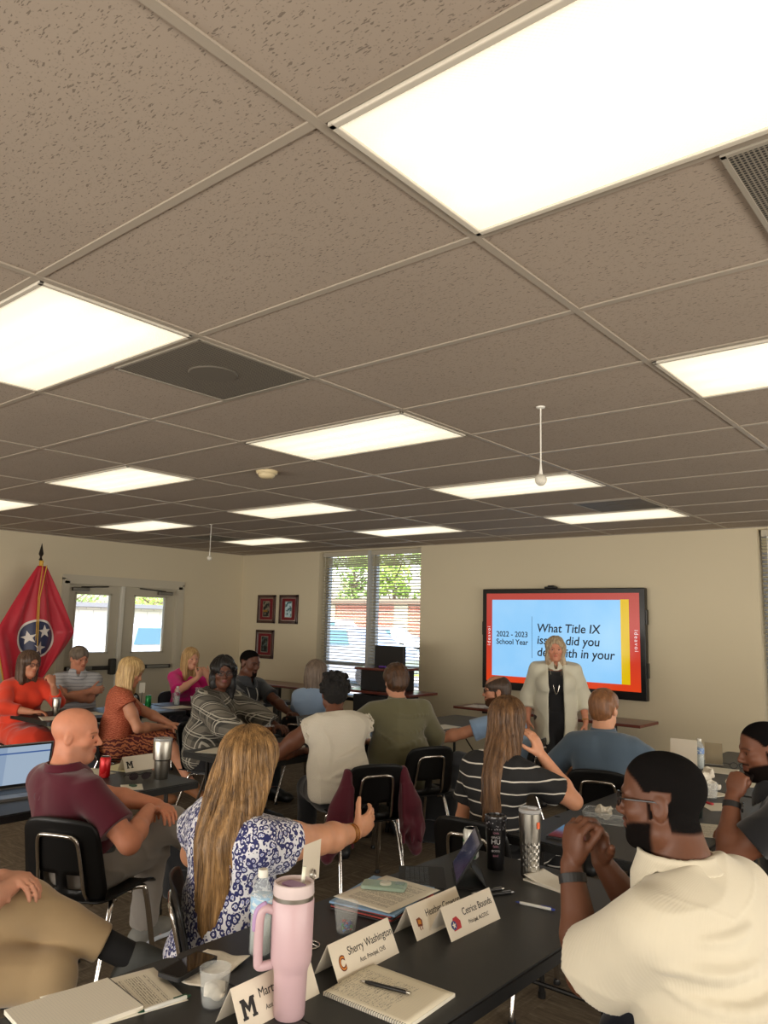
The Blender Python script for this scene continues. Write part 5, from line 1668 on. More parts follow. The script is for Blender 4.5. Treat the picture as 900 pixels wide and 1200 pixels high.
# ---------------- 8: woman in blue and white spotted blouse
def m_leopard():
    t = NT('spotted_blouse_cloth', .8)
    v = t.obj
    nz = t.n('TexNoise'); t.l(v, nz.inputs[0]); nz.inputs['Scale'].default_value = 22
    ad = t.n('VectorMath', operation='MULTIPLY_ADD'); t.l(nz.outputs[1], ad.inputs[0]); ad.inputs[1].default_value = (.018, .018, .018); t.l(v, ad.inputs[2])
    vo = t.n('TexVoronoi'); t.l(t.mapping(ad.outputs[0], scale=(1, 1, .75)), vo.inputs['Vector']); vo.inputs['Scale'].default_value = 58
    d = vo.outputs[0]
    ring = t.math('MULTIPLY', t.math('GREATER_THAN', d, .30), t.math('LESS_THAN', d, .60))
    brk = t.math('GREATER_THAN', t.noise(v, 62, 2), .36)
    ring = t.math('MULTIPLY', ring, brk)
    core = t.math('LESS_THAN', d, .20)
    dots = t.n('TexVoronoi'); t.l(v, dots.inputs['Vector']); dots.inputs['Scale'].default_value = 88
    dd = t.math('MULTIPLY', t.math('LESS_THAN', dots.outputs[0], .26), t.math('GREATER_THAN', d, .66))
    c = t.mix(t.math('MAXIMUM', ring, dd), srgb(214, 214, 220), srgb(24, 30, 92))
    c = t.mix(t.math('MULTIPLY', core, .75), c, srgb(70, 92, 176))
    t.color(c); t.b.inputs['Sheen Weight'].default_value = .2
    return t.m
M_LEO = m_leopard()
M_BLOND = m_hair('dark_blond_hair', (58, 38, 22), (176, 136, 86))
leo = Person('person', 'woman with long blond hair in a blue and white spotted blouse, seen from behind', 0, 0, 4, S=1.0, girth=1.0, fat=.01, ht=(-2.20, 1.90, 1.30), lean=4, leanx=3, twist=-8, head=(18, -6, 4), neck_fwd=.0, shw=.172, h=.0055, skin=(204, 148, 116), female=True,
    R_=dict(W=(-2.10, 2.42, .875), POLE=(.9, -.2, -.5), HD=(-.05, .7, .25), HN=(-.9, .3, .1), curl=(.3, .35, .3), spread=.3, TH=(-.1, .1, 1)),
    L_=dict(W=(-2.62, 2.2, .72), POLE=(-.8, -.2, -.6), HD=(.5, .8, -.1), HN=(0, 0, -1)), legs=seated(.52, .14, .42))
leo.body(armr=1.25, legr=1.1)
def ruff(Fl):
    for sd in (1, -1):
        a, el, w, sp = leo.arm[sd]; u = nrm(el-a)
        Fl.add(Torus(a+u*.085, u, .062, .012, ref=(0, .3, 1)), .012)
leo.shirt(M_LEO, e=.014, sleeve=.30, amp=.008, hem=-.06, loose=.012, collar=None, sl_flare=.022, sl_e=.010, armr=1.2, seed=12, extra=ruff, scale=14)
leo.trousers(M_DARKP)
_h = leo.long_hair(M_BLOND, length=.50, width=.108, thick=.03, taper=.38, vol=.020, side=-.03, back=.085, front=False, amp=.0055, freq=60, seed=3)
strands(_h, leo, M_BLOND, 420, 0.50, 1)
for sd in (1, -1): leo.shoe(sd, M_BLKSHOE)
chair(-2.17, 1.93, -36, 'black chair under the woman in the blue spotted blouse')

# ---------------- 18: khaki man bottom left
khk = Person('person', 'man in khaki trousers with one ankle on his knee, cut by left edge', 0, 0, -25, S=1.05, girth=1.15, fat=.02, ht=(-2.95, 1.12, 1.30), lean=2, head=(0, 0, 0), shw=.205, h=.006, skin=(206, 150, 124),
    R_=dict(W=(-2.70, 1.32, .79), POLE=(.9, .5, -.9), HD=(-.6, .4, .05), HN=(-.2, .1, -1), curl=(.3, .35, .3)),
    L_=dict(W=(-2.78, 1.32, .80), POLE=(-.8, -.2, -.6), HD=(.6, .3, 0), HN=(0, 0, -1)),
    legs={'world': True, 1: ((-2.62, 1.44, .50), (-2.58, 1.46, .09), (.4, .9, 0)), -1: ((-2.74, 1.40, .70), (-2.53, 1.70, .50), (.60, .78, .0))})
khk.body(armr=1.12, brow=(110, 80, 60))
khk.shirt(M_MAROON, e=.012, sleeve=.72, amp=.005, hem=-.02, loose=.012, sl_flare=.02, seed=18)
khk.trousers(M_KHAKI, amp=.006, seed=3, cuff=.12, belt=MATS['black_belt'])
khk.short_hair(m_hair('brown_hair_short', (70, 46, 28), (120, 84, 54)), t=.010)
Fk = F(); a_, k_, n_, toe_ = khk.leg[-1]; Fk.add(Cone(n_+nrm(k_-n_)*.2, n_+nrm(n_-k_)*.0, .05, .046), .02); queue(Fk, .006, 'sock', mat('black_sock', (16, 16, 18), .9), khk.root)
for sd in (1, -1): khk.shoe(sd, mat('dark_grey_shoe', (66, 68, 66), .75, noise=(14, .4)))
auto_chair(khk, 'black chair under the man in khaki trousers at the left edge')

# ---------------- 14: woman in black with white stripes
def m_stripes(name, base, line, per=.062, w=.10, wob=.012, tilt=(0, 0, 1)):
    t = NT(name, .8)
    s_ = t.sep(t.obj)
    z = t.math('ADD', t.math('ADD', t.math('MULTIPLY', s_[2], tilt[2]), t.math('MULTIPLY', s_[0], tilt[0])), t.math('MULTIPLY', s_[1], tilt[1]))
    z = t.math('ADD', z, t.math('MULTIPLY', t.noise(t.obj, 6, 2), wob))
    fr = t.math('FRACT', t.math('MULTIPLY', z, 1/per))
    t.color(t.mix(t.math('LESS_THAN', fr, w), srgb(*base), srgb(*line)))
    return t.m
M_STR = m_stripes('striped_cloth', (18, 18, 20), (206, 200, 190), .058, .11, .03)
stw = Person('person', 'woman with long brown hair in a black top with thin white stripes, hand raised', 0, 0, 4, S=1.0, girth=.88, ht=(-2.06, 3.47, 1.335), lean=10, leanx=2, head=(18, -3, 0), neck_fwd=.03, shw=.160, h=.0065, skin=(206, 148, 116), female=True,
    R_=dict(W=(-1.91, 3.56, 1.06), POLE=(.7, .2, -1), HD=(-.35, -.25, 1), HN=(-.9, -.1, .1), curl=(.35, .4, .3), spread=.1),
    L_=dict(w=(-.12, .34, .72), hd=(.6, .7, 0)), legs={1: ((.16, .43, .66), (.14, .44, .2), (.1, 1, 0)), -1: ((-.05, .43, .56), (-.1, .42, .09), (0, 1, 0))})
stw.body()
stw.shirt(M_STR, e=.010, sleeve=.66, amp=.004, hem=-.05, collar=None, sl_flare=.014, seed=21)
stw.trousers(M_STR, top=.08, seed=9)
M_LBR = m_hair('light_brown_hair', (56, 36, 24), (134, 98, 64))
_h = stw.long_hair(M_LBR, length=.56, width=.082, thick=.026, taper=.85, vol=.012, side=-.05, back=.085, front=False, amp=.004, freq=64, seed=7)
strands(_h, stw, M_LBR, 300, 0.56, 2)
for sd in (1, -1): stw.shoe(sd, M_BLKSHOE)
auto_chair(stw, 'black chair under the woman in the striped top')

# ---------------- 15: man in slate blue polo
M_SLATE = m_cloth('slate_blue_cloth', (70, 86, 102), (84, 100, 116))
tea = Person('person', 'man in a slate blue polo seen from behind, below the wall screen', 0, 0, 16, S=1.06, girth=1.0, fat=.01, ht=(-2.24, 5.03, 1.29), lean=6, head=(-16, 0, 0), shw=.200, h=.0075, skin=(206, 152, 122),
    R_=dict(w=(.24, .36, .78), pole=(1, -.3, -.5), hd=(-.5, .7, 0)), L_=dict(w=(-.20, .30, .74), pole=(-1, -.3, -.7), hd=(.5, .7, 0)), legs=seated(.50, .14))
tea.body(armr=1.05)
tea.shirt(M_SLATE, e=.013, sleeve=.68, amp=.005, hem=-.03, loose=.015, sl_flare=.016, seed=31)
tea.trousers(M_NAVY); tea.short_hair(m_hair('auburn_hair', (92, 58, 36), (146, 100, 64)), t=.012, amp=.002)
for sd in (1, -1): tea.shoe(sd, M_BLKSHOE)
auto_chair(tea, 'black chair under the man in the slate blue polo')

# ---------------- 12: balding man with glasses in light blue
M_LBLUE = m_cloth('light_blue_cloth', (124, 150, 182), (142, 166, 196))
blu = Person('person', 'balding bearded man with glasses in a light blue shirt, seen in profile', 0, 0, 100, S=1.03, girth=1.05, fat=.03, ht=(-3.42, 5.60, 1.285), lean=12, head=(24, -2, 0), neck_fwd=.03, shw=.195, h=.0075, skin=(196, 136, 106),
    L_=dict(W=(-3.78, 5.2, .76), POLE=(-.3, -1, -.5), HD=(-.5, .7, 0), HN=(0, 0, -1)), R_=dict(W=(-3.9, 5.8, .78), POLE=(0, .6, -1), HD=(-.8, -.2, 0), HN=(0, 0, -1)), legs={1: ((.13, .43, .52), (.14, .42, .09), (.1, 1, 0)), -1: ((-.20, .40, .60), (-.16, .40, .16), (-.1, 1, 0))})
blu.body(beard=((70, 48, 34), 'full'), brow=(60, 42, 30))
blu.shirt(M_LBLUE, e=.013, sleeve=.72, amp=.005, hem=-.02, loose=.02, sl_flare=.02, seed=41)
blu.trousers(M_JEAN, seed=4)
def baldtop(Fl, P_, q): Fl.sub(Ell(P_(0, .035, .11), np.array((.06, .085, .075))*q, blu.Mh), .01)
blu.short_hair(m_hair('dark_brown_short', (44, 32, 24), (84, 62, 46)), t=.007, amp=.001, bald=baldtop)
blu.glasses()
for sd in (1, -1): blu.shoe(sd, MAT_BROWN if False else mat('brown_shoe', (92, 56, 36), .5))
auto_chair(blu, 'black chair under the man in light blue')

# ---------------- 11: woman in olive blouse
M_OLIVE = m_cloth('olive_cloth', (96, 92, 66), (112, 108, 80), rough=.6, sheen=.4)
olv = Person('person', 'woman with short brown hair in an olive green blouse, seen from behind', 0, 0, 58, S=1.04, girth=1.2, fat=.05, ht=(-3.90, 4.86, 1.365), lean=9, head=(-5, -4, 0), shw=.195, h=.0075, skin=(206, 150, 122), female=True,
    L_=dict(W=(-4.12, 4.74, .765), POLE=(-.5, -1, -.5), HD=(-.3, .9, 0)), R_=dict(W=(-4.02, 5.2, .765), POLE=(.6, .6, -.6), HD=(-.8, .0, 0)), legs=seated(.50, .13))
olv.body()
def olx(Fl):
    crease(Fl, olv.Mt, olv.c7, [([(.2, -.06, -.08), (.05, -.15, -.10), (-.08, -.16, -.08)], .010, .006), ([(.22, -.05, -.18), (.05, -.16, -.22), (-.1, -.16, -.20)], .012, .008),
        ([(.22, -.04, -.26), (.0, -.17, -.32), (-.15, -.15, -.34)], .013, .009), ([(-.2, -.05, -.2), (-.1, -.15, -.3), (-.06, -.17, -.42)], .012, .008)], .02)
olv.shirt(M_OLIVE, e=.018, sleeve=1.5, amp=.012, hem=-.10, loose=.04, sl_flare=.02, sl_e=.022, seed=51, extra=olx, scale=12, stretch=(1, 1, .6))
olv.trousers(M_DARKP)
olv.short_hair(m_hair('chestnut_hair', (40, 26, 18), (98, 66, 42)), t=.020, amp=.004, low=-.085, back=.012, top=.004)
for sd in (1, -1): olv.shoe(sd, M_BLKSHOE)
c_olv = chair(-3.66, 4.80, 66, 'black chair with chrome legs under the woman in olive')

# ---------------- 10: woman in white sleeveless blouse
def m_white_gauze():
    t = NT('white_gauze', .85)
    s_ = t.sep(t.obj)
    w = t.math('MULTIPLY', t.math('SINE', t.math('MULTIPLY', s_[0], 520)), t.math('SINE', t.math('MULTIPLY', s_[2], 420)))
    t.color(t.mix(t.noise(t.obj, 5, 3), srgb(204, 196, 180), srgb(222, 214, 198)))
    t.bump(t.math('ADD', w, t.noise(t.obj, 90, 3)), .4, .003)
    return t.m
M_GAUZE = m_white_gauze()
wht = Person('person', 'woman with a dark curly bun in a white sleeveless blouse, seen from behind', 0, 0, 56, S=1.04, girth=1.08, fat=.03, ht=(-3.86, 4.10, 1.32), lean=15, leanx=-3, head=(4, -6, 0), shw=.185, h=.0075, skin=(104, 64, 46), female=True,
    L_=dict(W=(-4.12, 4.05, .765), POLE=(-.6, -.9, -.6), HD=(-.3, .9, 0)), R_=dict(W=(-4.12, 4.42, .775), POLE=(.5, .5, -.5), HD=(-.8, .3, 0)), legs=seated(.50, .13))
wht.body(armr=1.1)
def whx(Fl):
    for sd in (1, -1):
        a, el, w, sp = wht.arm[sd]; u = nrm(el-a)
        u = nrm(u+wht.Mt@np.array([sd*1.2, -.2, 0]))
        for q, (o_, R_0) in enumerate(((.030, .078), (.050, .088))):
            c = a+u*o_; e1 = nrm(np.cross(u, [0, 0, 1])); e2 = np.cross(u, e1)
            ring = [c+(e1*math.cos(x)+e2*math.sin(x))*(R_0+.008*math.sin(x*9+q)) + u*.010*math.sin(x*11) for x in [2*PI*k/44 for k in range(45)]]
            for k in range(44): Fl.add(Cone(ring[k], ring[k+1], .0065, .0065), .006)
_w0 = whx
def whx(Fl):
    _w0(Fl)
    crease(Fl, wht.Mt, wht.c7, [([(.17, -.05, -.30), (.02, -.15, -.36), (-.12, -.14, -.42)], .013, .008), ([(.18, -.04, -.22), (.05, -.15, -.27), (-.05, -.15, -.30)], .011, .006), ([(-.17, -.05, -.40), (-.02, -.16, -.44), (.14, -.12, -.42)], .012, .007), ([(-.12, -.12, -.08), (-.08, -.15, -.2), (-.1, -.14, -.34)], .010, .005)], .02)
wht.shirt(M_GAUZE, e=.018, sleeve=0, amp=.009, hem=-.06, loose=.03, collar=None, seed=61, extra=whx, scale=12, stretch=(1, 1, .7))
wht.trousers(M_DARKP)
M_CURL = mat('black_curly_hair', (16, 12, 11), .85, bump=(160, .9))
def curls(P_c, n, seed, fld, R0):
    rd = random.Random(seed)
    for i in range(n):
        d = Vector((rd.gauss(0, 1), rd.gauss(0, 1), rd.gauss(0, 1))).normalized()
        fld.add(Ell(np.array(P_c)+np.array(d)*R0*rd.uniform(.75, 1.0), (rd.uniform(.014, .024),)*3), .008)
Fh = F(); P_ = wht.hp
Fh.add(Ell(P_(0, -.016, .038), (.090, .106, .098), wht.Mh), .02); Fh.add(Ell(P_(0, -.05, .0), (.088, .082, .085), wht.Mh), .03)
curls(P_(0, -.03, .045), 120, 4, Fh, .105)
Fh.sub(Ell(P_(0, .135, -.02), (.07, .075, .10), wht.Mh), .01)
Fh.disp = lambda P: (.004*sn(P, 150, 3, 1)).astype(np.float32)
queue(Fh, .006, 'hair', M_CURL, wht.root)
for sd in (1, -1): wht.shoe(sd, M_BLKSHOE)
c_wht = chair(-3.46, 3.98, 62, 'black chair with a maroon jacket hung over its back')

# ---------------- 9: grey-brown haired woman beyond
gry = Person('person', 'woman with long grey brown hair, almost hidden behind the woman with the curly bun', 0, 0, 10, S=1.0, ht=(-5.34, 5.42, 1.315), lean=4, head=(0, 0, 0), shw=.18, h=.009, skin=(206, 150, 122), female=True,
    R_=dict(w=(.18, .34, .76)), L_=dict(w=(-.18, .34, .76)), legs=seated(.50, .12))
gry.body(); gry.shirt(m_cloth('pale_blue_cloth', (134, 158, 190), (150, 172, 200)), e=.012, sleeve=1.4, hem=-.04, seed=71, collar=None); gry.trousers(M_NAVY)
gry.long_hair(m_hair('grey_brown_hair', (78, 64, 54), (136, 118, 102)), length=.26, width=.09, thick=.03, taper=.9, front=False, vol=.016, amp=.004)
for sd in (1, -1): gry.shoe(sd, M_BLKSHOE)
auto_chair(gry, 'black chair under the woman with grey brown hair')

# ---------------- 5: woman in plaid
def m_plaid():
    t = NT('plaid_cloth', .85)
    v = t.mapping(t.obj, rot=(R(8), R(-14), R(20)))
    s_ = t.sep(v)
    def lines(c, per, w, off=0):
        fr = t.math('FRACT', t.math('ADD', t.math('MULTIPLY', c, 1/per), off)); return t.math('LESS_THAN', fr, w)
    xx = t.math('ADD', s_[0], t.math('MULTIPLY', s_[1], .75))
    b1 = t.math('MULTIPLY', t.math('ADD', lines(xx, .105, .42), lines(s_[2], .115, .42)), .5)
    base = t.ramp(b1, [(0, srgb(58, 56, 52)), (.5, srgb(84, 80, 72)), (1, srgb(112, 106, 96))])
    ln = t.math('MAXIMUM', t.math('MAXIMUM', lines(xx, .105, .06, .2), lines(xx, .105, .05, .36)), t.math('MAXIMUM', lines(s_[2], .115, .06, .1), lines(s_[2], .115, .05, .27)))
    t.color(t.mix(ln, base, srgb(176, 170, 156)))
    return t.m
M_PLAID = m_plaid()
pla = Person('person', 'woman with black shoulder-length hair and glasses in a black and white plaid shirt', 0, 0, -62, S=1.06, girth=1.3, fat=.06, ht=(-5.32, 4.27, 1.375), lean=6, head=(-58, -4, 0), shw=.20, h=.0075, skin=(96, 60, 44), female=True, bust=.02,
    R_=dict(W=(-4.78, 4.12, .775), POLE=(.2, -1, -.7), HD=(.6, .7, 0), HN=(0, 0, -1)), L_=dict(W=(-4.85, 4.6, .775), POLE=(0, .7, -.7), HD=(.8, -.1, 0), HN=(0, 0, -1)), legs=seated(.50, .15))
pla.body(armr=1.15, brow=(20, 14, 12), lips=(120, 58, 56), facekw=dict(fatface=.006))
pla.shirt(M_PLAID, e=.018, sleeve=1.9, amp=.008, hem=-.22, loose=.035, sl_e=.02, seed=81, armr=1.2, collar=None)
pla.trousers(M_DARKP)
pla.long_hair(m_hair('black_wavy_hair', (8, 7, 7), (26, 21, 20)), length=.21, width=.092, thick=.030, taper=1.0, vol=.014, amp=.005, wave=.8, freq=30, facew=.056)
pla.glasses()
for sd in (1, -1): pla.shoe(sd, M_BLKSHOE)
auto_chair(pla, 'black chair under the woman in the plaid shirt')

# ---------------- 6: man in dark grey shirt with lanyard
M_CHAR = m_cloth('charcoal_cloth', (44, 46, 50), (56, 58, 62))
drk = Person('person', 'man in a dark grey shirt with a name badge, behind the woman in plaid', 0, 0, -88, S=1.07, girth=1.1, fat=.03, ht=(-5.92, 5.07, 1.40), lean=12, head=(2, -8, 0), shw=.21, h=.0075, skin=(92, 56, 40),
    R_=dict(W=(-5.42, 4.86, .80), POLE=(0, -1, -.8), HD=(.8, .3, -.1)), L_=dict(W=(-5.4, 5.2, .80), POLE=(0, 1, -.8), HD=(.8, -.2, 0)), legs=seated(.52, .14))
drk.body(armr=1.05, beard=((24, 17, 15), 'goatee'), brow=(18, 13, 11), scalp=(13, 12, 12))
drk.shirt(M_CHAR, e=.013, sleeve=.75, amp=.005, hem=-.03, loose=.02, seed=91, sl_flare=.015)
drk.trousers(M_DARKP)
for sd in (1, -1): drk.shoe(sd, M_BLKSHOE)
mb = MB(); c_ = drk.chest; T = drk.Mt
for sd in (1, -1): mb.tube(smooth_path([drk.c7+T@np.array([sd*.05, .03, .03]), drk.chest+T@np.array([sd*.055, .15, .09]), drk.chest+T@np.array([0, .17, -.10])], 5), .005, 6)
mb.build('lanyard', mat('white_strap', (206, 204, 200), .6), drk.root)
mb = MB(); p_ = drk.chest+T@np.array([0, .18, -.16]); mb.box(tuple(p_), (.06, .004, .09)); mb.build('name_badge', mat('badge_white', (220, 218, 210), .4), drk.root)
auto_chair(drk, 'black chair under the man in the dark grey shirt')

# ---------------- 4: woman in pink
M_PINK = m_cloth('magenta_cloth', (206, 24, 118), (222, 40, 134))
pnk = Person('person', 'woman with blond hair in a bright pink top, chin resting on her folded hands', 0, 0, -98, S=1.0, ht=(-7.62, 5.62, 1.345), lean=14, head=(4, -4, 0), shw=.18, h=.009, skin=(216, 158, 130), female=True, bust=.012,
    R_=dict(W=(-7.38, 5.56, 1.02), POLE=(.3, -1, -1), HD=(-.1, .6, .9), HN=(-.9, 0, .2), curl=(.7, .8, .5)), L_=dict(W=(-7.38, 5.70, 1.02), POLE=(.2, .8, -1), HD=(-.1, -.6, .9), HN=(-.9, 0, .2), curl=(.7, .8, .5)), legs=seated(.50, .12))
pnk.body(brow=(140, 100, 70)); pnk.shirt(M_PINK, e=.013, sleeve=.95, amp=.005, hem=-.04, seed=101, collar=None, sl_flare=.02)
pnk.trousers(M_NAVY)
pnk.long_hair(m_hair('golden_hair', (140, 102, 58), (214, 178, 122)), length=.24, width=.082, thick=.022, taper=.95, vol=.012, amp=.004, seed=8)
for sd in (1, -1): pnk.shoe(sd, M_BLKSHOE)
auto_chair(pnk, 'black chair under the woman in pink')
chair(-7.95, 5.12, -95, 'empty black chair beside the woman in pink')

# ---------------- 3: woman in rust dress
def m_pattern(name, a, b, c, sc=26):
    t = NT(name, .8)
    w = t.n('TexWave'); w.wave_type = 'RINGS'; t.l(t.obj, w.inputs[0]); w.inputs['Scale'].default_value = sc*.4; w.inputs['Distortion'].default_value = 9; w.inputs['Detail'].default_value = 2; w.inputs['Detail Scale'].default_value = 2.2
    n = t.noise(t.obj, sc*.28, 2)
    cc = t.mix(t.math('GREATER_THAN', w.outputs[1], .5), srgb(*a), srgb(*b))
    t.color(t.mix(t.math('GREATER_THAN', n, .66), cc, srgb(*c)))
    return t.m
M_RUST = m_pattern('rust_print', (150, 66, 42), (190, 104, 74), (172, 84, 58), 60)
M_RUSTS = m_pattern('rust_skirt_print', (84, 26, 28), (176, 104, 66), (190, 150, 70), 24)
rst = Person('person', 'woman with blond bobbed hair in a rust patterned dress, sitting sideways in profile', 0, 0, -22, S=1.0, girth=1.0, fat=.01, ht=(-6.33, 4.02, 1.315), lean=8, head=(-24, -22, 0), neck_fwd=.02, shw=.175, h=.0075, skin=(204, 144, 114), female=True, bust=.015,
    R_=dict(W=(-6.10, 4.22, .72), POLE=(.6, -.6, -1), HD=(.1, .9, -.1), HN=(0, 0, -1)), L_=dict(W=(-6.12, 4.34, .73), POLE=(-.6, -.3, -1), HD=(.5, .7, -.1), HN=(0, 0, -1)),
    legs={1: ((.10, .46, .60), (.26, .66, .22), (.3, .8, -.5)), -1: ((-.06, .44, .52), (-.02, .40, .09), (0, 1, 0))})
rst.body(armr=1.05, brow=(140, 100, 70))
rst.shirt(M_RUST, e=.012, sleeve=.22, amp=.005, hem=-.02, seed=111, collar=None, loose=.01, sl_flare=.02)
rst.trousers(M_RUSTS, upto=.02, skirt=True, top=.09, e=.016)
rst.long_hair(m_hair('bob_blond_hair', (150, 112, 66), (226, 194, 138)), length=.19, width=.085, thick=.03, taper=1.0, vol=.018, amp=.004, seed=9)
for sd in (1, -1): rst.shoe(sd, mat('tan_shoe', (150, 100, 66), .5))
auto_chair(rst, 'black chair under the woman in the rust dress')

# ---------------- 2: man in striped grey polo, arms crossed
M_GPOLO = m_stripes('grey_striped_polo', (186, 188, 194), (138, 144, 154), .034, .20, .02)
pol = Person('person', 'man in a pale grey striped polo with his arms crossed, beside the flag', 0, 0, -112, S=1.05, girth=1.1, fat=.03, ht=(-7.98, 4.42, 1.36), lean=-4, head=(26, -12, 4), shw=.205, h=.0085, skin=(204, 140, 112),
    R_=dict(w=(-.10, .26, .90), pole=(1, .2, -.8), hd=(-1, .0, .15), hn=(0, -1, 0), curl=(.4, .5, .4)), L_=dict(w=(.12, .29, .86), pole=(-1, .2, -.8), hd=(1, .0, .25), hn=(0, -1, 0), curl=(.4, .5, .4)), legs=seated(.50, .16))
pol.body(armr=1.15, brow=(90, 66, 50)); pol.shirt(M_GPOLO, e=.013, sleeve=.66, amp=.005, hem=-.04, loose=.02, seed=121, sl_flare=.015)
pol.trousers(M_JEAN); pol.short_hair(m_hair('grey_brown_short', (82, 70, 60), (136, 122, 108)), t=.010)
for sd in (1, -1): pol.shoe(sd, M_BLKSHOE)
auto_chair(pol, 'black chair under the man with crossed arms')

# ---------------- 1: woman in red-orange dress
M_CORAL = m_cloth('coral_cloth', (222, 58, 34), (238, 76, 48), rough=.7)
cor = Person('person', 'woman with bobbed hair and glasses in a red orange dress, hand to chin', 0, 0, -96, S=1.0, girth=1.02, fat=.01, ht=(-7.62, 3.70, 1.325), lean=8, head=(16, -4, 0), shw=.18, h=.0085, skin=(206, 142, 112), female=True, bust=.012,
    L_=dict(W=(-7.30, 3.80, 1.02), POLE=(.3, .6, -1), HD=(-.35, -.25, .9), HN=(-1, -.2, .1), curl=(1.0, 1.1, .6)), R_=dict(W=(-7.32, 3.62, .78), POLE=(.2, -1, -.6), HD=(.3, .9, 0), HN=(0, 0, -1)), legs=seated(.50, .12))
cor.body(brow=(70, 46, 34))
cor.shirt(M_CORAL, e=.013, sleeve=1.55, amp=.006, hem=-.08, seed=131, collar=None, loose=.01, sl_e=.006)
cor.trousers(M_CORAL, upto=.12, skirt=True, top=.12, e=.03, amp=.012)
cor.long_hair(m_hair('brown_bob_hair', (52, 36, 28), (106, 80, 62)), length=.17, width=.086, thick=.03, taper=1.0, vol=.018, amp=.004, seed=12)
cor.glasses()
mb = MB()
for sd in (1, -1): mb.tube([cor.hp(sd*.08, -.004, -.04), cor.hp(sd*.083, -.004, -.07)], .006, 6)
mb.build('earring', mat('silver', (220, 215, 205), .2, 1), cor.root)
for sd in (1, -1): cor.shoe(sd, mat('tan_shoe', (150, 100, 66), .5))
auto_chair(cor, 'black chair under the woman in the red orange dress')

# ---------------- 13: presenter
M_CREAM = m_cloth('cream_overshirt_cloth', (206, 202, 182), (220, 216, 198), rough=.8)
prs = Person('person', 'standing woman in an open cream shirt over black, in front of the screen', 0, 0, -150, S=.97, girth=1.0, fat=.02, ht=(-3.60, 6.98, 1.60), stand=True, lean=0, head=(-2, -3, 0), shw=.19, h=.008, skin=(206, 140, 112), female=True, bust=.02, torso=.52,
    R_=dict(w=(.27, .03, .80), pole=(.5, -1, -.2), hd=(-.05, .25, -1), hn=(-.8, -.2, 0), curl=(.4, .4, .3)), L_=dict(w=(-.28, .05, .80), pole=(-.5, -1, -.2), hd=(.05, .25, -1), hn=(.8, -.2, 0), curl=(.4, .4, .3)),
    legs={1: ((.10, .02, .48), (.10, -.02, .09), (.2, 1, 0)), -1: ((-.10, .02, .48), (-.10, -.02, .09), (-.2, 1, 0))})
prs.body(brow=(120, 90, 70))
prs.shirt(M_DARKP, e=.010, sleeve=.3, amp=.003, hem=-.05, seed=141, collar=None, name='black_top', neckdrop=.05)
prs.trousers(M_DARKP, e=.022, flare=.02, cuff=.0, top=.10)
def openfront(Fl):
    T = prs.Mt
    c = prs.chest+T@np.array([.0, .20, -.15])
    Fl.sub(Box(c, (.050, .16, .52), T, .02), .012)
prs.shirt(M_CREAM, e=.028, sleeve=1.55, amp=.010, hem=-.24, seed=151, collar='polo', name='overshirt', loose=.03, sl_e=.012, extra=lambda Fl: Fl.add(Ell(prs.pel+np.array([0, 0, -.10]), (.205, .155, .24)), .06), scale=13, stretch=(1, 1, .5), clips=(), cuffband=True)
_j = [j for j in JOBS if j[2] == 'overshirt' and j[4] == prs.root][0]; openfront(_j[0])
prs.long_hair(m_hair('grey_blond_hair', (134, 110, 84), (204, 184, 154)), length=.18, width=.080, thick=.018, taper=1.0, vol=.011, amp=.005, wave=.8, freq=34, seed=13, flip=.012)
for sd in (1, -1): prs.shoe(sd, M_BLKSHOE)
mb = MB(); T = prs.Mt
mb.tube(smooth_path([prs.c7+T@np.array([-.06, .05, .02]), prs.chest+T@np.array([-.04, .145, .04]), prs.chest+T@np.array([.0, .165, -.10]), prs.chest+T@np.array([.04, .145, .04]), prs.c7+T@np.array([.06, .05, .02])], 6), .0025, 6)
mb.build('necklace', mat('silver', (220, 215, 205), .2, 1), prs.root)
# ================================================================== THINGS ON THE TABLES
TZ = .735
M_PAPER = mat('white_paper', (226, 220, 204), .7)
M_CARD = mat('card_stock', (224, 214, 196), .6)
M_INK = mat('black_ink', (24, 22, 22), .6)
M_CLEAR = mat('clear_plastic', (220, 224, 224), .06, alpha=.22, spec=.8)
M_WATER = mat('bottle_plastic', (214, 222, 226), .08, alpha=.30, spec=.8)
def m_print(name, lines=150, cols=((.0, 1.0),), col=(120, 116, 108)):
    """printed paper: rows of words"""
    t = NT(name, .7); s = t.sep(t.obj)
    row = t.math('FRACT', t.math('MULTIPLY', s[1], lines)); r1 = t.math('LESS_THAN', row, .5)
    wd = t.noise(t.mapping(t.obj, scale=(170, lines*1.0, 1)), 1.0, 2); r2 = t.math('GREATER_THAN', wd, .44)
    mx = t.math('LESS_THAN', t.math('ABSOLUTE', s[0]), .085); my = t.math('LESS_THAN', t.math('ABSOLUTE', s[1]), .115)
    par = t.math('GREATER_THAN', t.math('FRACT', t.math('MULTIPLY', s[1], 21)), .16)
    f = t.math('MULTIPLY', t.math('MULTIPLY', t.math('MULTIPLY', r1, r2), t.math('MULTIPLY', mx, my)), par)
    t.color(t.mix(t.math('MULTIPLY', f, .75), srgb(226, 220, 204), srgb(*col)))
    return t.m
M_PRINT = m_print('printed_page')
def m_ruled():
    t = NT('ruled_page', .7); s = t.sep(t.obj)
    l1 = t.math('LESS_THAN', t.math('FRACT', t.math('MULTIPLY', s[1], 1/.0075)), .10)
    l2 = t.math('LESS_THAN', t.math('FRACT', t.math('MULTIPLY', s[0], 1/.0075)), .10)
    t.color(t.mix(t.math('MULTIPLY', t.math('MAXIMUM', l1, l2), .30), srgb(226, 220, 206), srgb(150, 156, 170)))
    return t.m
M_RULED = m_ruled()
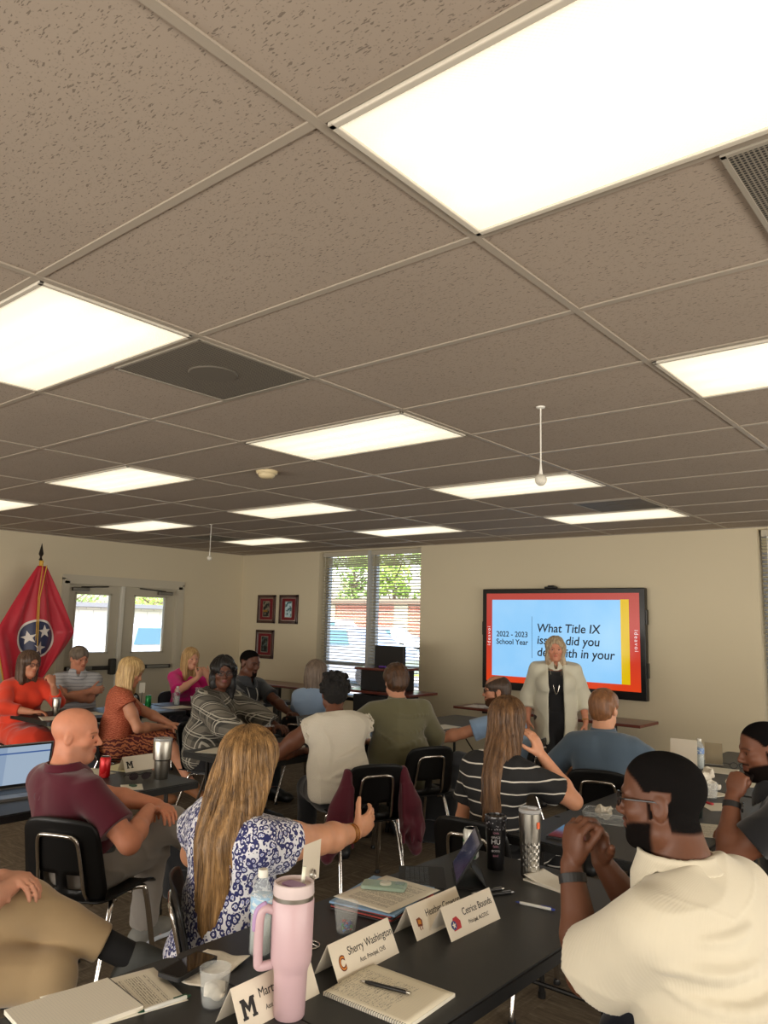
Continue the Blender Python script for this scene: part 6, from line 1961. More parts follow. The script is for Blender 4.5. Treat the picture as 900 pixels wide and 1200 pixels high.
def m_script():
    t = NT('handwritten_page', .7); s = t.sep(t.obj)
    l1 = t.math('LESS_THAN', t.math('FRACT', t.math('MULTIPLY', s[1], 1/.0085)), .07)
    n = t.noise(t.mapping(t.obj, scale=(300, 120, 1)), 1.0, 3, .6)
    row = t.math('LESS_THAN', t.math('ABSOLUTE', t.math('SUBTRACT', t.math('FRACT', t.math('MULTIPLY', s[1], 1/.0085)), .5)), .3)
    ink = t.math('MULTIPLY', t.math('LESS_THAN', t.math('ABSOLUTE', t.math('SUBTRACT', n, .5)), .022), row)
    wmask = t.math('GREATER_THAN', t.noise(t.mapping(t.obj, scale=(40, 118, 1)), 1.0, 1), .44)
    reg = t.math('MULTIPLY', t.math('LESS_THAN', t.math('ABSOLUTE', t.math('SUBTRACT', s[0], -.01)), .075), t.math('GREATER_THAN', s[1], -.05))
    ink = t.math('MULTIPLY', t.math('MULTIPLY', ink, wmask), reg)
    c = t.mix(t.math('MULTIPLY', l1, .25), srgb(232, 224, 202), srgb(170, 176, 186))
    t.color(t.mix(ink, c, srgb(50, 48, 50))); return t.m
M_SCRIPT = m_script()

def paper(x, y, rz, label, w=.216, h=.279, m=None, z=TZ, name='paper_sheet', group='loose papers on the tables', curl=.004, seed=0):
    mb = MB(); rd = random.Random(seed*7+int(x*100))
    a, b = rd.uniform(-1, 1), rd.uniform(-1, 1)
    mb.surf(lambda u, v: ((u-.5)*w, (v-.5)*h, .0006+curl*max(0, (a*(u-.5)+b*(v-.5)))**1.5*2.2), 12, 14, thick=.0004)
    o = mb.build(name, m or M_PAPER, smooth=True); tag(o, label, 'paper', group); o.location = (x, y, z+.0006); o.rotation_euler = (0, 0, R(rz)); return o
def tent(x, y, rz, label, lines, emblem, L=.272, Ht=.088):
    t = thing('name_card', label, 'name card', (x, y, TZ), R(rz), 'folded name cards')
    D = .046
    def sheet(s):
        # front leans back from the foot at +X to the ridge
        p = [(s*D, -L/2, 0), (s*D, L/2, 0), (0, L/2, Ht), (0, -L/2, Ht)]
        nrm_ = Vector((Ht, 0, D*1.0)).normalized(); nrm_.x *= s
        q = [Vector(v)-nrm_*.0007 for v in p]
        fs = [(0, 1, 2, 3), (7, 6, 5, 4), (0, 4, 5, 1), (1, 5, 6, 2), (2, 6, 7, 3), (3, 7, 4, 0)]
        return p+[tuple(v) for v in q], fs
    mb = MB()
    for s in (1, -1): v, f = sheet(s); mb.add(v, f)
    body = mb.build('folded_card', M_CARD, t)
    tilt = math.atan2(D, Ht)
    M = Matrix.Rotation(PI/2, 4, 'Z') @ Matrix.Rotation(PI/2-tilt, 4, 'X')
    # position on the front face: (along, up)
    def on(a, u): return Vector((D*(1-u/Ht)+.0006, a, u))
    for body_, size, a, u, al, mm in lines:
        o = text(body_, size, mm or M_INK, t, 'lettering', (0, 0, 0), (0, 0, 0), al, ext=.0002, sx=.86)
        o.matrix_local = Matrix.Translation(on(a, u)) @ M @ Matrix.Diagonal((.86, 1, 1, 1))
    if emblem: emblem(t, lambda a, u: Matrix.Translation(on(a, u)) @ M)
    return t
def flat(par, M, polys, m, name='emblem'):
    mb = MB()
    for p in polys: mb.prism(p, .0005, M)
    return mb.build(name, m, par)
M_RED = mat('emblem_red', (176, 24, 34), .5); M_GOLD = mat('emblem_gold', (206, 130, 50), .5); M_BLU = mat('emblem_blue', (40, 52, 110), .5); M_BRN = mat('emblem_brown', (120, 64, 44), .5); M_DKR = mat('emblem_dark_red', (96, 22, 20), .5)
def em_M(t, P_):
    w, h, a, b = .023, .022, .0085, .006
    poly = [(-w, -h), (-w+.016, -h), (-w+.016, -h+b), (-w+.0125, -h+b), (-w+.0125, h-.016), (0, -h+.012), (w-.0125, h-.016), (w-.0125, -h+b), (w-.016, -h+b), (w-.016, -h), (w, -h), (w, -h+b), (w-.003, -h+b), (w-.003, h-b), (w, h-b), (w, h), (w-.014, h), (0, -.002+.006), (-w+.014, h), (-w, h), (-w, h-b), (-w+.003, h-b), (-w+.003, -h+b), (-w, -h+b)]
    flat(t, P_(-.096, .040), [poly], M_INK)
def em_C(t, P_):
    o = text('C', .048, M_DKR, t, 'emblem', bold=.0030, ext=.0003); o.matrix_local = P_(-.112, .036)@Matrix.Diagonal((.72, 1, 1, 1))
    o = text('C', .048, M_GOLD, t, 'emblem_inline', bold=.0, ext=.0006); o.matrix_local = P_(-.112, .036)@Matrix.Diagonal((.72, 1, 1, 1))
def em_brown(t, P_):
    M = P_(-.098, .040)
    flat(t, M, [[(-.012, -.010), (.010, -.012), (.014, .004), (.004, .014), (-.012, .012)]], M_BRN)
    flat(t, M@Matrix.Translation((0, 0, .0004)), [[(-.008, -.004), (.006, -.006), (.006, .006), (-.006, .008)]], M_GOLD)
    flat(t, M, [[(-.006, -.022), (-.003, -.022), (-.003, -.010), (-.006, -.010)], [(.004, -.022), (.007, -.022), (.007, -.011), (.004, -.011)]], M_BRN)
def em_red(t, P_):
    M = P_(-.092, .036)
    flat(t, M, [[(-.014, -.018), (.024, -.016), (.028, .004), (.014, .020), (-.004, .018), (-.012, .006)]], M_RED)
    flat(t, M@Matrix.Translation((-.008, -.002, .0004)), [[(.013*math.cos(a), .013*math.sin(a)) for a in [2*PI*k/16 for k in range(16)]]], M_BLU)
    flat(t, M@Matrix.Translation((-.008, -.002, .0008)), [[((.010 if k % 2 == 0 else .004)*math.cos(PI/2+k*PI/5), (.010 if k % 2 == 0 else .004)*math.sin(PI/2+k*PI/5)) for k in range(10)]], M_CARD)
tent(-1.54, 1.44, 2, 'folded name card with a black M emblem, behind the pink tumbler', [('Marty', .030, -.058, .056, 'LEFT', None), ('Asst. Principal', .016, -.046, .026, 'LEFT', None)], em_M)
tent(-1.545, 1.78, 2, 'folded name card reading Sherry Washington with a letter C emblem', [('Sherry Washington', .030, -.068, .056, 'LEFT', None), ('Asst. Principal, CHS', .0165, -.030, .027, 'LEFT', None)], em_C)
tent(-1.56, 2.155, 0, 'folded name card reading Heather Crowson, behind another card', [('Heather Crowson', .030, -.058, .054, 'LEFT', None)], em_brown)
tent(-1.475, 2.225, -2, 'folded name card reading Cetrice Bounds with a red emblem', [('Cetrice Bounds', .030, -.042, .056, 'LEFT', None), ('Principal, ALC/TLC', .0165, -.026, .027, 'LEFT', None)], em_red)
tent(-4.44, 2.94, 0, 'folded name card with a small M emblem beside the steel tumbler', [], em_M)

# pink tumbler with handle
t = thing('tumbler', 'tall pale pink tumbler with a side handle and short straw', 'tumbler', (-1.475, 1.445, TZ), R(0))
M_PINKT = mat('pink_enamel', (190, 160, 165), .42, coat=.1); M_LILAC = mat('lilac_grip', (168, 136, 176), .5)
mb = MB(); mb.lathe([(.001, 0), (.036, 0), (.0385, .004), (.0415, .10), (.0435, .112), (.0495, .125), (.0515, .14), (.0525, .272), (.050, .276)], seg=40); mb.build('cup_body', M_PINKT, t, auto=35)
mb = MB(); mb.lathe([(.051, .270), (.0515, .284), (.049, .285)], seg=40); mb.build('steel_rim', M_STEEL, t, auto=35)
mb = MB(); mb.lathe([(.050, .283), (.0520, .287), (.0505, .312), (.047, .314), (.0455, .303), (.001, .303)], seg=40); mb.build('lid', mat('pale_lid', (226, 208, 206), .3, trans=.2), t, auto=35)
mb = MB(); mb.prism(rrect(.06, .036, .008), .004, z0=.3035); mb.build('lid_slider', M_LILAC, t)
mb = MB(); mb.tube([(.008, .022, .30), (.009, .026, .345)], .0052, 12); mb.build('straw', mat('clear_straw', (216, 216, 196), .2), t, smooth=True)
hd = Matrix.Rotation(R(-128), 4, 'Z')
mb = MB()
path = smooth_path([(.046, 0, .246), (.068, 0, .252), (.080, 0, .238), (.083, 0, .20), (.082, 0, .13), (.076, 0, .118), (.045, 0, .122)], 6)
mb.tube([hd@p for p in path], [.0115]*len(path), 12); mb.build('handle', M_PINKT, t, smooth=True)
path = smooth_path([(.066, 0, .2655), (.0865, 0, .253), (.0935, 0, .232), (.0945, 0, .200)], 6)
mb = MB(); mb.tube([hd@p for p in path], [.004]+[.0062]*(len(path)-2)+[.004], 10); mb.build('handle_grip', M_LILAC, t, smooth=True)

def water_bottle(x, y, label, h=.205, r=.0315, z=TZ, label_col=(150, 186, 214)):
    t = thing('water_bottle', label, 'bottle', (x, y, z), R(20), 'plastic water bottles')
    k = h/.205
    prof = [(.001, .004), (r*.7, 0), (r*.93, .006)]
    for i in range(10): prof.append((r*(.97-.035*(i % 2)), .014+i*.0082))
    prof += [(r*.92, .100), (r, .108), (r, .142), (r*.95, .150), (r*.72, .168), (r*.45, .182), (.0125, .186), (.0125, .193)]
    prof = [(a, b*k) for a, b in prof]
    mb = MB(); mb.lathe(prof, seg=28); mb.build('bottle_body', M_WATER, t, smooth=True)
    mb = MB(); mb.lathe([(.001, .006*k), (r*.86, .007*k), (r*.88, .12*k), (.001, .12*k)], seg=24); mb.build('water', mat('frozen_water', (206, 212, 206), .4, alpha=.72, bump=(60, .6)), t, smooth=True)
    mb = MB(); mb.lathe([(r*1.012, .106*k), (r*1.02, .107*k), (r*1.02, .143*k), (r*1.012, .144*k)], seg=28)
    tl = NT('bottle_label_%d' % int(x*100), .4); s = tl.sep(tl.obj)
    tl.color(tl.mix(tl.math('GREATER_THAN', tl.noise(tl.mapping(tl.obj, scale=(60, 60, 120)), 1.0, 2), .55), srgb(*label_col), srgb(206, 216, 220)))
    mb.build('paper_label', tl.m, t, smooth=True)
    mb = MB(); mb.lathe([(.0145, .188*k), (.015, .190*k), (.015, .204*k), (.013, .207*k), (.001, .207*k)], seg=24); mb.build('cap', M_WHITE, t, auto=40)
    return t
water_bottle(-1.79, 1.625, 'clear plastic water bottle half full of ice in front of the spotted blouse', h=.235, r=.033)
water_bottle(-1.86, 5.77, 'water bottle standing on the far right table near the papers', label_col=(110, 140, 190))
water_bottle(-7.33, 5.26, 'water bottle on the table in front of the woman in pink', label_col=(150, 60, 90))

def clear_cup(x, y, label, h=.085, r0=.028, r1=.039, z=TZ, fill=None, group='clear plastic cups'):
    t = thing('plastic_cup', label, 'cup', (x, y, z), 0, group)
    mb = MB(); mb.lathe([(.001, .002), (r0, .002), (r0+.001, .012), (r1-.001, h), (r1+.001, h), (r1+.001, h-.002), (r0+.003, .010), (r0+.002, 0), (.001, 0)], seg=32); mb.build('cup_wall', M_CLEAR, t, smooth=True)
    return t
clear_cup(-1.725, 1.925, 'clear plastic cup holding coloured push pins')
rd = random.Random(4)
for i in range(22):
    a = rd.uniform(0, 2*PI); rr = .022*math.sqrt(rd.random()); z = TZ+.010+.007*(i//8)
    c = [(40, 90, 190), (200, 40, 40), (30, 150, 70), (50, 60, 150), (60, 130, 210)][i % 5]
    nm = ['blue', 'red', 'green', 'navy', 'light blue'][i % 5]
    mb = MB(); mb.lathe([(.001, -.005), (.0045, -.004), (.0028, -.001), (.0028, .002), (.0045, .005), (.001, .006)], Euler((rd.uniform(0, 3), rd.uniform(0, 3), 0)).to_matrix().to_4x4(), 10)
    o = mb.build('push_pin', mat('pin_'+nm.replace(' ', '_'), c, .3), smooth=True); o.location = (-1.725+rr*math.cos(a), 1.925+rr*math.sin(a), z)
    tag(o, nm+' push pin at the bottom of the clear plastic cup', 'push pin', 'push pins in the cup: '+nm)
clear_cup(-1.655, 1.355, 'clear plastic cup stuffed with a crumpled white napkin, lower left', h=.088)
M_NAPK = mat('napkin_paper', (228, 220, 204), .9, bump=(90, .5))
def crumple(name, x, y, z, r, label, seed, cat='napkin', m=None, grp=None, sq=.8):
    Fl = F(); rr = random.Random(seed)
    for i in range(9): 
        d = Vector((rr.gauss(0, 1), rr.gauss(0, 1), rr.gauss(0, .8))).normalized()*r*rr.uniform(.25, .6)
        Fl.add(Ell((d.x, d.y, d.z*sq+r*sq), (r*rr.uniform(.25, .55), r*rr.uniform(.25, .55), r*rr.uniform(.12, .4)), rotm((rr.random(), rr.random(), rr.random()), rr.uniform(0, 3))), .008)
    Fl.disp = folds(.006*r/.03, 3.2/r, seed)
    root = [None]
    def post(o): o.location = (x, y, z); tag(o, label, cat, grp)
    queue(Fl, max(.0016, r/16), name, m or M_NAPK, None, post=post)
crumple('paper_napkin', -1.655, 1.355, TZ+.014, .032, 'crumpled white napkin inside the clear cup', 3)
# folded napkin beside the phone
mb = MB(); mb.surf(lambda u, v: ((u-.5)*.15, (v-.5)*.20, .002+.004*math.sin(u*5+v*3)**2+.010*max(0, u-.6)*max(0, v-.5)*4), 20, 20, thick=.002)
o = mb.build('paper_napkin', M_NAPK, smooth=True); o.location = (-1.83, 1.465, TZ+.001); o.rotation_euler = (0, 0, R(14)); tag(o, 'flat white napkin lying under the black phone', 'napkin')
# black phone in case
t = thing('smartphone', 'black smartphone in a rugged case lying on the napkin', 'phone', (-1.845, 1.415, TZ+.0125), R(12))
mb = MB(); mb.prism(rrect(.080, .162, .012), .011); mb.build('phone_case', mat('case_black', (26, 26, 28), .6), t)
mb = MB(); mb.prism(rrect(.069, .150, .008), .0012, z0=.0105); mb.build('phone_glass', mat('phone_glass', (12, 12, 14), .05, spec=.7), t)
# notebooks and papers at the lower left
paper(-1.86, 1.20, -12, 'printed page with rounded corner lying under the squared notebook', .23, .30, M_PRINT, curl=.002)
t = thing('notepad', 'white squared spiral notebook at the bottom left corner', 'notebook', (-1.865, 1.095, TZ+.002), R(-6))
mb = MB(); mb.box((0, 0, .006), (.20, .26, .010)); mb.build('page_block', M_PAPER, t)
mb = MB(); mb.box((0, 0, .0115), (.20, .26, .0008)); mb.build('top_page', M_RULED, t)
def spiral(par, n, x0, x1, y, z, r=.0045):
    mb = MB()
    for i in range(n):
        x = x0+(x1-x0)*i/(n-1)
        mb.tube([(x, y+r*math.cos(a), z+r*math.sin(a)) for a in [2*PI*k/8 for k in range(8)]], .0008, 4, closed=True)
    w = mb.build('spiral_wire', mat('wire_dark', (70, 70, 72), .3, .8), par)
spiral(t, 34, -.09, .09, .130, .0075)
def pen(x, y, rz, label, col, col2=None, L=.142, z=TZ, r=.0052, pitch=0):
    t = thing('pen', label, 'pen', (x, y, z+r+.0008), R(rz), None); t.rotation_euler[1] = 0
    M = Matrix.Rotation(PI/2, 4, 'Y')
    mb = MB(); mb.lathe([(.001, -L/2), (.0016, -L/2+.003), (r*.7, -L/2+.016)], M, 14); mb.build('tip', M_STEEL if col2 is None else col2, t, smooth=True)
    mb = MB(); mb.lathe([(r*.72, -L/2+.016), (r, -L/2+.03), (r, L/2-.012)], M, 14); mb.build('barrel', col, t, auto=40)
    mb = MB(); mb.lathe([(r*.8, L/2-.012), (r*.8, L/2-.004), (r*.5, L/2), (.001, L/2)], M, 14); mb.build('button', col2 or M_STEEL, t, auto=40)
    mb = MB(); mb.box((L/2-.03, 0, r+.0014), (.036, .0035, .0016)); mb.box((L/2-.013, 0, r*.8), (.003, .0035, .004)); mb.build('clip', col2 or M_STEEL, t)
    return t
M_PENB = mat('pen_black', (18, 18, 19), .35); M_PENW = mat('pen_white', (222, 222, 216), .35); M_PENG = mat('pen_green', (30, 74, 52), .4); M_PENBL = mat('pen_blue', (24, 50, 140), .3)
pen(-1.735, 1.265, 82, 'white ballpoint pen with green clip beside the printed page', M_PENW, M_PENG)
# notebook with handwriting and pen
t = thing('notepad', 'open spiral notebook covered in handwriting in the foreground centre', 'notebook', (-1.355, 1.69, TZ), R(93))
mb = MB(); mb.box((0, 0, .005), (.215, .27, .009)); mb.build('page_block', M_PAPER, t)
mb = MB(); mb.surf(lambda u, v: ((u-.5)*.212, (v-.5)*.266, .0100+.003*math.sin(u*3)*v), 12, 12, thick=.0006); mb.build('top_page', M_SCRIPT, t, smooth=True)
mb = MB()
for i in range(36):
    y = -.125+.25*i/35; mb.tube([(-.108+.005*math.cos(a), y, .006+.006*math.sin(a)) for a in [2*PI*k/8 for k in range(8)]], .0008, 4, closed=True)
mb.build('spiral_wire', mat('wire_dark', (70, 70, 72), .3, .8), t)
pen(-1.37, 1.69, 14, 'black click pen lying on the handwritten notebook', M_PENB, z=TZ+.013, L=.148)
pen(-1.59, 2.545, 66, 'silver and black pen behind the name cards, left one', mat('pen_grey', (60, 60, 62), .3), M_STEEL)
pen(-1.55, 2.54, 62, 'black capped pen behind the name cards, right one', M_PENB, mat('pen_silver', (150, 150, 150), .3, .6))
pen(-1.39, 2.53, 10, 'blue capped pen beside the elbow of the large man', M_PENW, M_PENBL)

# folders and printed page with phone
M_BLF = mat('blue_folder', (128, 164, 200), .5); M_RDF = mat('coral_folder', (176, 70, 62), .5); M_DKF = mat('dark_folder', (40, 38, 42), .5)
for i, (m, nm, w, h, dz, th_, rz) in enumerate(((M_DKF, 'dark folder at the bottom of the stack under the blue folder', .24, .31, 0, .005, 10), (M_RDF, 'coral red folder, second from the bottom of the stack', .24, .30, .0055, .005, 9), (M_DKF, 'dark folder between the coral red folders', .238, .30, .011, .005, 11), (M_RDF, 'upper coral red folder directly under the blue folder', .236, .30, .0165, .004, 9), (M_BLF, 'light blue folder under the printed page, topmost of the stack', .25, .315, .0215, .007, 12))):
    mb = MB(); mb.box((0, 0, th_/2), (w, h, th_), bev=.0012); o = mb.build('folder', m); o.location = (-1.80, 2.20, TZ+dz+.0005); o.rotation_euler = (0, 0, R(rz)); tag(o, nm, 'folder', None)
paper(-1.79, 2.21, 2, 'printed page lying on the light blue folder', .24, .30, M_PRINT, z=TZ+.030, curl=.001)
t = thing('smartphone', 'pale green smartphone with a round grip, face down on the printed page', 'phone', (-1.835, 2.245, TZ+.033), R(-62))
mb = MB(); mb.prism(rrect(.078, .158, .012), .0105); mb.build('phone_case', mat('mint_case', (158, 180, 164), .4), t)
mb = MB(); mb.prism(rrect(.066, .146, .008), .0008, z0=.0104); mb.build('phone_back', mat('mint_back', (150, 178, 158), .25), t)
mb = MB(); mb.lathe([(.021, .0112), (.021, .016), (.019, .0175), (.001, .018)], seg=24, c=(0, .005, 0)); mb.build('round_grip', mat('grip_white', (206, 206, 190), .4), t, auto=40)
mb = MB(); mb.prism(rrect(.030, .032, .007), .003, z0=.0104, M=Matrix.Translation((-.018, .054, 0))); mb.build('camera_bump', mat('cam_grey', (120, 140, 132), .3), t)
# card holder with white card
t = thing('card_holder', 'wire card holder with a blank white card behind the pink tumbler', 'card holder', (-1.73, 1.77, TZ), R(15)); t.scale = (1, 1, .87)
mb = MB(); mb.tube([(.03*math.cos(a), .03*math.sin(a), .003) for a in [2*PI*k/24 for k in range(24)]], .003, 6, closed=True); mb.build('base_ring', M_CHROME, t, smooth=True)
mb = MB(); mb.tube(smooth_path([(.03, 0, .003), (.01, 0, .01), (0, 0, .03), (0, 0, .20), (.0, .0, .215)], 5), .0022, 8); mb.tube([(0, .012*math.sin(a), .232+.018*math.cos(a)) for a in [2*PI*k/20 for k in range(20)]], .002, 6, closed=True); mb.tube([(.005, .012*math.sin(a), .232+.018*math.cos(a)) for a in [2*PI*k/20 for k in range(20)]], .002, 6, closed=True); mb.build('wire_stem', M_CHROME, t, smooth=True)
mb = MB(); mb.box((-.004, 0, .275), (.0006, .105, .13), rx=R(-3)); mb.build('blank_card', M_CARD, t)
# tablet with keyboard
t = thing('tablet', 'tablet standing in a black keyboard cover', 'tablet', (-1.79, 2.56, TZ), R(-52))
mb = MB(); mb.prism(rrect(.25, .178, .012), .006, M=Matrix.Translation((0, -.09, 0))); kb = mb.build('keyboard', mat('cover_fabric', (40, 40, 43), .7), t)
for r_ in range(5):
    for c in range(13):
        mb = MB(); mb.box((-.105+c*.0175, -.145+r_*.0185, .0068), (.0148, .0155, .0022), bev=.0006); tag(mb.build('key', M_BLACK, kb), None)
Mt = Matrix.Translation((0, .035, .018)) @ Matrix.Rotation(R(58), 4, 'X')
mb = MB(); mb.box((0, .088, 0), (.248, .176, .007), Mt, bev=.003); mb.build('tablet_body', mat('cover_black', (28, 28, 30), .6), t)
tt = NT('tablet_screen', .08); n = tt.noise(tt.obj, 12, 4, .6)
tt.color(tt.ramp(n, [(.35, srgb(18, 20, 30)), (.6, srgb(64, 66, 86)), (.75, srgb(120, 120, 140))])); tt.b.inputs['Emission Color'].default_value = srgb(60, 62, 84); tt.b.inputs['Emission Strength'].default_value = .25
mb = MB(); mb.box((0, .088, .0042), (.232, .160, .001), Mt); mb.build('screen', tt.m, t)
mb = MB(); mb.add([(-.12, .03, .001), (.12, .03, .001), (.12, .15, .001), (-.12, .15, .001), (-.12, .03, .005), (.12, .03, .005), (.12, .15, .005), (-.12, .15, .005)], [(0, 3, 2, 1), (4, 5, 6, 7), (0, 1, 5, 4), (1, 2, 6, 5), (2, 3, 7, 6), (3, 0, 4, 7)])
mb.box((0, .118, .04), (.20, .004, .09), rx=R(38)); mb.build('stand_flap', mat('cover_black', (28, 28, 30), .6), t)
# can, black tumbler, steel tumbler
def can(x, y, label, col, z=TZ, h=.122, r=.0325, band=None, mname='can'):
    t = thing('drink_can', label, 'can', (x, y, z), 0, None)
    tl = NT(mname, .3, .3)
    s = tl.sep(tl.obj)
    tl.color(tl.mix(tl.math('GREATER_THAN', tl.noise(tl.mapping(tl.obj, scale=(30, 30, 26)), 1.0, 2), .60), srgb(*col), srgb(*(band or (230, 230, 226)))))
    mb = MB(); mb.lathe([(.026, 0), (r, .009), (r, h-.012), (.027, h-.002)], seg=28); mb.build('can_body', tl.m, t, auto=40)
    mb = MB(); mb.lathe([(.027, h-.002), (.0275, h), (.0255, h), (.025, h-.005), (.001, h-.005)], seg=28); mb.build('can_top', M_STEEL, t, auto=40)
    mb = MB(); mb.prism(rrect(.014, .024, .006), .0012, z0=h-.004, M=Matrix.Translation((0, .004, 0))); mb.build('pull_tab', M_STEEL, t)
can(-1.865, 2.85, 'green and white drink can half hidden behind the tablet', (226, 228, 220), band=(20, 130, 60), mname='green_white_can')
can(-4.36, 2.64, 'red drink can beside the bald man in maroon', (190, 16, 24), band=(216, 60, 60), mname='red_can')
can(-7.40, 4.94, 'green drink can on the far table behind the woman in rust', (16, 130, 62), band=(60, 170, 90), mname='green_can')
t = thing('tumbler', 'black tumbler covered in small white and pink lettering behind the tablet', 'tumbler', (-1.72, 2.81, TZ), 0)
tb = NT('black_lettered', .35)
vv = tb.n('TexVoronoi'); tb.l(tb.mapping(tb.obj, scale=(1, 1, 1)), vv.inputs['Vector']); vv.inputs['Scale'].default_value = 110
sz_ = tb.sep(tb.obj)
band = tb.math('GREATER_THAN', sz_[2], .155); dots = tb.math('MULTIPLY', band, tb.math('LESS_THAN', vv.outputs[0], .3))
tb.color(tb.mix(dots, srgb(16, 15, 18), srgb(150, 146, 150)))
mb = MB(); mb.lathe([(.001, 0), (.033, 0), (.034, .003), (.036, .08), (.0395, .125), (.0425, .185), (.043, .192)], seg=36); mb.build('cup_body', tb.m, t, auto=35)
mb = MB(); mb.lathe([(.043, .192), (.0445, .197), (.043, .204), (.037, .206), (.036, .199), (.001, .199)], seg=32); mb.build('lid', mat('smoke_lid', (70, 68, 70), .15, trans=.3), t, auto=35)
rdm = random.Random(2)
for i, (w_, sz2, cc) in enumerate((('love', .014, 1), ('GRACE', .011, 0), ('HU', .026, 0), ('faith', .013, 1), ('GOOD', .011, 0), ('kind', .013, 1))):
    o = text(w_, sz2, mat('lettering_pink', (170, 110, 130), .5) if cc else mat('lettering_white', (200, 196, 196), .5), t, 'lettering', (0, 0, 0), (0, 0, 0), 'CENTER', ext=.0003)
    a = R(-58); z = .145-i*.0175; rr = .0375 + max(0, (z-.08))*.06+.0012
    o.matrix_local = Matrix.Translation((rr*math.cos(a), rr*math.sin(a), z)) @ Matrix.Rotation(a+PI/2, 4, 'Z') @ Matrix.Rotation(PI/2, 4, 'X')
t = thing('tumbler', 'tall brushed steel tumbler with a faceted diamond pattern', 'tumbler', (-1.575, 2.83, TZ), 0)
prof_n = 40; mb = MB()
rows = []
zs = [0, .004]+[.004+.128*k/10 for k in range(1, 11)]+[.19, .232, .236]
def rad(z): return .035+.0085*min(1, z/.2)
vs = []; fs = []
for zi, z in enumerate(zs):
    for k in range(prof_n):
        a = 2*PI*k/prof_n
        f = 0
        if 2 <= zi <= 11: f = .0012 if (zi % 2 == 0) == ((k//2) % 2 == 0) and k % 2 == 0 else -.0006
        rr = rad(z)+f; vs.append((rr*math.cos(a), rr*math.sin(a), z))
for zi in range(len(zs)-1):
    for k in range(prof_n):
        k2 = (k+1) % prof_n; a, b, c, d = zi*prof_n+k, zi*prof_n+k2, (zi+1)*prof_n+k2, (zi+1)*prof_n+k
        if (zi+k) % 2: fs += [(a, b, c), (a, c, d)]
        else: fs += [(a, b, d), (b, c, d)]
fs.append(tuple(reversed(range(prof_n))))
mb.add(vs, fs); mb.build('cup_body', M_STEEL, t, auto=14)
mb = MB(); mb.lathe([(.0425, .236), (.0455, .240), (.045, .250), (.041, .252), (.040, .246), (.001, .246)], seg=32); mb.box((.012, 0, .254), (.035, .022, .010), bev=.003); mb.build('lid', mat('clear_lid', (190, 190, 190), .1, alpha=.6), t, auto=35)
mb = MB(); mb.box((.0435, -.012, .195), (.002, .014, .024), rz=R(-16)); mb.build('orange_tag', mat('orange_tag', (216, 90, 30), .5), t)
# notepad with curled page beside the elbow
t = thing('notepad', 'small white notepad with a curled top page beside the steel tumbler', 'notebook', (-1.455, 2.80, TZ), R(80))
mb = MB(); mb.box((0, 0, .004), (.125, .20, .007)); mb.build('page_block', M_PAPER, t)
mb = MB(); mb.surf(lambda u, v: ((u-.5)*.125, (v-.5)*.20-.012*max(0, v-.8)*5*0, .0085+.05*max(0, v-.55)**1.6), 10, 18, thick=.0006); mb.build('top_page', M_RULED, t, smooth=True)

# ---- maroon man's table
def laptop(x, y, rz, label, screen, lidcol=(120, 120, 124), W_=.33, D_=.23, ang=104):
    t = thing('laptop', label, 'laptop', (x, y, TZ), R(rz), None)
    ml = mat('laptop_shell_%d' % lidcol[0], lidcol, .35, .6)
    mb = MB(); mb.prism(rrect(W_, D_, .012), .015); b = mb.build('base', ml, t)
    mb = MB(); mb.box((0, .03, .0156), (W_-.04, D_*.48, .001)); mb.build('keyboard', M_BLACK, t)
    mb = MB(); mb.box((0, -.07, .0156), (.10, .06, .0008)); mb.build('touchpad', mat('pad_grey', (96, 96, 100), .3), t)
    M = Matrix.Translation((0, D_/2, .014)) @ Matrix.Rotation(R(ang), 4, 'X')
    mb = MB(); mb.box((0, D_/2, 0), (W_, D_, .007), M, bev=.002); lid = mb.build('lid', ml, t)
    mb = MB(); mb.box((0, D_/2, .0040), (W_-.012, D_-.012, .0008), M); mb.build('bezel', M_BLACK, t)
    mb = MB(); mb.box((0, D_/2+.004, .0048), (W_-.028, D_-.036, .0006), M); mb.build('screen', screen, t)
    return t
ts = NT('laptop_screen', .2); s = ts.sep(ts.obj)
ts.b.inputs['Base Color'].default_value = srgb(30, 34, 40)
bar = ts.math('LESS_THAN', ts.math('ABSOLUTE', ts.math('SUBTRACT', s[2], .205)), .004)
col_ = ts.mix(bar, ts.mix(ts.math('GREATER_THAN', s[0], -.07), srgb(140, 160, 186), srgb(160, 178, 198)), srgb(60, 92, 150))
ts.l(col_, ts.b.inputs['Emission Color']); ts.b.inputs['Emission Strength'].default_value = .8
laptop(-4.24, 2.09, 86, 'open silver laptop with a pale blue screen at the left edge', ts.m, (128, 126, 124), W_=.36, D_=.245, ang=100)
tdk = mat('screen_dark', (30, 34, 40), .1)
laptop(-4.46, 4.40, -82, 'open dark grey laptop between the woman in plaid and the white blouse', tdk, (74, 72, 70))
paper(-4.56, 2.92, 20, 'cream legal pad under a pen near the red can', .22, .30, mat('legal_pad', (222, 214, 170), .7), z=TZ)
pen(-4.62, 3.02, 100, 'dark pen lying on the cream legal pad', mat('pen_navy', (30, 30, 44), .4), z=TZ+.001)
paper(-4.50, 2.60, 10, 'white sheet behind the red can', .22, .28)
paper(-4.00, 2.60, 60, 'small white slip near the bald man', .12, .16)
mb = MB(); mb.prism(rrect(.05, .03, .01), .008); o = mb.build('lighter_case', mat('dark_green', (34, 66, 44), .5)); o.location = (-4.02, 2.62, TZ+.0015); tag(o, 'small dark green case on the slip beside the sunglasses', 'case')
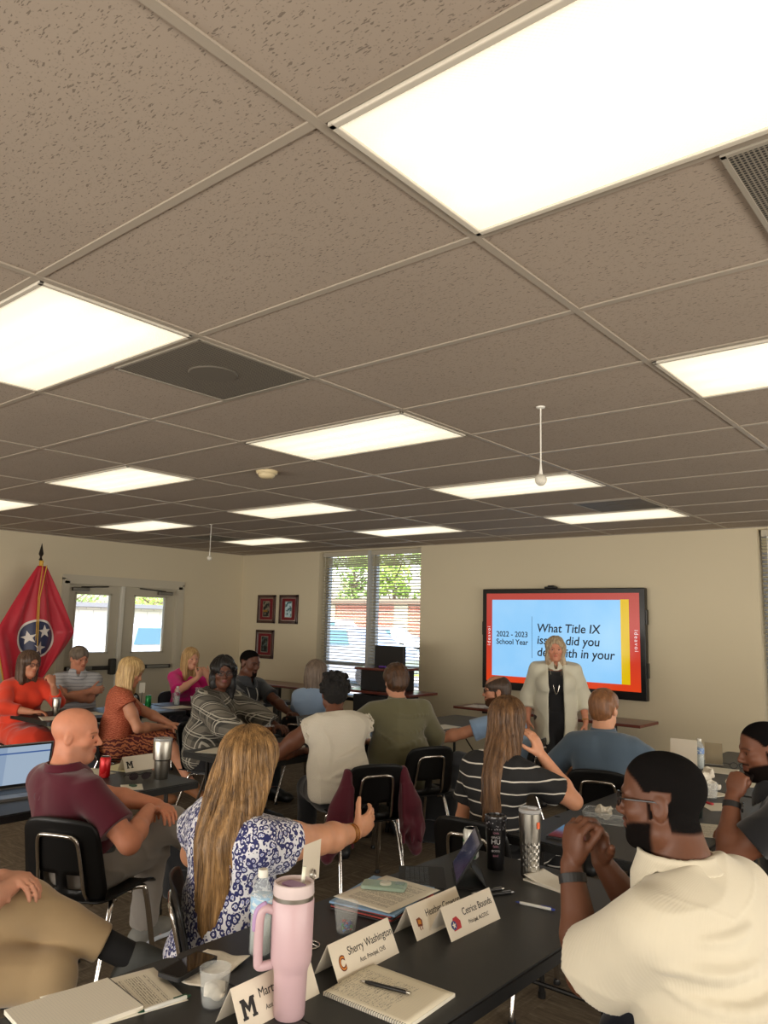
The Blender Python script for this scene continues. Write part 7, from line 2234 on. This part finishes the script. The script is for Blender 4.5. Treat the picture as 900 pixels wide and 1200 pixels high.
def steel_tumbler(x, y, label, s=1.0, emb=False):
    t = thing('tumbler', label, 'tumbler', (x, y, TZ), R(-60), 'stainless steel tumblers with clear lids')
    mb = MB(); mb.lathe([(a*s, b*s) for a, b in [(.001, 0), (.034, 0), (.036, .004), (.040, .088), (.0405, .096), (.0475, .103), (.0505, .195), (.049, .20)]], seg=36); mb.build('cup_body', M_STEEL, t, auto=35)
    mb = MB(); mb.lathe([(a*s, b*s) for a, b in [(.049, .198), (.051, .203), (.0495, .212), (.001, .212)]], seg=32); mb.build('lid', mat('clear_lid', (190, 190, 190), .1, alpha=.6), t, auto=35)
    if emb:
        for i, (dx, dz) in enumerate(((0, .165), (.0, .140))):
            M = Matrix.Translation((dx, -.0502, dz)) @ Matrix.Rotation(PI/2, 4, 'X')
            flat(t, M, [[(-.011, -.008), (.011, -.008), (.013, .004), (.004, .009), (-.011, .007)]], M_BLACK)
    return t
steel_tumbler(-4.10, 2.86, 'large stainless steel tumbler with black marks at the table end', 1.12, True)
steel_tumbler(-7.28, 3.84, 'stainless steel cup in front of the woman in the red orange dress', .80)
# sunglasses
t = thing('sunglasses', 'dark sunglasses lying open beside the steel tumbler', 'sunglasses', (-4.14, 2.74, TZ), R(72))
for s_ in (-1, 1):
    M = Matrix.Translation((s_*.034, 0, .024)) @ Matrix.Rotation(PI/2, 4, 'X')
    mb = MB(); mb.prism([(.030*math.cos(a)*(1 if math.cos(a)*s_ > 0 else .85), .021*math.sin(a)) for a in [2*PI*k/20 for k in range(20)]], .002, M); mb.build('lens', mat('dark_lens', (34, 20, 24), .06, spec=.8), t)
    mb = MB(); mb.tube([(s_*.066, 0, .034), (s_*.070, .05, .030), (s_*.064, .12, .005)], .003, 6); mb.build('temple', M_BLACK, t, smooth=True)
mb = MB(); mb.tube(smooth_path([(-.068, 0, .036), (-.035, -.003, .046), (-.008, -.003, .036), (.008, -.003, .036), (.035, -.003, .046), (.068, 0, .036)], 5), .0028, 6); mb.build('brow_bar', M_BLACK, t, smooth=True)

# ---- middle table things
paper(-4.66, 3.72, 15, 'white sheet at the near left corner of the middle table', .2, .26)
mb = MB()
t = thing('paper_stack', 'stack of papers topped by a red folder beside the grey laptop', 'papers', (-4.34, 4.06, TZ), R(10))
mb = MB(); mb.box((0, 0, .018), (.23, .30, .036), bev=.002); mb.build('page_block', M_PAPER, t)
mb = MB(); mb.box((.01, .02, .039), (.20, .22, .005), bev=.001); mb.build('red_folder', mat('bright_red', (196, 20, 24), .5), t)
paper(-4.22, 4.72, 30, 'printed sheets between the white blouse and the olive blouse', .22, .30, M_PRINT)
paper(-4.32, 4.98, 5, 'white sheet in front of the woman in olive', .22, .28)
t = thing('iced_drink', 'clear cup of iced drink with a bent straw near the man in dark grey', 'drink', (-4.72, 4.28, TZ), 0)
mb = MB(); mb.lathe([(.001, 0), (.030, 0), (.040, .12), (.041, .125)], seg=24); mb.build('cup_wall', mat('tea_drink', (120, 70, 40), .1, trans=.5), t, auto=40)
mb = MB(); mb.lathe([(.042, .124), (.042, .130), (.03, .135), (.001, .136)], seg=24); mb.build('lid', M_CLEAR, t, auto=40)
mb = MB(); mb.tube([(0, 0, .06), (.004, .004, .17), (.024, .022, .20)], .0035, 8); mb.build('straw', mat('grey_straw', (150, 150, 146), .4), t, smooth=True)
paper(-4.24, 5.72, 8, 'stack of white sheets on the table between olive and light blue', .25, .32)
paper(-4.34, 6.15, -6, 'white sheet on the table nearest the screen', .22, .28)
# ---- far left table things
paper(-7.10, 3.72, 70, 'white sheet at the near end of the far left table', .22, .30); paper(-7.2, 4.15, 80, 'white sheet in front of the man with crossed arms', .22, .30)
paper(-7.10, 4.75, 20, 'pale blue sheet behind the woman in rust', .25, .30, mat('blue_sheet', (150, 176, 212), .6)); paper(-7.16, 5.15, 0, 'white sheet near the green can', .22, .28); paper(-7.05, 5.45, 0, 'light blue sheet near the edge of the pink top woman', .25, .2, MATS['blue_sheet'])
clear_cup(-7.48, 4.80, 'tall clear plastic cup left of the green can', .12, .03, .042)
clear_cup(-7.50, 5.36, 'clear plastic cup left of the water bottle on the far table', .12, .03, .042)
clear_cup(-7.42, 5.62, 'tall clear cup right of the water bottle on the far table', .17, .035, .045)
t = thing('paper_cup', 'small white paper cup on the far table before the woman in pink', 'cup', (-7.30, 5.46, TZ), 0)
mb = MB(); mb.lathe([(.001, .004), (.026, .004), (.027, 0), (.036, .088), (.038, .09), (.034, .088), (.026, .006)], seg=24); mb.build('cup_wall', M_WHITE, t, smooth=True)
t = thing('number_card_stand', 'small white card on a dark stem standing behind the green can', 'card holder', (-7.44, 4.88, TZ), R(-100))
mb = MB(); mb.lathe([(.03, 0), (.028, .008), (.004, .012), (.004, .15), (.001, .152)], seg=16); mb.build('stem', M_BLACKM, t, auto=40)
mb = MB(); mb.box((0, 0, .20), (.065, .002, .11)); mb.build('card', M_PAPER, t)
# ---- right tables
t = thing('insulated_cup', 'dark green insulated cup with a black straw beside the black polo man', 'cup', (-1.42, 4.30, TZ), 0)
mb = MB(); mb.lathe([(.001, 0), (.036, 0), (.038, .004), (.050, .165), (.051, .17)], seg=32); mb.build('cup_body', mat('dark_green_cup', (14, 26, 22), .35), t, auto=35)
mb = MB(); mb.lathe([(.052, .168), (.053, .176), (.048, .182), (.001, .183)], seg=32); mb.build('lid', mat('black_lid', (22, 26, 24), .3), t, auto=35)
mb = MB(); mb.tube([(.0, .0, .10), (.004, .008, .235)], .0042, 10); mb.build('straw', M_BLACK, t, smooth=True)
t = clear_cup(-1.50, 4.83, 'clear plastic cup in front of the crumpled papers', .09, .03, .042)
for i, (x, y, r) in enumerate(((-1.70, 5.30, .07), (-1.58, 5.10, .06), (-1.72, 5.52, .06), (-1.52, 5.30, .05))):
    crumple('crumpled_paper', x, y, TZ-.01, r, 'crumpled white wrapper, %s' % ('behind the clear cup', 'nearest to the clear cup', 'farthest on the right table', 'rightmost of the heap')[i], 20+i, 'wrapper', sq=.55, grp='crumpled wrappers on the right table')
paper(-1.40, 4.62, 40, 'white card beside the clear cup on the right table', .16, .2); paper(-1.30, 4.04, 25, 'white printed sheet by the elbow of the black polo man', .22, .28, M_PRINT)
paper(-1.60, 4.95, 70, 'white sheet under the crumpled wrappers', .22, .28); paper(-1.72, 5.80, 10, 'white sheet at the foot of the far water bottle', .2, .26); paper(-1.45, 5.5, 50, 'tilted white sheet in the paper heap', .2, .26)
mb = MB(); mb.box((0, 0, .006), (.018, .09, .012), bev=.004); o = mb.build('marker_pen', mat('red_marker', (176, 30, 44), .4)); o.location = (-1.47, 4.66, TZ+.002); o.rotation_euler = (0, 0, R(60)); tag(o, 'short red marker lying on the white card', 'marker')
t = thing('eyeglasses', 'black folded eyeglasses on the far right table', 'eyeglasses', (-1.66, 5.98, TZ), R(40))
mb = MB()
for s_ in (-1, 1): mb.tube([(s_*.034+.027*math.cos(a), 0, .022+.02*math.sin(a)) for a in [2*PI*k/18 for k in range(18)]], .003, 6, closed=True)
mb.tube([(-.008, 0, .026), (.008, 0, .026)], .0025, 6); mb.build('frame', M_BLACK, t, smooth=True)
for s_ in (-1, 1): mb = MB(); mb.tube([(s_*.062, 0, .03), (s_*.066, .07, .028), (s_*.06, .13, .01)], .0028, 6); mb.build('temple', M_BLACK, t, smooth=True)
t = thing('acrylic_frame', 'small clear acrylic stand on the far right table', 'stand', (-1.84, 6.02, TZ), R(10))
mb = MB(); mb.box((0, 0, .08), (.12, .004, .15)); mb.build('panel', mat('acrylic_panel', (196, 180, 150), .1, trans=.5), t)
mb = MB(); mb.box((0, .02, .003), (.12, .06, .005)); mb.build('foot', M_CLEAR, t)
t = thing('white_board_card', 'blank white card standing upright left of the far water bottle', 'card', (-2.02-.0+.1, 5.62, TZ), R(5))
mb = MB(); mb.box((0, 0, .105), (.18, .003, .21), rx=R(-6)); mb.build('card_front', M_CARD, t)
mb = MB(); mb.box((0, .05, .09), (.06, .003, .18), rx=R(20)); mb.build('easel_back', M_CARD, t)
t = thing('food_container', 'clear plastic food box with napkins near the striped top', 'container', (-1.72, 3.86, TZ), R(15))
mb = MB(); mb.prism(rrect(.20, .15, .02), .002); mb.tube([(x, y, .05) for x, y in rrect(.205, .155, .02)], .003, 6, closed=True); mb.tube([(x, y, .003) for x, y in rrect(.19, .14, .02)], .002, 6, closed=True)
n_ = len(rrect(.2, .15, .02)); a_ = [(x, y, .002) for x, y in rrect(.195, .145, .02)]; b_ = [(x, y, .05) for x, y in rrect(.205, .155, .02)]
mb.add(a_+b_, [(i, (i+1) % n_, (i+1) % n_+n_, i+n_) for i in range(n_)]); mb.build('box_shell', M_CLEAR, t, smooth=True)
crumple('paper_napkin', -1.72, 3.86, TZ+.010, .055, 'white napkin bunched in the clear food box', 44, sq=.7)
t = thing('tablet', 'dark tablet lying flat beside the striped top', 'tablet', (-1.72, 3.50, TZ), R(8))
mb = MB(); mb.prism(rrect(.18, .25, .012), .009); mb.build('tablet_body', mat('tablet_grey', (74, 74, 76), .35, .5), t)
mb = MB(); mb.prism(rrect(.168, .238, .008), .001, z0=.009); mb.build('screen', mat('phone_glass', (12, 12, 14), .05, spec=.7), t)
# papers on the screen wall table
for i, (x, y) in enumerate(((-5.02, 7.80), (-4.92, 7.86))):
    paper(x, y, 10+i*25, ('loose pages on the left end of the screen wall table', 'second loose pages on the screen wall table')[i], .25, .3, z=.76+i*.002, curl=.01)

# ---- jacket on the chair, bags on the floor
M_JACK = m_cloth('maroon_jacket_cloth', (78, 16, 34), (92, 22, 42), rough=.7)
def local_on(ch, p):
    M = Matrix.Translation(ch.location) @ Euler(ch.rotation_euler).to_matrix().to_4x4()
    return M @ Vector(p)
Fj = F()
for s_ in (-1, 1):
    Fj.add(Cone((s_*.185, -.235, .76), (s_*.235, -.25, .56), .030, .060), .05)
    Fj.add(Ell((s_*.245, -.25, .47), (.085, .055, .17), rotm((0, 1, 0), -s_*.22)), .06)
    Fj.add(Cone((s_*.25, -.24, .42), (s_*.30, -.21, .27), .055, .040), .05)
    for q in range(3): Fj.add(Cone((s_*(.17+.03*q), -.275, .68), (s_*(.17+.06*q), -.305, .34), .008, .014), .02)
Fj.add(Cone((-.17, -.30, .45), (.17, -.30, .45), .03, .03), .05)
Fj.sub(Box((0, -.26, .62), (.14, .06, .20), None, .02), .01)
Fj.disp = folds(.010, 22, 5, (1, 1, .35))
def pj(o): o.parent = None; o.location = c_wht.location; o.rotation_euler = c_wht.rotation_euler; tag(o, 'maroon jacket hung over the back of the chair behind the white blouse', 'jacket')
queue(Fj, .007, 'jacket', M_JACK, None, post=pj)
def bag(x, y, rz, sx, sy, sz, label, seed, m, name='backpack', lean=0):
    t = thing(name, label, 'bag', (x, y, 0), R(rz))
    Fb = F(); Fb.add(Box((0, 0, sz*.48), (sx*.36, sy*.30, sz*.36), None, .06), .03); Fb.add(Ell((0, -sy*.35, sz*.32), (sx*.36, sy*.28, sz*.26)), .04); Fb.add(Ell((0, 0, sz*.85), (sx*.36, sy*.3, sz*.16)), .05)
    Fb.disp = folds(.008, 18, seed); Fb.clip(Plane((0, 0, .004), (0, 0, -1)), .01)
    queue(Fb, .009, 'bag_body', m, t)
    mb = MB(); mb.tube(smooth_path([(-.05, .02, sz*.93), (-.04, .02, sz*1.04), (.04, .02, sz*1.04), (.05, .02, sz*.93)], 5), .009, 8); mb.build('grab_handle', M_BLACK, t, smooth=True)
    for s_ in (-1, 1): mb = MB(); mb.tube(smooth_path([(s_*sx*.22, sy*.38, sz*.85), (s_*sx*.27, sy*.55, sz*.55), (s_*sx*.25, sy*.40, .05)], 6), .014, 8); mb.build('shoulder_strap', M_BLACK, t, smooth=True)
    mb = MB(); mb.tube(smooth_path([(-sx*.3, -sy*.60, sz*.42), (0, -sy*.68, sz*.46), (sx*.3, -sy*.60, sz*.42)], 5), .004, 6); mb.build('zip', mat('zip_grey', (80, 80, 84), .4, .6), t, smooth=True)
    return t
M_BAG = m_cloth('black_bag_cloth', (20, 20, 22), (32, 32, 35))
bag(-3.75, 5.22, 20, .36, .2, .40, 'black backpack on the carpet beyond the olive woman\'s chair', 1, M_BAG)
bag(-4.08, 3.14, 30, .32, .2, .42, 'black bag standing by the table leg near the crossed grey trousers', 2, M_BAG)
bag(-7.05, 3.18, 70, .34, .2, .36, 'black bag with straps on the floor at the left edge', 3, M_BAG)
# watches and bracelets belong to the arms that wear them
def wristband(p, sd, m, face=None, r=.034, back=.035, w=.012, name='wristwatch', ang=0):
    a, e, wr, sp = p.arm[sd]; u = nrm(np.asarray(wr)-np.asarray(e)); c = np.asarray(wr)-u*back
    ref = nrm(np.cross(u, [0.3, .2, 1])); b = np.cross(u, ref)
    mb = MB(); 
    ringp = [c+(ref*math.cos(a_)+b*math.sin(a_))*r for a_ in [2*PI*k/24 for k in range(24)]]
    n = len(ringp)
    for k in range(n):
        pass
    vs = []; 
    for k in range(24):
        a_ = 2*PI*k/24; d_ = ref*math.cos(a_)+b*math.sin(a_)
        for (dr, du) in ((-.001, -w), (.003, -w), (.003, w), (-.001, w)): vs.append(tuple(c+d_*(r+dr)+u*du))
    fs = []
    for k in range(24):
        k2 = (k+1) % 24
        for q in range(4): q2 = (q+1) % 4; fs.append((k*4+q, k2*4+q, k2*4+q2, k*4+q2))
    mb.add(vs, fs); o = mb.build(name, m, p.root, smooth=False)
    if face:
        d_ = ref*math.cos(ang)+b*math.sin(ang)
        M = Matrix.Translation(Vector(c+d_*(r+.004))) @ Vector(d_).to_track_quat('Z', 'Y').to_matrix().to_4x4()
        mb = MB(); mb.lathe([(.001, 0), (.021, 0), (.022, .003), (.0205, .008), (.001, .008)], M, 24); mb.build('watch_face', face, o, auto=40)
    return o
wristband(big, -1, mat('watch_strap', (20, 20, 22), .5), mat('watch_dial', (30, 32, 36), .15), r=.036, ang=R(20))
wristband(blk, -1, mat('watch_strap', (20, 20, 22), .5), mat('watch_dial2', (54, 50, 48), .15, .4), r=.034, ang=R(60))
for bk in (.03, .045, .055): wristband(leo, 1, mat('gold', (206, 160, 86), .25, 1.0), None, r=.035, back=bk, w=.0016, name='bracelet')
wristband(prs, -1, mat('gold', (206, 160, 86), .25, 1.0), None, r=.032, back=.02, w=.004, name='bracelet')
run_jobs()
